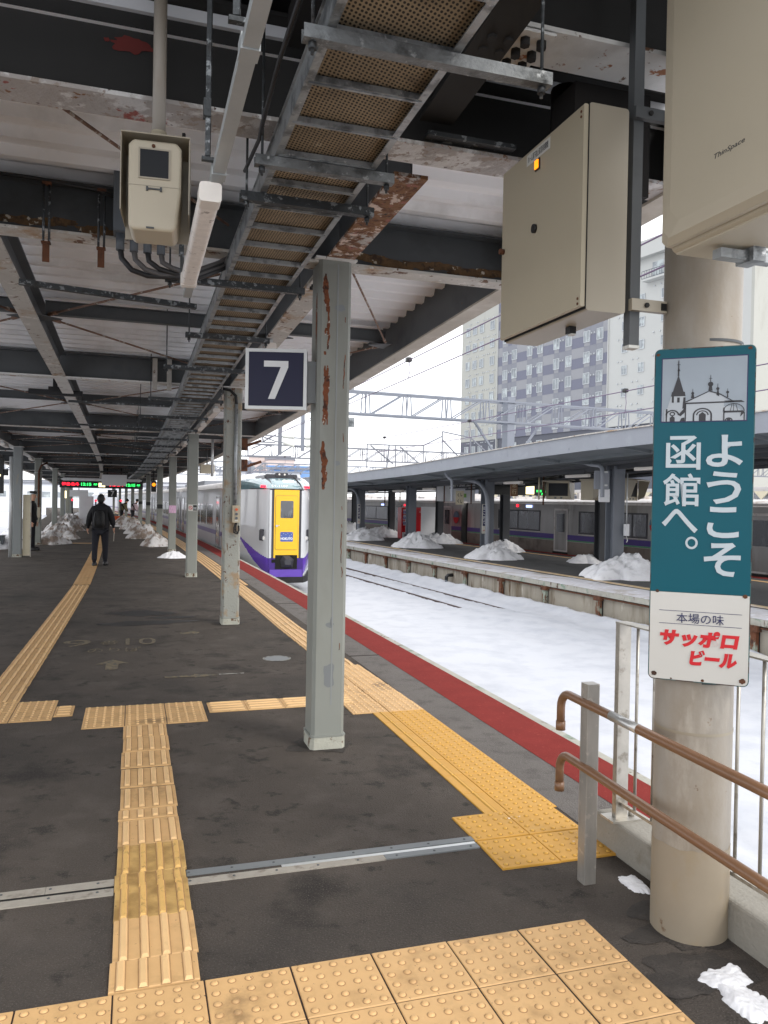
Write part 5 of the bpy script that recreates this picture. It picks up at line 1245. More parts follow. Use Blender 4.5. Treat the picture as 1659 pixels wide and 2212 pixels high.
# roof pod with two lamps
mb = MB(); mb.rbox(-.50, .52, -.05, .12, -.05, .07, .05, 'y', 3, FM(TP(.98, 0, 2.44), NA(TS))); mb.rbox(-.17, .22, -.07, .12, .0, .115, .03, 'y', 3, FM(TP(.98, 0, 2.44), NA(TS))); pod = part('lamp_pod', mb, 'train_trim', et)
for x in (-.06, .11):
    mb = MB(); M_ = FM(TP(.90, x, 2.505), NA(TS)); mb.tube([M_ @ Vector((0, 0, 0)), M_ @ Vector((0, .04, 0))], .03, 10); part('lamp', mb, 'lamp_white', pod)
# wiper and handrail
mb = MB(); mb.tube([TP(.05, .50, 2.04), TP(.18, .44, 2.22), TP(.40, .30, 2.40)], .012, 6); mb.tube([TP(.05, .56, 2.02), TP(.05, .38, 2.04)], .018, 6); mb.tube([TP(.22, .48, 2.16), TP(.36, .28, 2.42)], .02, 6); part('wiper', mb, 'black_plastic', et)
# cars
def car(par, s0, s1, l, hw, zb, zr, zt_, m_side, m_roof, Fn, step=2.5, name='car_body'):
    k_ = max(2, int((s1 - s0) / step)); rb = []; rr = []
    for i in range(k_ + 1):
        s = s0 + (s1 - s0) * i / k_
        P = [(-hw * .93, zb), (-hw, zb + .35), (-hw, zr - .7), (-hw * .985, zr), (hw * .985, zr), (hw, zr - .7), (hw, zb + .35), (hw * .93, zb)]
        rb.append([Fn(s, l + x, z) for x, z in P])
        Q = [(-hw * 1.01, zr - .03)] + [(-hw * .985 * math.cos(PI * q / 10), zr + (zt_ - zr) * math.sin(PI * q / 10) ** .7) for q in range(0, 11)] + [(hw * 1.01, zr - .03)]
        rr.append([Fn(s, l + x, z) for x, z in Q])
    mb = MB(); mb.loft(rb, smooth=False); o = part(name, mb, m_side, par)
    mb = MB(); mb.loft(rr, smooth=True); part('roof', mb, m_roof, o)
    return o
def side_quad(mb, Fn, s0, s1, l, z0, z1, th=.02, sgn=-1):
    mb.loft([[Fn(s, l, z0), Fn(s, l + sgn * th, z0), Fn(s, l + sgn * th, z1), Fn(s, l, z1)] for s in (s0, s1)], smooth=False); return mb
NN = lambda s, l, z: N(s, l, z)
cars = [(TS + 4.3, TS + 20.3)] + [(TS + 21.0 + 21 * i, TS + 41.3 + 21 * i) for i in range(5)]
for q, (a, b) in enumerate(cars):
    cb_ = car(et, a, b, TL, 1.40, -.62, 2.1, 2.42, 'train_side', 'silver_roof', NN)
    lf = TL - 1.40
    mb = MB()
    n_ = int((b - a) / 2.5)
    for i in range(n_): side_quad(mb, NN, a + (b - a) * i / n_, a + (b - a) * (i + 1) / n_, lf - .002, .40, .56, .006)
    part('purple_stripe', mb, 'stripe_purple', cb_)
    mb = MB(); mb.box(-1.2, 1.2, -(b - a) / 2 + .5, (b - a) / 2 - .5, -1.1, -.62, FM(N((a + b) / 2, TL, 0), NA((a + b) / 2))); part('underframe', mb, 'under', cb_)
    if q < 4:
        w0 = a + 2.6; 
        while w0 + 1.7 < b - 2.2:
            for i in range(6 if q < 2 else 3):
                wd_ = .25 if q < 2 else .52
                s = w0 + i * (wd_ + .07); 
                mb = MB(); side_quad(mb, NN, s, s + wd_, lf - .004, .74, 1.44, .012); w_o = part('window', mb, 'win_glass', cb_)
            mb = MB(); side_quad(mb, NN, w0 - .08, w0 + 1.92, lf - .001, .68, 1.50, .004); part('window_band', mb, 'train_white', cb_)
            w0 += 2.25
        for dd in (a + 1.0, b - 1.2):
            mb = MB(); side_quad(mb, NN, dd - .45, dd + .45, lf - .002, -.35, 1.72, .008); d_ = part('door', mb, 'train_white', cb_)
            mb = MB(); side_quad(mb, NN, dd - .22, dd + .22, lf - .012, .8, 1.4, .006); part('door_window', mb, 'win_glass', d_)
            mb = MB(); side_quad(mb, NN, dd - .52, dd - .47, lf - .003, -.4, 1.8, .01); side_quad(mb, NN, dd + .47, dd + .52, lf - .003, -.4, 1.8, .01); part('door_frame', mb, 'train_trim', d_)
    mb = MB(); mb.box(-.35, .35, 4, 8, 2.35, 2.60, FM(N(a, TL, 0), NA(a))); mb.box(-1.0, 1.0, 9.5, 14, 2.3, 2.56, FM(N(a, TL, 0), NA(a))); part('roof_equipment', mb, 'canopy_grey', cb_)
mb = MB()
for (a, b), (c, d) in zip(cars[:-1], cars[1:]): mb.box(-1.15, 1.15, -.05, .75, -.4, 2.1, FM(N(b, TL, 0), NA(b)))
part('gangway', mb, 'under', et)
mb = MB()
for sx in (-1, 1):
    for s in (TS + 3.2, TS + 5.0):
        p = TP(s - TS, sx * .56, -.75); mb.tube([TP(s - TS, sx * .50, -.78), TP(s - TS, sx * .62, -.78)], .40, 18)
part('wheels', mb, 'under', et)

# ------------------------------------------------------------------ silver commuter train beyond the other platform
st = thing('commuter_train', 'silver commuter train with purple and green stripe behind the opposite platform', 'train', OP(20, 9.35, -1.2), OH)
OO_ = lambda t, m_, z: OP(t, m_, z)
MF = 7.93; CEN = MF + 1.4
DZ = (-.30, 1.50)
for q, (a, b) in enumerate([(6.2, 27.35), (28.1, 48.0), (48.8, 69.0), (69.8, 90)]):
    cb_ = car(st, a, b, CEN, 1.40, -.62, 1.78, 2.02, 'silver', 'silver_roof', OO_, 4)
    mb = MB(); side_quad(mb, OO_, a, b, MF, .20, .42, .012); part('purple_stripe', mb, 'deep_purple', cb_)
    mb = MB(); side_quad(mb, OO_, a, b, MF, .145, .195, .012); part('green_stripe', mb, 'green_line', cb_)
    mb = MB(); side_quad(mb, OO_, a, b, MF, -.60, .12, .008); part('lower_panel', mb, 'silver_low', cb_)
    mb = MB(); side_quad(mb, OO_, a, b, MF, 1.78, 1.86, .05); part('gutter', mb, 'silver_roof', cb_)
    mb = MB(); mb.box(-1.1, 1.1, -9, 9, -1.2, -.62, FM(OP((a + b) / 2, CEN, 0), OH)); part('underframe', mb, 'under', cb_)
    if q == 0: wins = [(12.75, 14.35), (14.85, 17.0), (20.12, 23.9), (8.6, 11.2)]; doors = [18.38, 25.0, 7.4]
    elif q == 1: wins = [(30.9, 34.4), (39.3, 43.7)]; doors = [29.85, 37.4, 45.3]
    else: wins = [(a + 3, a + 7), (a + 9.5, a + 14), (a + 16, a + 18)]; doors = [a + 1.6, a + 8.2, b - 1.6]
    for x0, x1 in wins:
        mb = MB(); side_quad(mb, OO_, x0, x1, MF - .012, .56, 1.40, .008); wo = part('window', mb, 'win_glass', cb_)
        mb = MB(); side_quad(mb, OO_, x0 - .06, x1 + .06, MF, .49, 1.46, .010); part('frame', mb, 'train_trim', wo)
        mb = MB(); mb.loft([[OP(t, MF - .023, .56), OP(t, MF - .03, .56), OP(t, MF - .03, 1.40), OP(t, MF - .023, 1.40)] for t in ((x0 + x1) / 2 - .04, (x0 + x1) / 2 + .04)], smooth=False); part('mullion', mb, 'train_trim', wo)
        mb = MB(); side_quad(mb, OO_, x0 - .06, x1 + .06, MF, .455, .48, .02); part('sill', mb, 'silver_roof', wo)
    for dd in doors:
        mb = MB(); side_quad(mb, OO_, dd - .52, dd + .52, MF, -.34, 1.56, .02); d_ = part('door', mb, 'silver_roof', cb_)
        mb = MB(); side_quad(mb, OO_, dd - .44, dd + .44, MF - .022, -.28, 1.48, .004); part('leaf', mb, 'silver', d_)
        mb = MB(); side_quad(mb, OO_, dd - .30, dd + .30, MF - .030, .52, 1.34, .006); part('door_window', mb, 'win_glass', d_)
        mb = MB(); side_quad(mb, OO_, dd - .55, dd + .55, MF, -.46, -.36, .06); part('step', mb, 'under', d_)
    for t in ([21.6, 23.2] if q == 0 else [a + 5]):
        pass
mb = MB(); side_quad(mb, OO_, 22.05, 22.2, MF, 1.60, 1.72, .02); side_quad(mb, OO_, 36.2, 36.35, MF, 1.5, 1.62, .02); part('door_lamp', mb, 'red_lamp', st)
mb = MB(); side_quad(mb, OO_, 20.8, 21.3, MF, 1.58, 1.70, .02); side_quad(mb, OO_, 40.0, 40.5, MF, 1.5, 1.62, .02); part('destination_display', mb, 'blue_led', st)
mb = MB(); side_quad(mb, OO_, 15.1, 15.6, MF, 1.52, 1.68, .02); part('vent', mb, 'train_trim', st)
mat('emblem_blue', (70, 110, 130), .4, var=.3, vs_=5); 
for t, z in ((12.2, 1.02), (28.7, .93)):
    M_ = FM(OP(t, MF - .022, z), OH) @ Matrix.Rotation(-PI / 2, 4, 'Z') @ Matrix.Rotation(PI / 2, 4, 'X')
    mb = MB(); mb.tube([M_ @ Vector((0, 0, 0)), M_ @ Vector((0, 0, .01))], .36, 24); e_ = part('emblem', mb, 'emblem_blue', st)
    mb = MB(); mb.prism([(.34 * math.cos(PI + PI * i / 12), .34 * math.sin(PI + PI * i / 12)) for i in range(13)], .010, .014, None, M_); part('emblem_half', mb, 'ink_red', e_)
mb = MB(); mb.box(-1.1, 1.1, -.1, .85, -.5, 1.75, FM(OP(27.3, CEN, 0), OH)); mb.box(-1.1, 1.1, -.1, .85, -.5, 1.75, FM(OP(47.95, CEN, 0), OH)); part('gangway', mb, 'under', st)
mb = MB()
for k_ in range(26): 
    t = 7 + k_ * 2.4 + .4 * math.sin(k_); mb.box(-.06, .9, -.1, .1 + .8 * (k_ % 3 == 0), 0, .18 + .16 * (k_ % 4 == 1), FM(OP(t, CEN - .3, 1.95), OH))
part('roof_equipment', mb, 'silver_roof', st)
# ------------------------------------------------------------------ opposite platform
mb = MB()
def ostrip(mb, t0, t1, m0, m1, z0, z1=None):
    if z1 is None: return mb.add([OP(t0, m0, z0), OP(t0, m1, z0), OP(t1, m1, z0), OP(t1, m0, z0)], [(0, 1, 2, 3)])
    return mb.loft([[OP(t, m0, z0), OP(t, m1, z0), OP(t, m1, z1), OP(t, m0, z1)] for t in (t0, t1)], smooth=False)
ostrip(mb, -14, 90, .12, 7.75, -1.6, OPZ); opf = struct('opposite_platform', mb, 'asphalt_far')
mb = MB(); ostrip(mb, -14, 90, 0, .30, OPZ - .13, OPZ - .004); part('edge_slab', mb, 'slab_edge', opf)
mat('icy', (206, 204, 208), .55, var=.05, vs_=2, bump=.4, bs=20, layers=[((176, 168, 160), 1.4, .5, .12), ((226, 228, 234), 4, .55, .1), ((150, 140, 130), 9, .66, .05)])
mat('yellow_worn', (206, 180, 140), .8, var=.08, vs_=3, layers=[((222, 216, 212), 1.6, .5, .12), ((150, 136, 116), 6, .6, .1)])
mb = MB()
for i in range(90):
    t0, t1 = -10 + i, -9 + i; vs = []
    for t in (t0, t1):
        e = 1.28 + .12 * fbm(t * .6, 2.2); vs += [OP(t, .02, OPZ + .0), OP(t, .2, OPZ + .03), OP(t, e, OPZ + .006)]
    mb.add(vs, [(0, 1, 4, 3), (1, 2, 5, 4)], True)
part('icy_edge', mb, 'icy', opf)
mb = MB(); ostrip(mb, -14, 90, 1.42, 1.74, OPZ + .006); part('yellow_tile_line', mb, 'yellow_worn', opf)
mb = MB(); ostrip(mb, -14, 90, 6.35, 6.62, OPZ + .006); part('yellow_tile_line', mb, 'tile_peach', opf)
mb = MB(); ostrip(mb, -14, 90, 7.2, 7.7, OPZ + .006); part('red_line', mb, 'red_paint', opf)
# retaining wall of concrete panels between rusty posts
wl_ = thing('retaining_wall', 'stained concrete panel wall with rusty posts under the edge of the opposite platform', 'wall', OP(10, .1, -1.2), OH)
TPs = [-12 + 2.42 * i for i in range(36)]
TPs = [2.55 + 2.42 * i for i in range(-5, 30)]
for i, t in enumerate(TPs):
    mb = MB(); mb.box(-.06, .02, -.06, .06, -1.35, OPZ - .13, FM(OP(t, .05, 0), OH)); mb.box(-.075, -.06, -.075, .075, -1.35, OPZ - .14, FM(OP(t, .05, 0), OH)); po = part('post', mb, 'rusty_post', wl_)
    mb = MB(); mb.box(-.10, .02, -.12, .14, OPZ - .25, OPZ - .135, FM(OP(t, .05, 0), OH)); part('corbel', mb, 'rust', po)
    if i + 1 < len(TPs):
        mb = MB(); ostrip(mb, t + .075, TPs[i + 1] - .075, .085 + .006 * (i % 3), .16, -1.5, OPZ - .15); part('panel', mb, 'wall_concrete', wl_)
        mb = MB(); ostrip(mb, t + .075, TPs[i + 1] - .075, .02, .075, OPZ - .19, OPZ - .155); part('rail_angle', mb, 'rust', wl_)
dp = thing('drain_pipe', 'black elbow pipe sticking out of the concrete panel wall', 'pipe', OP(13.28, .05, -1.2), OH)
mb = MB(); mb.tube([OP(13.28, -.16, -1.25), OP(13.28, -.16, -.92)], .055, 12); part('lower_pipe', mb, 'grey_box', dp)
mb = MB(); mb.tube([OP(13.28, -.16, -.95), OP(13.28, -.16, -.86), OP(13.28, -.10, -.80), OP(13.28, .1, -.79)], .062, 12); part('elbow', mb, 'black_plastic', dp)

# ------------------------------------------------------------------ canopy of the opposite platform
oc = thing('platform_canopy', 'grey canopy with a deep fascia over the opposite platform', 'canopy', OP(10, .3, 3), OH)
def zo2(t): return zo(t)
TS_ = [-10, -4, 0, 3, 6, 8.7, 12, 16.6, 20.5, 24.5, 32, 40, 50, 62, 80]
mb = MB(); mb.loft([[OP(t, .16, zo(t)), OP(t, .20, zo(t)), OP(t, .20, zo(t) + .42), OP(t, .16, zo(t) + .42)] for t in TS_], smooth=False); part('fascia', mb, 'canopy_grey', oc)
mb = MB(); mb.loft([[OP(t, .12, zo(t) + .41), OP(t, .26, zo(t) + .41), OP(t, .26, zo(t) + .44), OP(t, .12, zo(t) + .44)] for t in TS_], smooth=False); part('gutter_lip', mb, 'steel_stain', oc)
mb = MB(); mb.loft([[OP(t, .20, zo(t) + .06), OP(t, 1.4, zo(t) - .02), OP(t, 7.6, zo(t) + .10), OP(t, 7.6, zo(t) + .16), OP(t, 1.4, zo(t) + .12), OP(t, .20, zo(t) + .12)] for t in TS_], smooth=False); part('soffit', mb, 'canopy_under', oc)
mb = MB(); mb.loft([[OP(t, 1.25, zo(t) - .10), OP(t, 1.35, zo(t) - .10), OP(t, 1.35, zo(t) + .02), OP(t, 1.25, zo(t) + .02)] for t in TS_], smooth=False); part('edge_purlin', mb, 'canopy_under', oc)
for m_ in (3.3, 6.0):
    mb = MB(); mb.loft([[OP(t, m_ - .1, zo(t) - .22), OP(t, m_ + .1, zo(t) - .22), OP(t, m_ + .1, zo(t) + .04), OP(t, m_ - .1, zo(t) + .04)] for t in TS_], smooth=False); part('longitudinal_beam', mb, 'opp_dark', oc)
mb = MB(); mb.loft([[OP(t, 7.55, zo(t) - .06), OP(t, 7.65, zo(t) - .06), OP(t, 7.65, zo(t) + .2), OP(t, 7.55, zo(t) + .2)] for t in TS_], smooth=False); part('far_fascia', mb, 'opp_dark', oc)
for t in [x for a in (0.8, 8.7, 16.7, 24.5, 32) for x in (a, a + 3.9)]:
    mb = MB(); mb.loft([[OP(t + d, .22, zo(t) + .02), OP(t + d, 1.3, zo(t) - .10), OP(t + d, 7.5, zo(t) - .05), OP(t + d, 7.5, zo(t) + .05), OP(t + d, .22, zo(t) + .05)] for d in (-.05, .05)], smooth=False); part('cantilever_rib', mb, 'canopy_under', oc)
for m_, z_ in ((4.2, -.30), (4.9, -.36), (2.4, -.16)):
    mb = MB(); mb.loft([[OP(t, m_, zo(t) + z_), OP(t, m_ + .1, zo(t) + z_), OP(t, m_ + .1, zo(t) + z_ + .07), OP(t, m_, zo(t) + z_ + .07)] for t in TS_], smooth=False); part('cable_tray', mb, 'opp_dark', oc)
def opillar(t, m_, label, mm='opp_pillar', w_=.40, zb=OPZ):
    o = thing('canopy_pillar', label, 'pillar', OP(t, m_, zb), OH, 'pillars of the opposite canopy'); h = zo(t) - zb - .12
    mb = MB(); a = w_ / 2
    for x0, x1, y0, y1 in ((-a, a, -a, -a + .03), (-a, a, a - .03, a), (-.02, .02, -a + .03, a - .03)): mb.box(x0, x1, y0, y1, 0, h)
    part('shaft', mb, mm, o, local=True)
    mb = MB(); mb.box(-a * 1.2, a * 1.2, -a * 1.2, a * 1.2, 0, .03); part('base_plate', mb, mm, o, local=True)
    return o
fl_ = ['nearest front pillar of the opposite canopy, seen left of the teal sign', 'front pillar of the opposite canopy with the curved downpipe', 'front pillar of the opposite canopy standing before the red vending machines', 'front pillar of the opposite canopy furthest left, with a curved pipe']
FP = [opillar(t, 3.3, fl_[i]) for i, t in enumerate((8.66, 16.74, 24.5, 31.9))]
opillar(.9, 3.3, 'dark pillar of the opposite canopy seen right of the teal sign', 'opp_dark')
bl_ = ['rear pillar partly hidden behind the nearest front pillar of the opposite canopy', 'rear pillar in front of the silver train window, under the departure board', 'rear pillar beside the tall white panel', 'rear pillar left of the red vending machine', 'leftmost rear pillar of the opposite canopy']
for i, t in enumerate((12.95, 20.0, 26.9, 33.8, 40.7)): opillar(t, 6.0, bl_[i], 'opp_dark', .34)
# curved downpipes
def smooth(pts):
    for _ in range(2):
        q = [pts[0]]
        for i in range(len(pts) - 1): q += [pts[i] * .75 + pts[i + 1] * .25, pts[i] * .25 + pts[i + 1] * .75]
        pts = q + [pts[-1]]
    return pts
def downpipe(t, label):
    o = thing('downpipe', label, 'downpipe', OP(t, 3.05, OPZ), OH); d = zo(t) - 2.84
    pts = [OP(t + 5.3, 2.9, 3.0 + d), OP(t + 5.2, 3.0, 2.84 + d), OP(t + 4.0, 3.05, 2.80 + d), OP(t + 1.7, 3.05, 2.76 + d), OP(t + .5, 3.05, 2.58 + d), OP(t, 3.05, 2.15 + d), OP(t - .1, 3.05, 1.5), OP(t - .1, 3.05, OPZ)]
    mb = MB(); mb.tube(smooth(pts), .085, 12); part('pipe', mb, 'canopy_grey', o)
downpipe(16.35, 'large curved downpipe at the opposite platform pillar with the station name strip')
downpipe(31.6, 'curved downpipe at the furthest left front pillar of the opposite platform')
sp = thing('downpipe', 'short cranked grey pipe running down in front of two blank boards on the opposite platform', 'downpipe', OP(8.3, 2.4, 2.2), OH)
mb = MB(); mb.tube(smooth([OP(9.5, 2.3, 3.12), OP(9.0, 2.4, 3.02), OP(8.6, 2.4, 2.93), OP(8.15, 2.4, 2.90), OP(8.11, 2.4, 2.6), OP(8.1, 2.4, 1.96)]), .06, 10); part('pipe', mb, 'canopy_grey', sp)
sp2 = thing('downpipe', 'short grey pipe with an elbow hanging before the station name board', 'downpipe', OP(15.3, 1.0, 2.2), OH)
mb = MB(); mb.tube(smooth([OP(15.6, .8, 2.95), OP(15.55, .9, 2.7), OP(15.36, 1.0, 2.6), OP(15.33, 1.0, 2.4), OP(15.32, 1.0, 1.78)]), .055, 10); part('pipe', mb, 'canopy_grey', sp2)
# lamps
for i, (t, m_, lab) in enumerate([(14.6, 3.2, 'tube lamp under the opposite canopy right of the curved downpipe'), (10.5, 3.2, 'tube lamp above the big monitors on the opposite platform'), (6.5, 2.8, 'tube lamp beside the teal sign on the opposite platform'), (22.2, 3.2, 'tube lamp right of the vending machine pillar'), (26.0, 3.2, 'tube lamp left of the vending machine pillar'), (29.6, 3.2, 'far left tube lamp of the opposite canopy'), (18.2, 4.2, 'tube lamp behind the curved downpipe'), (9.0, 6.6, 'long tube lamp low over the silver train')]):
    o = thing('tube_lamp', lab, 'light', OP(t, m_, zo(t) - .30), OH, 'tube lamps of the opposite canopy')
    mb = MB(); mb.rbox(-.06, .06, -.62, .62, -.08, .02, .02, 'y', 2); part('cover', mb, 'lamp_white', o, local=True)
    mb = MB(); mb.box(-.02, .02, -.4, .4, .02, .16); part('spine', mb, 'opp_dark', o, local=True)
# station name strip signs on pillars
mat('sign_enamel', (206, 202, 192), .4)
def strip_sign(t, z0, z1, label):
    o = thing('name_strip_sign', label, 'sign', OP(t, 3.02, z0), OH + R(8)); h = z1 - z0
    mb = MB(); mb.rbox(-.085, .085, -.012, .012, 0, h, .03, 'y', 3); part('plate', mb, 'sign_enamel', o, local=True)
    mb = MB(); mb.box(-.06, .06, -.016, -.012, h * .26, h * .97); part('navy_field', mb, 'ink_navy', o, local=True)
    Mx = Matrix.Rotation(PI / 2, 4, 'X') @ Matrix.Translation((0, 0, .017)); mb = MB()
    for i, ch_ in enumerate('はこだて'): put_text(mb, ch_, -.045, h * (.80 - .16 * i), .09, h * .12, Mx, fat=.004)
    part('lettering', mb, 'white_letter', o, local=True)
    mb = MB(); put_text(mb, 'ビール', -.045, h * .08, .09, h * .05, Mx, fat=.003); part('lettering', mb, 'ink_red', o, local=True)
strip_sign(16.5, .52, 1.70, 'tall narrow navy strip with the station name on the pillar with the curved downpipe')
strip_sign(31.4, .45, 1.58, 'distant narrow strip with the station name on the leftmost front pillar')
# station name board
nb_ = thing('station_name_board', 'hanging white station name board with blank grey half', 'station sign', OP(22, 4.5, 1.80), OH - R(20))
mb = MB(); mb.box(-.9, .9, -.04, .04, 0, .95); part('board', mb, 'white_panel', nb_, local=True)
Mx = Matrix.Rotation(PI / 2, 4, 'X') @ Matrix.Translation((0, 0, .042))
mb = MB(); put_text(mb, 'はこだて', .0, .62, .80, .24, Mx, fat=.01); part('lettering', mb, 'ink', nb_, local=True)
mat('sign_green', (130, 180, 90), .5)
mb = MB(); mb.box(.05, .5, -.045, -.041, .2, .38); part('green_band', mb, 'sign_green', nb_, local=True)
mb = MB(); mb.tube([(-.7, 0, .95), (-.7, 0, 1.2)], .02, 6); mb.tube([(.7, 0, .95), (.7, 0, 1.2)], .02, 6); part('hangers', mb, 'opp_dark', nb_, local=True)
cs = thing('hanging_sign', 'small cream hanging sign with dark marks in front of the station name board', 'sign', OP(20.4, 3.9, 1.66), OH - R(15))
mb = MB(); mb.box(-.18, .18, -.03, .03, 0, .62); part('plate', mb, 'cream', cs, local=True)
mb = MB()
for x, z in ((-.07, .42), (.07, .44), (-.07, .15), (.07, .13)): put_text(mb, 'く' if x < 0 else 'し', x - .04, z - .07, .08, .16, Matrix.Rotation(PI / 2, 4, 'X') @ Matrix.Translation((0, 0, .032)), fat=.006)
part('lettering', mb, 'ink', cs, local=True)
bs2 = thing('hanging_sign', 'small brown hanging sign with a gold character right of the curved downpipe', 'sign', OP(15.2, 3.6, 2.02), OH)
mb = MB(); mb.box(-.15, .15, -.03, .03, 0, .62); part('plate', mb, 'handrail', bs2, local=True)
mb = MB(); put_text(mb, '急', -.1, .35, .2, .2, Matrix.Rotation(PI / 2, 4, 'X') @ Matrix.Translation((0, 0, .032))); put_text(mb, '行', -.1, .08, .2, .2, Matrix.Rotation(PI / 2, 4, 'X') @ Matrix.Translation((0, 0, .032))); part('lettering', mb, 'cream', bs2, local=True)
# departure board
db_ = thing('departure_board', 'black departure board with a white arrow strip and green letters on the opposite platform', 'departure board', OP(17.3, 5.0, 2.10), OH)
mb = MB(); mb.box(-1.75, 1.55, -.12, .12, 0, .62); part('case', mb, 'sign_black', db_, local=True)
mb = MB(); mb.prism([(-1.3, .42), (-1.5, .48), (-1.3, .54), (.3, .54), (.3, .42)], -.126, -.121, lambda p, c: Vector((p[0], c, p[1]))); part('arrow_strip', mb, 'white_panel', db_, local=True)
Mx = Matrix.Rotation(PI / 2, 4, 'X') @ Matrix.Translation((0, 0, .123))
mb = MB(); put_text(mb, '普通 12:01', .85, .14, .6, .10, Mx); put_text(mb, '森', 1.1, .02, .12, .10, Mx); part('lettering', mb, 'green_led', db_, local=True)
mb = MB(); mb.box(.35, .75, -.127, -.121, .05, .42); part('clock_panel', mb, 'lamp_lit', db_, local=True)
# big hooded monitors
def monitor(t, m_, z, rz, label):
    o = thing('hooded_monitor', label, 'monitor', OP(t, m_, z), OH + rz, 'hooded monitors on the opposite platform')
    mb = MB(); mb.box(-.45, .45, -.20, .45, 0, .68); b_ = part('case', mb, 'beige', o, local=True)
    mb = MB(); mb.box(-.36, .36, -.215, -.20, .13, .60); part('screen', mb, 'lens_dark', o, local=True)
    mb = MB(); mb.add([(-.5, -.22, .74), (.5, -.22, .74), (.5, -.62, .68), (-.5, -.62, .68), (-.5, -.22, .70), (.5, -.22, .70), (.5, -.62, .645), (-.5, -.62, .645)], [(0, 1, 2, 3), (4, 7, 6, 5), (0, 3, 7, 4), (1, 5, 6, 2), (2, 6, 7, 3)])
    for sx in (-1, 1): mb.add([(sx * .5, -.2, 0.02), (sx * .5, -.2, .72), (sx * .5, -.62, .68), (sx * .5, -.42, .12), (sx * .48, -.2, 0.02), (sx * .48, -.2, .72), (sx * .48, -.62, .68), (sx * .48, -.42, .12)], [(0, 1, 2, 3), (4, 7, 6, 5), (0, 3, 7, 4), (2, 1, 5, 6), (3, 2, 6, 7)])
    mb.box(-.47, .47, -.2, .5, .68, .74); part('hood', mb, 'beige_side', o, local=True)
    mb = MB(); mb.tube([(0, .1, .74), (0, .1, 1.3)], .05, 8); part('hanger', mb, 'opp_dark', o, local=True)
    mb = MB()
    for x in (-.1, .12): mb.box(x - .04, x + .04, -.206, -.2, .03, .09)
    part('speaker_dots', mb, 'grey_box', o, local=True)
monitor(13.6, 4.6, 1.92, R(-48), 'hooded monitor turned away to the left, nearest the departure board')
monitor(11.6, 4.9, 1.90, R(8), 'hooded monitor facing the viewer, partly behind the blank boards')
monitor(10.3, 5.0, 1.90, R(25), 'hooded monitor furthest right, beside the nearest front pillar')
wb = thing('blank_board', 'grey blank board on the cranked pipe, upper of two', 'board', OP(8.42, 2.6, 2.20), OH - R(6))
mb = MB(); mb.rbox(-.25, .25, -.02, .02, 0, .56, .03, 'y', 3); part('board', mb, 'canopy_grey', wb, local=True)
mb = MB()
for z in (.1, .5): mb.box(-.02, .18, -.045, -.02, z, z + .05)
part('clamps', mb, 'alu', wb, local=True)
wb = thing('blank_board', 'pale blank board behind the cranked pipe, lower of two', 'board', OP(8.45, 2.75, 1.82), OH - R(6))
mb = MB(); mb.rbox(-.20, .16, -.02, .02, 0, .40, .02, 'y', 3); part('board', mb, 'white_panel', wb, local=True)
# vending machines and white panel
def machine(t, m_, rz, label, body, front):
    o = thing('vending_machine', label, 'vending machine', OP(t, m_, OPZ), OH + rz)
    mb = MB(); mb.rbox(-.50, .50, -.35, .35, .02, 1.86, .03, 'z', 2); part('cabinet', mb, body, o, local=True)
    if front:
        for z in (1.45, 1.12, .80):
            mb = MB(); mb.box(-.40, .22, -.362, -.35, z, z + .29); w_ = part('window', mb, 'machine_window', o, local=True)
            mb = MB()
            for i in range(7): mb.tube([(-.36 + .085 * i, -.366, z + .05), (-.36 + .085 * i, -.366, z + .20)], .025, 6)
            part('drinks', mb, ('ink_red', 'white_letter', 'board_blue')[int(z * 10) % 3], w_, local=True)
        mb = MB(); mb.box(.28, .44, -.362, -.35, .6, 1.3); mb.box(-.25, -.02, -.362, -.35, .42, .72); part('panel', mb, 'white_panel', o, local=True)
        mb = MB(); mb.box(-.44, .44, -.365, -.35, .06, .40); part('lower_panel', mb, 'white_panel', o, local=True)
        mb = MB(); mb.box(-.3, .3, -.37, -.362, .14, .30); part('dispenser', mb, 'black_plastic', o, local=True)
        mb = MB(); mb.box(-.30, .2, -.369, -.365, .08, .12); part('green_mark', mb, 'green_line', o, local=True)
    else:
        Mx = Matrix.Rotation(PI / 2, 4, 'X') @ Matrix.Translation((0, 0, .352)); mb = MB()
        mb.prism([(-.05, .62), (.16, .62), (.18, .78), (.10, 1.0), (.075, 1.16), (.035, 1.16), (.01, 1.0), (-.07, .78)], 0, .004, None, Mx); part('bottle_print', mb, 'white_letter', o, local=True)
        mb = MB(); put_text(mb, 'Coca-Cola', -.25, 1.56, .42, .12, Mx, shear=.15); part('lettering', mb, 'white_letter', o, local=True)
    return o
machine(31.6, 6.15, R(-4), 'red vending machine with drink windows left of the canopy pillar', 'red_machine', True)
machine(30.2, 6.35, R(6), 'red vending machine side with a white bottle shape, right of the canopy pillar', 'red_machine', False)
wp = thing('white_panel', 'tall plain white panel standing right of the red vending machines', 'panel', OP(28.6, 6.35, OPZ), OH - R(8))
mb = MB(); mb.box(-.63, .63, -.03, .03, .03, 1.92); part('sheet', mb, 'white_panel', wp, local=True)
mb = MB(); mb.box(-.6, -.5, -.25, .25, 0, .03); mb.box(.5, .6, -.25, .25, 0, .03); part('feet', mb, 'opp_dark', wp, local=True)
ub = thing('switch_box', 'small white switch box on the nearest front pillar of the opposite canopy', 'switch box', OP(8.4, 3.5, .80), OH)
mb = MB(); mb.box(-.07, .07, -.10, .0, 0, .36); part('box', mb, 'white_panel', ub, local=True)
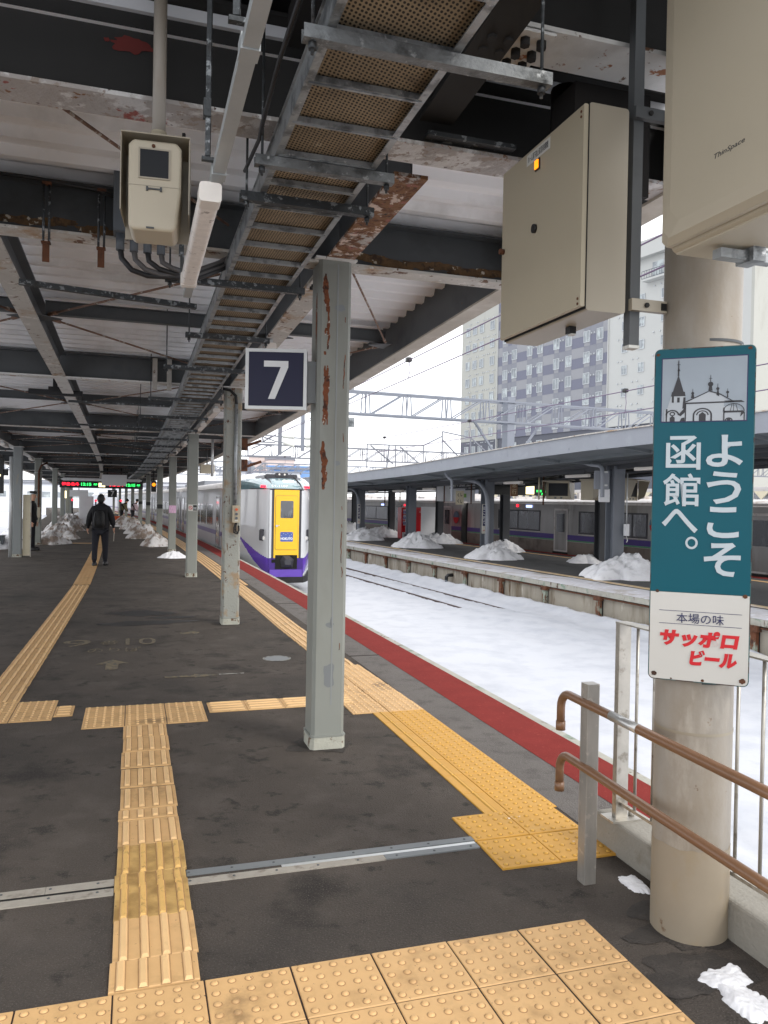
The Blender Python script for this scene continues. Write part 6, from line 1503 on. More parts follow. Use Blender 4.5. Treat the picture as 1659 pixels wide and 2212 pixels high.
mb = MB(); mb.tube([(0, -.05, .36), (0, -.05, 1.9)], .02, 6); mb.tube([(0, -.05, 0), (.04, -.06, -.15), (0, -.06, -.2)], .015, 6); part('conduit', mb, 'alu', ub, local=True)
# slender rods and cables hanging under that canopy
for i, (t, z0) in enumerate([(13.9, 1.9), (13.6, 1.7), (19.3, 1.7), (22.0, 1.75), (27.4, 1.72), (29.6, 1.5)]):
    o = thing('hanging_rod', ['cream rod at the hooded monitor turned left', 'thin rod right of the departure board clock', 'dark red rod in front of the curved downpipe', 'rod right of the vending pillar', 'cream rod left of the vending pillar', 'thin rod near the far left lamp'][i], 'rod', OP(t, 3.9, z0), OH, 'rods hanging under the opposite canopy')
    mb = MB(); mb.tube([(0, 0, 0), (0, 0, zo(t) - z0 - .1)], .03, 6); part('rod', mb, 'cream' if i in (0, 4) else 'rust', o, local=True)
# snow piles on the opposite platform
for i, (t, m_, rx, ry, h, lab) in enumerate([(7.9, 3.05, 1.3, 1.3, .66, 'largest white snow pile on the opposite platform, at the nearest front pillar'), (15.7, 3.0, 1.12, 1.1, .58, 'snow pile at the foot of the curved downpipe'), (23.2, 3.0, 1.25, 1.2, .66, 'snow pile in front of the red vending machines'), (30.4, 2.9, 1.35, 1.2, .60, 'snow pile at the leftmost front pillar of the opposite platform')]):
    snow_pile('snow_pile', OP(t, m_, OPZ), rx * .95, ry * .95, h, 40 + i, 'snow_pile', lab, 'snow piles on the opposite platform')
for i, (t, m_, rx, ry, h, lab) in enumerate([(13.3, 5.6, .8, .7, .30, 'low snow heap right of the silver train door, behind the largest pile'), (19.9, 5.9, 1.2, .9, .48, 'snow heap just behind the curved downpipe pile'), (26.9, 6.1, 1.1, .9, .60, 'snow heap right of the tall white panel'), (34.2, 5.6, 1.3, 1.0, .62, 'snow heap left of the red vending machine'), (41, 5.6, 1.5, 1.2, .75, 'furthest snow heap on the opposite platform')]):
    snow_pile('snow_pile', OP(t, m_, OPZ), rx, ry, h, 60 + i, 'snow_pile', lab, 'snow piles on the opposite platform')
# ------------------------------------------------------------------ catenary gantries
def gantry(p0, p1, zb, h, label, n, posts=(), w_=.5, m_='truss_grey', r=.05, group='catenary gantries over the tracks'):
    g = thing('catenary_gantry', label, 'gantry', p0, math.atan2(p1.y - p0.y, p1.x - p0.x), group)
    d = (p1 - p0); d.z = 0; L_ = d.length; u = d.normalized(); v = Vector((-u.y, u.x, 0)); up = Vector((0, 0, 1))
    def Q(a, b, c): return Vector((p0.x, p0.y, 0)) + u * a + v * b + up * c
    for nm, zz in (('bottom_chord', zb), ('top_chord', zb + h)):
        mb = MB()
        for b in ((-w_ / 2, w_ / 2) if w_ else (0,)): mb.bar(Q(0, b, zz), Q(L_, b, zz), r * 1.3, r * 1.3)
        part(nm, mb, m_, g)
    mb = MB(); k_ = n
    for i in range(k_):
        a = L_ * i / k_; b2 = L_ * (i + 1) / k_
        for b in ((-w_ / 2, w_ / 2) if w_ else (0,)):
            mb.bar(Q(a - .12, b, zb), Q(a - .06, b, zb + h), r * .8, r * .8); mb.bar(Q(a + .12, b, zb), Q(a + .06, b, zb + h), r * .8, r * .8)
            mb.bar(Q(a + .2, b, zb), Q(b2 - .2, b, zb + h), r * .9, r * .9)
    part('web_members', mb, m_, g)
    for a, z0, wd_ in posts:
        mb = MB(); mb.bar(Q(a, 0, z0), Q(a, 0, zb + h + .25), wd_, wd_ * .75, up=u); part('post', mb, m_, g)
        for sg in (-1, 1):
            mb = MB(); mb.bar(Q(a + sg * .25, .1, zo(12) + .6 if z0 > 0 else zb - 1.2), Q(a + sg * 1.75, .1, zb + .02), r * 1.6, r * 1.6); part('knee_brace', mb, m_, g)
    return g, Q
ux = Vector((math.cos(R(20.9)), math.sin(R(20.9)), 0))
g1a = Vector((-1.6, 34, 0)) - ux * 7; g1b = Vector((-1.6, 34, 0)) + ux * 26
g1, Q1 = gantry(g1a, g1b, 5.5, .95, 'nearest steel gantry crossing in front of the hotel with a thick mast', 17, [(14.85, 2.9, .50)], .55, 'truss_light', .055)
d2 = Vector((math.cos(R(22)), math.sin(R(22)), 0))
g2a = Vector((-3, 66, 0)) - d2 * 30; g2b = Vector((-3, 66, 0)) + d2 * 48
g2, Q2 = gantry(g2a, g2b, 5.2, 1.0, 'second steel gantry, beyond the nose of the white train', 40, [(2, -1.3, .4), (46, -1.3, .4)], .6, 'truss_grey', .06)
d3 = Vector((math.cos(R(23)), math.sin(R(23)), 0))
g3a = Vector((-8, 104, 0)) - d3 * 70; g3b = Vector((-8, 104, 0)) + d3 * 50
gantry(g3a, g3b, 5.4, 1.1, 'third steel gantry far behind the train', 56, [(20, -1.3, .5), (60, -1.3, .5), (88, -1.3, .5)], .8, 'truss_light', .08)
g4a = Vector((-95, 78, 0)); g4b = Vector((-22, 64, 0))
gantry(g4a, g4b, 5.2, 1.2, 'steel gantry seen between the left pillars', 34, [(8, -1.3, .5), (40, -1.3, .5), (70, -1.3, .5)], .8, 'truss_light', .08)
g5a = Vector((-70, 112, 0)); g5b = Vector((-14, 128, 0))
gantry(g5a, g5b, 5.6, 1.3, 'pale steel gantry at the far left end of the station', 28, [(6, -1.3, .5), (30, -1.3, .5)], .8, 'truss_light', .1)
# mesh cages standing on the second gantry
cg = thing('gantry_cage', 'mesh cages with slanting struts mounted on the second gantry', 'gantry cage', OP(44, 2, 5.2), OH)
base = Q2(31.6, 0, 0); uu = (Q2(32, 0, 0) - Q2(31, 0, 0)).normalized()
mb = MB()
def W3(a, z): return base + uu * a + Vector((0, -.35, z))
fr = [((0, 4.6), (0, 6.6)), ((0, 6.6), (2.6, 6.6)), ((2.6, 6.6), (2.6, 4.6)), ((2.6, 6.6), (5.2, 6.7)), ((5.2, 6.7), (5.2, 4.6)), ((5.2, 6.7), (7.0, 7.6)), ((7.0, 4.8), (7.0, 8.0)), ((7.0, 8.0), (9.8, 7.6)), ((9.8, 7.6), (9.8, 4.9)), ((9.8, 7.6), (13.0, 5.2)), ((7.0, 7.3), (9.6, 5.0)), ((2.0, 6.6), (1.8, 4.6)), ((.3, 6.5), (2.4, 5)), ((3.0, 6.5), (5.0, 5))]
for a, b in fr: mb.bar(W3(*a), W3(*b), .10, .10)
part('frame', mb, 'truss_grey', cg)
mb = MB()
for k in range(14): mb.bar(W3(k * .4, 4.8), W3(k * .4, 6.6), .012, .012)
for k in range(5): mb.bar(W3(0, 4.9 + k * .38), W3(5.2, 4.9 + k * .38), .012, .012)
for k in range(8): mb.bar(W3(7.1 + k * .37, 5), W3(7.1 + k * .37, 7.6), .012, .012)
for k in range(7): mb.bar(W3(7.0, 5 + k * .4), W3(9.8, 5 + k * .4), .012, .012)
part('mesh', mb, 'wire', cg)
# drop posts with insulators and cantilever arms under gantry 1
dpz = thing('catenary_drop_post', 'grey drop posts with ribbed white insulators hanging below the number 7 sign', 'drop post', Vector((-4.28, 32, 3.5)), 0)
for X, zb_ in ((-4.28, 3.55), (-3.36, 3.72)):
    mb = MB(); mb.box(X - .07, X + .07, 31.95, 32.1, zb_, 6.6); part('post', mb, 'truss_grey' if X < -4 else 'truss_light', dpz)
def insul(p0, p1, name='insulator'):
    p0 = Vector(p0); p1 = Vector(p1); d = p1 - p0; n = 9; mb = MB(); pts = []; rr = []
    for i in range(n * 2 + 1):
        pts.append(p0 + d * i / (n * 2)); rr.append(.035 if i % 2 == 0 else .085)
    mb.tube(pts, rr, 8); part(name, mb, 'insulator', dpz)
def XZ(x, y, Y):   # point on the photo grid (1659 wide) at depth Y
    d = _f + _rx * ((x - 829.5) / 1701.4) - _ru * ((y - 1106) / 1701.4); q = d * (Y / d.y); q.z += CAM_H; return q
A = lambda x, y, Y=32.0: XZ((800 + x * .3014) * .5486, (1600 + y * .3014) * .5486, Y)
insul(A(1040, 398), A(1190, 412)); insul(A(1050, 478), A(1190, 525)); insul(A(1330, 420), A(1470, 425)); insul(A(1340, 525), A(1460, 515))
mb = MB()
for pts in ([(740, 372), (960, 390), (1040, 398)], [(1190, 412), (1300, 418), (1340, 420)], [(770, 392), (950, 460), (1050, 478)], [(1190, 525), (1270, 535), (1340, 525)], [(765, 470), (900, 400), (950, 370)], [(630, 552), (760, 500), (890, 520)], [(680, 463), (940, 475)], [(790, 470), (770, 395)]):
    mb.tube([A(*p) for p in pts], .028, 6)
part('cantilever_arm', mb, 'truss_grey', dpz)
# overhead wires
wr = thing('overhead_wires', 'paired overhead wires with droppers above the snowy tracks', 'overhead wires', N(10, 3.3, 4))
def wire(Fn, s0, s1, l, z0, zs_, name='wire', r=.010, sag=.25, span=33):
    mb = MB(); pts = []
    s = s0
    while s <= s1:
        k_ = ((s - s0) % span) / span; pts.append(Fn(s, l, z0 + zs_ * (s - s0) + sag * 4 * (k_ - .5) ** 2 - sag)); s += 3.0
    mb.tube(pts, r, 5); part(name, mb, 'wire', wr); return pts
PN_ = lambda s, l, z: N(s, l, z)
wire(PN_, -6, 120, 3.25, 3.86, -.002, 'contact_wire', .009, 0); wire(PN_, -6, 120, 3.25, 4.14, 0.0, 'messenger_wire', .009, .0)
wire(OO_, -14, 100, -1.5, 3.72, -.004, 'contact_wire', .011, 0); wire(OO_, -14, 100, -1.5, 4.10, -.0, 'messenger_wire', .011, 0)
wire(OO_, -14, 100, 9.4, 3.6, 0, 'contact_wire', .012, 0)
wire(PN_, 20, 120, 4.8, 6.3, 0, 'feeder_wire', .016, .4); wire(PN_, 20, 120, 5.6, 5.1, 0, 'feeder_wire', .014, .3)
for l in (-8.0, -9.5, -13): wire(PN_, 0, 120, l, 4.0, 0, 'contact_wire', .012, 0); wire(PN_, 0, 120, l, 4.9, 0, 'messenger_wire', .012, .3)
for Fn, ss_, l, z0, z1 in ((PN_, (7.6, 13, 19, 25, 32, 40), 3.25, 3.84, 4.14), (OO_, (2.2, 9.2, 16, 23, 31, 40), -1.5, 3.62, 4.10)):
    for s in ss_:
        mb = MB(); mb.tube([Fn(s, l, z0), Fn(s, l + .03, (z0 + z1) / 2), Fn(s, l, z1)], .007, 5); d_ = part('dropper', mb, 'wire', wr)
        mb = MB(); mb.rbox(-.05, .05, -.04, .04, -.04, .04, .02, 'y', 2, FM(Fn(s, l, z1 + .01), TH)); part('clamp', mb, 'black_plastic', d_)
for zz in (.0, -.58):
    o = thing('wire_anchor', ('upper' if zz == 0 else 'lower') + ' of two small wire anchor plates just right of the number 7 pillar' , 'wire anchor', XZ(757, 830 if zz == 0 else 910, 14.0), 0)
    mb = MB(); mb.box(-.05, .07, -.04, .04, -.10, .06); mb.box(-.05, .07, -.05, .05, -.02, -.01); part('plate', mb, 'galvanised', o, local=True)
for i, (x, y) in enumerate(((518, 955), (518, 1000))):
    o = thing('wire_anchor', ('upper' if i == 0 else 'lower') + ' rusty wire anchor just right of the pillar with the push button box', 'wire anchor', XZ(x + 10, y + 5, 16.0), 0)
    mb = MB(); mb.box(-.08, .06, -.04, .04, -.12, .12); mb.bar((.06, 0, -.02), (.34, 0, .08), .05, .05); part('plate', mb, 'rust', o, local=True)

# ------------------------------------------------------------------ hotel
HA = Vector((19.5, 130, 0)); HB = Vector((29.9, 111, 0)); hu = (HB - HA).normalized()
hz = math.atan2(hu.y, hu.x)
ht = thing('hotel', 'tall pale hotel with a blue grey checkered middle bay and dark lower floors', 'building', HA, hz)
# local: x along the facade towards the viewer's right, -y out of the facade (towards the tracks)
nrm = Vector((hu.y, -hu.x, 0))
def h_of(x, Yref=None):     # photo column (1659 grid) -> distance along the facade
    d = _f + _rx * ((x - 829.5) / 1701.4)
    a = np.array([[hu.x, -d.x], [hu.y, -d.y]]); sol = np.linalg.solve(a, -np.array([HA.x, HA.y])); return float(sol[0])
def zf(x): return (1700 + x * .5726) * .5486
X0, XM, XR = h_of(zf(180)), h_of(zf(433)), h_of(zf(1205))
XE = h_of(1612); X1 = XE
DEP = 16
def hbox(name, m_, x0, x1, y0, y1, z0, z1, par=ht):
    mb = MB(); mb.box(x0, x1, y0, y1, z0, z1); return part(name, mb, m_, par, local=True)
ZD_ = 12.75; ZTOP = 35.6
hbox('left_wing', 'hotel_cream', X0, XM - .15, .25, DEP, ZD_, ZTOP - .3); hbox('middle_bay', 'hotel_light', XM, XR - .3, .12, DEP, ZD_, ZTOP + .6); hbox('right_wing', 'hotel_white', XR - .3, XE, 0, DEP, ZD_, ZTOP - .2)
hbox('base_wall', 'hotel_base', X0, XE, .3, DEP, -2, ZD_); hbox('parapet', 'hotel_white', XR - .3, XE + 1.2, -.9, DEP, ZTOP - 1.2, ZTOP + .2)
hbox('parapet', 'hotel_white', XR + 3, XE - .5, .6, DEP - 2, ZTOP + .2, ZTOP + 1.6)
hbox('corner_trim', 'hotel_white', XM - .15, XM, -.05, .3, -1, ZTOP + .6); hbox('corner_trim', 'hotel_white', XR - .45, XR - .3, -.15, .3, -1, ZTOP)
# far face turning the corner
mb = MB(); mb.box(XE, XE + .4, 0, DEP, -2, ZTOP - 1.2); part('end_wall', mb, 'hotel_cream', ht, local=True)
WMESH = {}
def hwin(x, z, w_, h_, yf, floor_lip=True):
    k_ = (round(w_, 2), round(h_, 2))
    if k_ not in WMESH:
        a = MB(); a.box(-w_ / 2, w_ / 2, -.02, .04, -h_ / 2, h_ / 2); b = MB()
        for x0, x1, z0, z1 in ((-w_ / 2 - .07, w_ / 2 + .07, h_ / 2, h_ / 2 + .07), (-w_ / 2 - .07, w_ / 2 + .07, -h_ / 2 - .09, -h_ / 2), (-w_ / 2 - .07, -w_ / 2, -h_ / 2, h_ / 2), (w_ / 2, w_ / 2 + .07, -h_ / 2, h_ / 2), (-.03, .03, -h_ / 2, h_ / 2)): b.box(x0, x1, -.09, .02, z0, z1)
        WMESH[k_] = (_mesh('window', a, 'hotel_glass'), _mesh('frame', b, 'hotel_frame'))
    o = inst('window', WMESH[k_][0], ht, (x, yf - .03, z)); inst('frame', WMESH[k_][1], o, (0, 0, 0)); return o
colsL = [222, 268, 315, 387]; colsM = [483, 546, 650, 720, 833, 917, 1040, 1130]; colsR = [1303, 1418, 1571]
for c in colsL:
    x = h_of(zf(c))
    for k_ in range(0, 8): hwin(x, 11.1 + 3 * k_, 1.05, 1.35, .25 if k_ else .3)
for j, c in enumerate(colsM):
    x = h_of(zf(c))
    for k_ in range(0, 8): hwin(x, 11.1 + 3 * k_, 1.15, 1.45, .12 if k_ else .3)
for j, c in enumerate(colsR + [1690]):
    x = h_of(zf(c))
    if x < XE - .8:
        for k_ in range(0, 7): hwin(x, 11.1 + 3 * k_ + .15, .85, 1.1, 0 if k_ else .3)
# checker panels of the middle bay
edges = [433, 462, 500, 527, 560, 632, 665, 705, 740, 817, 848, 890, 935, 1020, 1060, 1103, 1148, 1195]
xs_ = [h_of(zf(e)) for e in edges]
for i in range(len(xs_) - 1):
    wide = edges[i + 1] - edges[i] > 60 or i == 0 or i == len(xs_) - 2; mid = i in (2, 6, 10, 14)
    for k_ in range(0, 8):
        z0 = ZD_ + 3 * k_; z1 = z0 + 1.5
        for (a, b, q) in ((z0, z1, 0), (z1, z0 + 3, 1)):
            if wide: m_ = 'hotel_dark' if q == 0 else 'hotel_light'
            elif mid: m_ = 'hotel_mid' if q == 1 else 'hotel_dark'
            else: m_ = 'hotel_light' if q == 0 else 'hotel_mid'
            if q == 0 and not wide and not mid: m_ = 'hotel_light'
            a = a + .0
            key = ('pan', round(xs_[i + 1] - xs_[i], 2), m_)
            if key not in WMESH:
                pm = MB(); wd_ = xs_[i + 1] - xs_[i]; pm.box(.01, wd_ - .01, -.03, .01, 0.01, 1.49); WMESH[key] = _mesh('panel', pm, m_)
            inst('panel', WMESH[key], ht, (xs_[i], .12, a))
vb = MB()
for c, rows_, zb2, yf in [(c, 8, .35, .12) for c in (515, 687, 869, 1082)]:
    x = h_of(zf(c))
    for k_ in range(8):
        for dx in (-.3, .3): vb.tube([(x + dx, yf, 11.1 + 3 * k_ + zb2), (x + dx, yf - .14, 11.1 + 3 * k_ + zb2)], .10, 8)
for c in (235, 285, 330, 360, 400):
    x = h_of(zf(c))
    for k_ in range(8):
        for dx in (-.25, .25): vb.tube([(x + dx, .25, 12.4 + 3 * k_), (x + dx, .10, 12.4 + 3 * k_)], .09, 8)
for c in (1260, 1285, 1360, 1395, 1500, 1545, 1620):
    x = h_of(zf(c))
    if x < XE - .3:
        for k_ in range(7): vb.tube([(x, 0, 12.5 + 3 * k_), (x, -.15, 12.5 + 3 * k_)], .10, 8)
part('vent_caps', vb, 'hotel_frame', ht, local=True)
# top floor balconies
for x0, x1 in ((h_of(zf(1450)), h_of(zf(1660))), ):
    mb = MB(); mb.box(x0, x1, -1.1, 0, 31.1, 31.35); b_ = part('balcony', mb, 'hotel_white', ht, local=True)
    mb = MB(); mb.box(x0, x1, -1.12, -1.08, 32.35, 32.42); mb.box(x0, x1, -1.12, -1.08, 31.4, 31.46)
    n_ = 12
    for i in range(n_ + 1): mb.box(x0 + (x1 - x0) * i / n_ - .02, x0 + (x1 - x0) * i / n_ + .02, -1.12, -1.08, 31.4, 32.4)
    part('railing', mb, 'hotel_base', b_, local=True)
    mb = MB(); mb.box(x0 + .8, x0 + 2.6, -.04, .02, 31.6, 33.6); part('balcony_door', mb, 'hotel_glass', b_, local=True)
mb = MB(); mb.box(XE, XE + 1.0, 1, 9, 31.1, 31.35); b_ = part('balcony', mb, 'hotel_white', ht, local=True)
mb = MB()
for i in range(20): mb.box(XE + .95, XE + 1.0, 1 + i * .42, 1.05 + i * .42, 31.4, 32.4)
mb.box(XE + .93, XE + 1.0, 1, 9, 32.35, 32.42); part('railing', mb, 'hotel_base', b_, local=True)
mb = MB(); mb.tube([(X0 + 5.5, 3, ZTOP), (X0 + 5.5, 3, ZTOP + 5)], .08, 5); mb.tube([(XM + .8, 3, ZTOP), (XM + .8, 3, ZTOP + 1.6)], .5, 8); part('rooftop_mast', mb, 'hotel_mid', ht, local=True)

# ------------------------------------------------------------------ low distant buildings and other station things
def block(loc, w_, d_, h_, rz, label, m_='far_pale', nx=6, nz=3, mw='hotel_glass', z0=-1.6, cat='building', roof=None):
    o = thing('distant_building', label, cat, loc, rz)
    mb = MB(); mb.box(-w_ / 2, w_ / 2, 0, d_, z0, h_); part('wall', mb, m_, o, local=True)
    mb = MB(); mb.box(-w_ / 2 - .3, w_ / 2 + .3, -.3, d_ + .3, h_, h_ + .4); part('roof', mb, roof or 'hotel_mid', o, local=True)
    me = None
    for i in range(nx):
        for k_ in range(nz):
            if me is None:
                a = MB(); a.box(-w_ / nx * .28, w_ / nx * .28, -.06, .0, -.6, .6); me = _mesh('window', a, mw)
            inst('window', me, o, (-w_ / 2 + w_ * (i + .5) / nx, 0, 2.2 + 3.0 * k_))
    return o
def at_(x, Y): p = XZ(x, 1085, Y); p.z = 0; return p
block(at_(556, 190), 20, 10, 8.5, R(5), 'pale distant building left of the train nose', 'far_pale', 8, 2)
block(at_(580, 230), 12, 10, 14.5, R(5), 'tall pinkish distant block behind the train nose', 'far_pink', 5, 4)
block(at_(603, 225), 8, 8, 13.5, R(5), 'second pinkish distant block behind the train nose', 'far_pink', 3, 4)
block(at_(626, 205), 12, 8, 10.5, R(5), 'distant building with a blue top beside the train roof', 'far_pale', 5, 2, roof='far_blue')
o = block(at_(626, 203), 10, 2, 9.8, R(5), 'blue billboard face in front of the distant building', 'far_blue', 4, 1)
block(at_(690, 260), 8, 8, 8, R(5), 'small distant tower just right of the train', 'far_pale', 2, 2)
block(at_(790, 240), 6, 6, 7.5, R(5), 'small greenish distant tower over the opposite canopy', 'far_pale', 2, 2)
block(at_(20, 170), 60, 12, 4.5, R(10), 'low distant station building at the far left', 'far_pale', 20, 1)
block(at_(200, 220), 70, 12, 6.0, R(0), 'low distant building closing the end of the platform', 'far_pale', 20, 1)
block(at_(250, 175), 26, 10, 4.2, R(0), 'distant building with reddish brick behind the departure board', 'far_pink', 9, 1)
# curved white canopy on the far left
lcan = thing('far_canopy', 'pale curved canopy of another platform seen between the left pillars', 'canopy', Vector((-24, 50, 2.4)))
arcp = [Vector((-40 + 3 * i, 74 - 1.1 * i - .09 * i * i + .0 * i, 0)) for i in range(0, 9)]
mb = MB(); pa = [N(20 + 6 * i, -15 - .02 * i * i, 0) for i in range(14)]
mb.loft([[p + Vector((0, 0, 2.75)), p + Vector((0, 0, 3.15)), p + Vector((-4.5, -1.4, 3.35)), p + Vector((-4.5, -1.4, 3.0))] for p in pa], smooth=False); part('roof', mb, 'truss_light', lcan)
mb = MB()
for p in pa[::1]:
    q = p + Vector((-2, -.6, 0)); mb.bar(q + Vector((0, 0, -.6)), q + Vector((0, 0, 2.9)), .22, .22)
part('columns', mb, 'opp_pillar', lcan)
lp2 = MB(); strip(lp2, 8, 120, -19.5, -14.5, -1.6, -.15); struct('far_left_platform', lp2, 'asphalt_far')
pw = thing('retaining_wall', 'concrete platform wall beyond the left hand track', 'wall', N(30, -14.5, -1))
mb = MB(); strip(mb, 8, 120, -14.5, -14.40, -1.5, -.12); part('panel', mb, 'wall_concrete', pw)
# right hand distant arcade behind the silver train
ar = thing('station_arcade', 'long low roof with a sawtooth valance behind the silver train', 'station building', OP(18, 22, 0), OH)
mb = MB(); mb.box(-12, 12, -30, 26, 2.55, 2.75, FM(OP(18, 30, 0), OH)); part('roof', mb, 'silver_roof', ar)
mb = MB()
for i in range(60): 
    t = -8 + i * .9; mb.add([OP(t, 17.9, 2.55), OP(t + .9, 17.9, 2.55), OP(t + .45, 17.9, 2.15), OP(t, 17.96, 2.55), OP(t + .9, 17.96, 2.55), OP(t + .45, 17.96, 2.15)], [(0, 1, 2), (3, 5, 4), (0, 2, 5, 3), (1, 4, 5, 2)])
part('sawtooth_valance', mb, 'cream', ar)
mb = MB()
for i in range(9): mb.bar(OP(-6 + 6 * i, 19, -1.5), OP(-6 + 6 * i, 19, 2.6), .3, .3)
part('columns', mb, 'far_pale', ar)
mb = MB(); mb.box(-.2, .2, -30, 30, -1.5, 1.2, FM(OP(18, 24, 0), OH)); part('low_wall', mb, 'far_pale', ar)

# ------------------------------------------------------------------ things standing on the near platform further off
ib = thing('information_board', 'long black departure board with red and green lettering across the platform', 'departure board', N(36, -2.15, 2.14), NA(36))
mb = MB(); mb.box(-1.93, 1.93, -.1, .1, 0, .50); part('case', mb, 'sign_black', ib, local=True)
mb = MB(); mb.prism([(-1.9, .41), (-1.75, .34), (1.75, .34), (1.9, .41), (1.75, .48), (-1.75, .48)], -.106, -.101, lambda p, c: Vector((p[0], c, p[1]))); part('arrow_strip', mb, 'white_letter', ib, local=True)
Mx = Matrix.Rotation(PI / 2, 4, 'X') @ Matrix.Translation((0, 0, .104))
mb = MB(); put_text(mb, '特急北斗', -1.82, .10, .78, .16, Mx, fat=.006); put_text(mb, '特急北斗', .30, .10, .72, .16, Mx, fat=.006); part('red_lettering', mb, 'red_lamp', ib, local=True)
mb = MB(); put_text(mb, '12:15', -.95, .11, .46, .14, Mx, fat=.006); put_text(mb, '札幌', -.38, .13, .16, .10, Mx, fat=.004); put_text(mb, '12:15', 1.14, .11, .42, .14, Mx, fat=.006); put_text(mb, '札幌', 1.64, .13, .15, .10, Mx, fat=.004); part('green_lettering', mb, 'green_led', ib, local=True)
mb = MB(); mb.box(-.15, .15, -.106, -.101, .06, .26); part('clock_panel', mb, 'lamp_lit', ib, local=True)
mb = MB()
for x in (-1.2, 1.2): mb.tube([(x, 0, .5), (x, 0, .9)], .03, 6)
part('hangers', mb, 'steel_grey', ib, local=True)
wbk = thing('monitor_back', 'white rectangular panel hanging in front of the black departure board', 'panel', N(32.5, -1.62, 2.22), NA(32))
mb = MB(); mb.box(-.54, .54, -.06, .06, 0, .50); part('panel', mb, 'white_panel', wbk, local=True)
mb = MB(); mb.tube([(-.3, 0, .5), (-.3, 0, .8)], .03, 6); mb.tube([(.3, 0, .5), (.3, 0, .8)], .03, 6); mb.box(-.6, .6, -.1, .1, .58, .66); part('hanger', mb, 'black_plastic', wbk, local=True)
wb2 = thing('monitor_back', 'smaller white panel hanging further off with a lit yellow clock beside it', 'panel', N(48, -3.45, 1.72), NA(48))
mb = MB(); mb.box(-.55, .55, -.06, .06, 0, .42); part('panel', mb, 'white_panel', wb2, local=True)
mb = MB(); mb.box(-1.05, -.72, -.08, .06, -.1, .35); part('clock', mb, 'lamp_lit', wb2, local=True)
mb = MB(); mb.tube([(0, 0, .4), (0, 0, 1.2)], .03, 6); part('hanger', mb, 'black_plastic', wb2, local=True)
n7 = thing('platform_number_sign', 'tiny distant black sign with a white 7 above the walking man', 'platform sign', N(46, -1.5, 1.72), NA(46))
mb = MB(); mb.box(-.27, .27, -.04, .04, 0, .45); part('panel', mb, 'sign_black', n7, local=True)
mb = MB(); put_text(mb, '7', -.09, .06, .2, .33, Matrix.Rotation(PI / 2, 4, 'X') @ Matrix.Translation((0, 0, .042)), fat=.01); part('numeral', mb, 'white_letter', n7, local=True)
mb = MB(); mb.tube([(0, 0, .45), (0, 0, 1.2)], .02, 5); part('hanger', mb, 'black_plastic', n7, local=True)
gb = thing('equipment_locker', 'tall pale grey locker standing on the platform left of the walking man', 'locker', N(47, -3.0, 0), NA(47))
mb = MB(); mb.rbox(-.42, .42, -.3, .3, .05, 1.75, .03, 'z', 2); part('cabinet', mb, 'white_panel', gb, local=True)
mb = MB(); mb.box(-.5, .5, -.4, .4, 0, .05); part('plinth', mb, 'concrete', gb, local=True)
mb = MB(); mb.box(.12, .2, -.31, -.3, .15, .19); part('handle', mb, 'ink', gb, local=True)
for i, (s, l, lab) in enumerate([(52, -3.9, 'black column lamp with a red light left of the locker'), (46, -2.45, 'black column lamp with a red light right of the locker'), (49, -.9, 'black column lamp with a red light near the workers')]):
    o = thing('signal_post', lab, 'signal', N(s, l, 0), NA(s), 'red platform signal posts')
    mb = MB(); mb.tube([(0, 0, .3), (0, 0, 1.45)], .05, 6); part('post', mb, 'black_plastic', o, local=True)
    mb = MB(); mb.tube([(0, -.05, 1.5), (0, -.09, 1.5)], .07, 10); part('lamp', mb, 'red_lamp', o, local=True)
sl = thing('signal_lamp', 'black hanging signal box with an amber lamp at the right pillar row', 'signal', N(36, .3, 2.02), NA(36))
mb = MB(); mb.box(-.12, .12, -.1, .1, 0, .55); part('case', mb, 'black_plastic', sl, local=True)
mb = MB(); mb.tube([(0, -.1, .36), (0, -.13, .36)], .09, 10); part('lamp', mb, 'amber', sl, local=True)
mb = MB(); mb.tube([(0, 0, .5), (0, 0, 1.0)], .03, 6); part('hanger', mb, 'black_plastic', sl, local=True)
# cream partition at the nearest left pillar and bits by the left track
pt = thing('partition_panel', 'cream metal partition panels either side of the nearest left pillar', 'partition', N(18.55, LROW + .25, 0), NA(18))
mb = MB(); mb.box(-.25, -.10, -.02, .02, .03, 1.72); part('panel', mb, 'cream', pt, local=True)
mb = MB(); mb.box(.08, .27, -.02, .02, .03, 1.72); part('panel', mb, 'cream', pt, local=True)
mb = MB(); mb.box(-.27, -.25, -.04, .04, 0, 1.74); mb.box(.27, .29, -.04, .04, 0, 1.74); part('frame', mb, 'steel_stain', pt, local=True)
rpst = thing('rusty_post', 'rust streaked cream steel post at the extreme left edge', 'post', N(21.9, -5.42, 0), NA(21))
mb = MB(); mb.box(-.12, .12, -.12, .12, 0, 3.1); part('post', mb, 'pillar_rusty', rpst, local=True)
mb = MB(); mb.box(.14, .24, -.08, .08, .2, 3.0); part('cable_duct', mb, 'black_plastic', rpst, local=True)
sgn = thing('signal_equipment', 'dark signal equipment fixed high beside the rusty post at the left edge', 'signal', N(21.5, -5.0, 1.75), NA(21))
mb = MB(); mb.box(-.14, .12, -.1, .1, .0, 1.1); mb.box(-.05, .25, -.06, .06, .55, .75); part('case', mb, 'black_plastic', sgn, local=True)
mb = MB(); mb.box(-.05, .05, -.12, -.1, .52, .58); part('lamp', mb, 'lamp_lit', sgn, local=True)
wc = thing('equipment_trolley', 'small dark equipment box low down at the left edge of the photo', 'equipment box', N(22.4, -5.2, 0), NA(22))
mb = MB(); mb.rbox(-.25, .25, -.25, .25, .1, .42, .05, 'y', 2); part('box', mb, 'grey_box', wc, local=True)
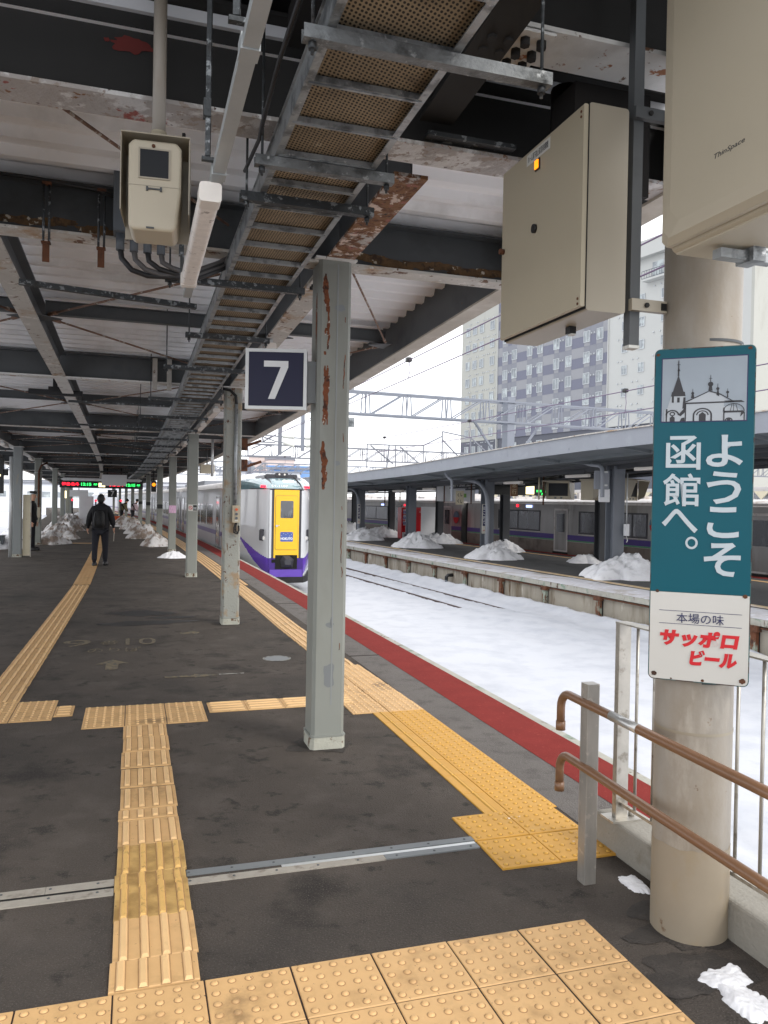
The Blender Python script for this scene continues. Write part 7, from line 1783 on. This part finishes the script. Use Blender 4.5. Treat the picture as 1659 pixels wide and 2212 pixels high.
mb = MB(); mb.tube([(-.2, -.2, .0), (-.2, -.2, .12)], .05, 6); mb.tube([(.2, -.2, .0), (.2, -.2, .12)], .05, 6); mb.tube([(-.1, 0, .42), (.0, 0, .6), (.1, 0, .42)], .02, 6); part('feet', mb, 'black_plastic', wc, local=True)
# snow piles on the near platform
PN = [(17.95, -.02, .46, .42, .22, 'snow_pile', 'small clean snow heap at the foot of the fourth pillar area, right row'), (23.9, -.28, .62, .8, .52, 'snow_dirty', 'nearest dirty snow heap of the right row'), (29.6, -.45, .72, 1.0, .72, 'snow_dirty', 'second dirty snow heap of the right row'), (34.5, -.55, .6, .9, .6, 'snow_dirty', 'third dirty snow heap of the right row'), (39.6, -.6, .7, 1.0, .75, 'snow_dirty', 'fourth dirty snow heap of the right row'), (44.3, -.9, .7, 1.1, .7, 'snow_dirty', 'furthest dirty snow heap of the right row, by the workers'),
      (25.2, -3.75, .62, .9, .75, 'snow_dirty', 'dark dirty snow heap at the foot of the left pillar with the brown pipe'), (29.2, -3.75, .85, 1.2, .95, 'snow_dirty', 'large streaked snow heap behind the left pillar with the brown pipe'), (37.5, -3.9, 1.0, 2.2, 1.25, 'snow_dirty', 'tallest dirty snow bank of the left row'), (45, -4.0, .9, 2.0, 1.2, 'snow_dirty', 'far dirty snow bank of the left row'),
      (23.0, -5.0, .9, 1.3, .6, 'snow_pile', 'white snow bank behind the station officer'), (31, -5.3, .8, 3.0, 1.1, 'snow_pile', 'long white snow bank on the left platform edge'), (19.0, -5.4, .5, .9, .14, 'snow_pile', 'low white snow at the left edge of the photo'), (56, -3.4, 1.0, 1.6, .9, 'snow_pile', 'distant white snow heap beyond the locker')]
for i, (s, l, rx, ry, h, m_, lab) in enumerate(PN): snow_pile('snow_pile', N(s, l, 0), rx * .9, ry * .9, h * (.62 if l < -2 else .8), 80 + i, m_, lab, 'snow heaps shovelled up on the near platform', rz=NA(s))
# ------------------------------------------------------------------ people
def skin(name, verts, edges, radii, m_, parent, sub=2, root=0):
    me = bpy.data.meshes.new(name); me.from_pydata([tuple(v) for v in verts], edges, [])
    o = bpy.data.objects.new(name, me); COL.objects.link(o)
    md = o.modifiers.new('skin', 'SKIN'); md.use_smooth_shade = True
    for i, r_ in enumerate(radii):
        sv = me.skin_vertices[0].data[i]; sv.radius = (r_[0], r_[1]) if isinstance(r_, tuple) else (r_, r_); sv.use_root = (i == root)
    s2 = o.modifiers.new('sub', 'SUBSURF'); s2.levels = sub; s2.render_levels = sub
    bpy.context.view_layer.update(); dg = bpy.context.evaluated_depsgraph_get()
    m2 = bpy.data.meshes.new_from_object(o.evaluated_get(dg)); m2.name = name
    bpy.data.objects.remove(o); m2.materials.clear(); m2.materials.append(MATS[m_])
    p = bpy.data.objects.new(name, m2); COL.objects.link(p); p.parent = parent; WM[p.name] = WM[parent.name]
    for q in m2.polygons: q.use_smooth = True
    return p
def chain(pts): return [(i, i + 1) for i in range(len(pts) - 1)]
def body(t, hip=.92, lean=0.0, feet=((-.10, -.02), (.11, .10)), coat='coat_black', trou='trousers', hl=1.0, arms=None, face=1, hands=True, hat=False, hunch=0.0):
    """standing figure, local -y towards the viewer; face=-1 looks away from the viewer"""
    f = -1.0 if face < 0 else 1.0      # direction the person faces along local y: away = +y
    fy = 1.0 if face < 0 else -1.0
    sh = 1.42 * hl; hp_ = hip * hl
    # legs, torso, neck and head as one body
    V = [(0, 0, hp_), (0, fy * .01, 1.12 * hl), (0, fy * (.03 + hunch * .4), 1.30 * hl), (0, fy * (.02 + hunch * .7), sh + .05), (0, fy * (.03 + hunch), sh + .13), (0, fy * (.045 + hunch), sh + .22), (0, fy * (.04 + hunch), sh + .31)]
    Rr = [(.155, .12), (.15, .115), (.18, .125), (.11, .085), (.055, .058), (.082, .098), (.07, .085)]
    E = chain(V)
    for k_, (fx, fyy) in enumerate(feet):
        sx = -1 if fx < 0 else 1; b = len(V)
        V += [(sx * .095, 0, hp_ - .06), (fx * 1.0, fyy * .5 + fy * .02, .50 * hl), (fx, fyy, .09), (fx + sx * .01, fyy + fy * .14, .045)]
        Rr += [(.095, .10), (.062, .068), (.045, .05), (.042, .03)]; E += [(0, b), (b, b + 1), (b + 1, b + 2), (b + 2, b + 3)]
    for sx in (-1, 1):
        b = len(V); a = arms[0 if sx < 0 else 1] if arms else ((.25, .0, 1.13), (.27, fy * .05, .88))
        V += [(sx * .17, fy * .0, sh - .0), (sx * a[0][0], a[0][1], a[0][2] * hl), (sx * a[1][0], a[1][1], a[1][2] * hl)]
        Rr += [.062, .048, .034]; E += [(2, b), (b, b + 1), (b + 1, b + 2)]
    bo = skin('body', V, E, Rr, 'skin', t); bo.data.materials.append(MATS[trou]); bo.data.materials.append(MATS['coat_black'])
    for q in bo.data.polygons:
        if q.center.z < .9 * hl: q.material_index = 1
        elif q.center.z < sh + .085: q.material_index = 2
    return V, fy, sh, hp_
def hand(t, w_, d, fy, s=1.0):
    """palm with four fingers and a thumb hanging from the wrist w_ along d"""
    w_ = Vector(w_); d = Vector(d).normalized(); side = Vector((0, fy, 0)); out_ = d.cross(side).normalized()
    V = [w_, w_ + d * .05 * s, w_ + d * .085 * s]; Rr = [.022, (.028, .014), (.032, .013)]; E = [(0, 1), (1, 2)]
    for k_ in range(4):
        b = len(V); o = side * (.027 - .018 * k_) * s; L_ = (.07, .08, .075, .06)[k_] * s
        V += [w_ + d * .088 * s + o, w_ + d * (.088 * s + L_ * .5) + o + out_ * .006, w_ + d * (.085 * s + L_ * .9) + o + out_ * .022]
        Rr += [.009, .0085, .007]; E += [(2, b), (b, b + 1), (b + 1, b + 2)]
    b = len(V); V += [w_ + d * .035 * s + side * .034 * s, w_ + d * .075 * s + side * .052 * s + out_ * .012]; Rr += [.011, .009]; E += [(1, b), (b, b + 1)]
    return skin('hand', V, E, Rr, 'skin', t, sub=1)

# the walking man
wk = thing('person', 'person in black jacket with black backpack walking away up the platform', 'person', (-6.96, 19.35, 0), NA(14) * .6)
V, fy, sh, hp_ = body(wk, feet=((-.12, -.10), (.10, .13)), face=-1, arms=(((.27, .02, 1.15), (.31, .10, .90)), ((.27, .0, 1.15), (.30, .08, .92))))
skin('jacket', [(0, .0, .80), (0, .0, .95), (0, .01, 1.12), (0, .02, 1.30), (0, .02, 1.45), (0, .03, 1.535), (-.19, .01, 1.40), (-.27, .02, 1.15), (-.305, .09, .95), (.19, .01, 1.40), (.27, .0, 1.15), (.295, .07, .97)],
     [(0, 1), (1, 2), (2, 3), (3, 4), (4, 5), (3, 6), (6, 7), (7, 8), (3, 9), (9, 10), (10, 11)], [(.215, .155), (.23, .17), (.225, .165), (.215, .155), (.14, .11), (.085, .08), .095, .078, .058, .095, .078, .058], 'coat_black', wk)
skin('trousers', [(0, 0, .93), (-.10, 0, .84), (-.12, -.045, .48), (-.12, -.10, .10), (.10, 0, .84), (.105, .06, .50), (.10, .12, .12)], [(0, 1), (1, 2), (2, 3), (0, 4), (4, 5), (5, 6)], [(.15, .125), (.105, .115), .078, .066, (.105, .115), .078, .066], 'trousers', wk)
skin('backpack', [(0, -.19, .93), (0, -.22, 1.05), (0, -.215, 1.22), (0, -.19, 1.38)], [(0, 1), (1, 2), (2, 3)], [(.13, .09), (.15, .11), (.145, .10), (.115, .07)], 'bag_black', wk)
mb = MB(); mb.tube([(-.08, -.30, 1.0), (-.085, -.325, 1.15), (-.07, -.30, 1.3)], .012, 6); mb.tube([(.06, -.30, 1.0), (.065, -.325, 1.15), (.05, -.30, 1.3)], .012, 6); part('pack_straps', mb, 'coat_black', wk, local=True)
mb = MB(); ellipsoid(mb, (0, .03, 1.655), (.088, .105, .115), z0=-.55); ellipsoid(mb, (0, .0, 1.63), (.082, .085, .105), z0=-.95); part('hair', mb, 'hair', wk, local=True)
for sx in (-1, 1):
    mb = MB(); ellipsoid(mb, (sx * .086, .04, 1.635), (.014, .025, .035)); part('ear', mb, 'skin', wk, local=True)
for x, y in ((-.12, -.10), (.10, .13)):
    mb = MB(); ellipsoid(mb, (x, y + .06, .03), (.06, .155, .085), z0=-.3); part('shoe', mb, 'shoe', wk, local=True)
hand(wk, (-.315, .10, .93), (-.02, .05, -1), 1); hand(wk, (.30, .08, .95), (.02, .05, -1), 1)
mb = MB(); mb.tube([(.31, .09, .82), (.30, .10, .60)], .006, 5); part('held_cord', mb, 'rope_white', wk, local=True)
# station officer in profile, behind the partition
so = thing('person', 'person in long black uniform coat and peaked cap by the left pillar, facing right', 'person', N(21.4, -4.07, 0), NA(21) + R(80))
V, fy, sh, hp_ = body(so, feet=((-.09, .0), (.09, -.03)), face=1, hl=1.02)
skin('coat', [(0, 0, .70), (0, 0, .95), (0, 0, 1.15), (0, -.0, 1.33), (0, 0, 1.46), (0, 0, 1.52), (-.19, 0, 1.42), (-.25, 0, 1.16), (-.26, -.08, .92), (.19, 0, 1.42), (.25, 0, 1.16), (.26, -.08, .92)],
     [(0, 1), (1, 2), (2, 3), (3, 4), (4, 5), (3, 6), (6, 7), (7, 8), (3, 9), (9, 10), (10, 11)], [(.21, .17), (.20, .16), (.19, .15), (.2, .145), (.13, .1), (.075, .07), .085, .07, .055, .085, .07, .055], 'coat_black', so)
skin('trousers', [(0, 0, .93), (-.09, 0, .82), (-.09, 0, .48), (-.09, 0, .08), (.09, 0, .82), (.09, -.01, .48), (.09, -.03, .08)], [(0, 1), (1, 2), (2, 3), (0, 4), (4, 5), (5, 6)], [(.14, .12), (.10, .11), .075, .065, (.10, .11), .075, .065], 'trousers', so)
mb = MB(); mb.tube([(0, -.04, 1.76), (0, -.05, 1.83)], [.098, .115], 16); mb.tube([(0, -.05, 1.83), (0, -.05, 1.845)], [.118, .10], 16); mb.box(-.07, .07, -.19, -.10, 1.765, 1.775); part('cap', mb, 'black_plastic', so, local=True)
skin('hair', [(0, .02, 1.62), (0, .03, 1.70)], [(0, 1)], [(.075, .06), (.085, .075)], 'hair', so, 1)
mb = MB(); mb.add([(-.012, -.135, 1.64), (.012, -.135, 1.64), (0, -.17, 1.645), (0, -.14, 1.70)], [(0, 1, 2), (0, 2, 3), (1, 3, 2), (0, 3, 1)]); part('nose', mb, 'skin', so, local=True)
for x, y in ((-.09, 0), (.09, -.03)): mb = MB(); ellipsoid(mb, (x, y - .06, .03), (.06, .155, .085), z0=-.3); part('shoe', mb, 'shoe', so, local=True)
hand(so, (-.265, -.09, .89), (-.02, -.05, -1), -1); hand(so, (.265, -.09, .89), (.02, -.05, -1), -1)
# two workers bending far off
for q, (s, l, rz, cm, lab, hg) in enumerate([(51.5, -.75, 1.4, 'tan_coat', 'person in tan coat bending beside an orange box, far up the platform', .3), (52.5, .02, 1.2, 'pink_coat', 'person in a pale jacket stooping by the far right pillars', .25)]):
    wkx = thing('person', lab, 'person', N(s, l, 0), NA(s) + rz)
    body(wkx, face=1, hl=.9, hunch=hg, feet=((-.11, 0), (.11, .05)), arms=(((.22, -.25, 1.05), (.2, -.4, .85)), ((.22, -.25, 1.05), (.2, -.4, .85))))
    skin('jacket', [(0, 0, .80), (0, -.03, .98), (0, -.14, 1.15), (0, -.22, 1.28), (-.18, -.2, 1.25), (-.22, -.26, 1.0), (-.2, -.38, .82), (.18, -.2, 1.25), (.22, -.26, 1.0), (.2, -.38, .82)], [(0, 1), (1, 2), (2, 3), (2, 4), (4, 5), (5, 6), (2, 7), (7, 8), (8, 9)], [(.2, .16), (.2, .16), (.19, .15), (.12, .1), .08, .07, .055, .08, .07, .055], cm, wkx)
    skin('trousers', [(0, 0, .85), (-.1, 0, .75), (-.11, 0, .4), (-.11, 0, .06), (.1, 0, .75), (.11, .03, .4), (.11, .05, .06)], [(0, 1), (1, 2), (2, 3), (0, 4), (4, 5), (5, 6)], [(.14, .12), .1, .075, .06, .1, .075, .06], 'trousers', wkx)
    mb = MB(); ellipsoid(mb, (0, -.05 - hg, 1.53), (.09, .11, .12), z0=-.5); part('hair', mb, 'hair', wkx, local=True)
ob = thing('orange_box', 'orange box on the platform at the workers feet', 'box', N(50.8, -1.0, 0), NA(50))
mb = MB(); mb.rbox(-.28, .28, -.2, .2, 0, .42, .04, 'y', 2); part('body', mb, 'orange', ob, local=True)
mb = MB(); mb.box(-.30, .30, -.22, .22, .40, .46); part('lid', mb, 'orange', ob, local=True)
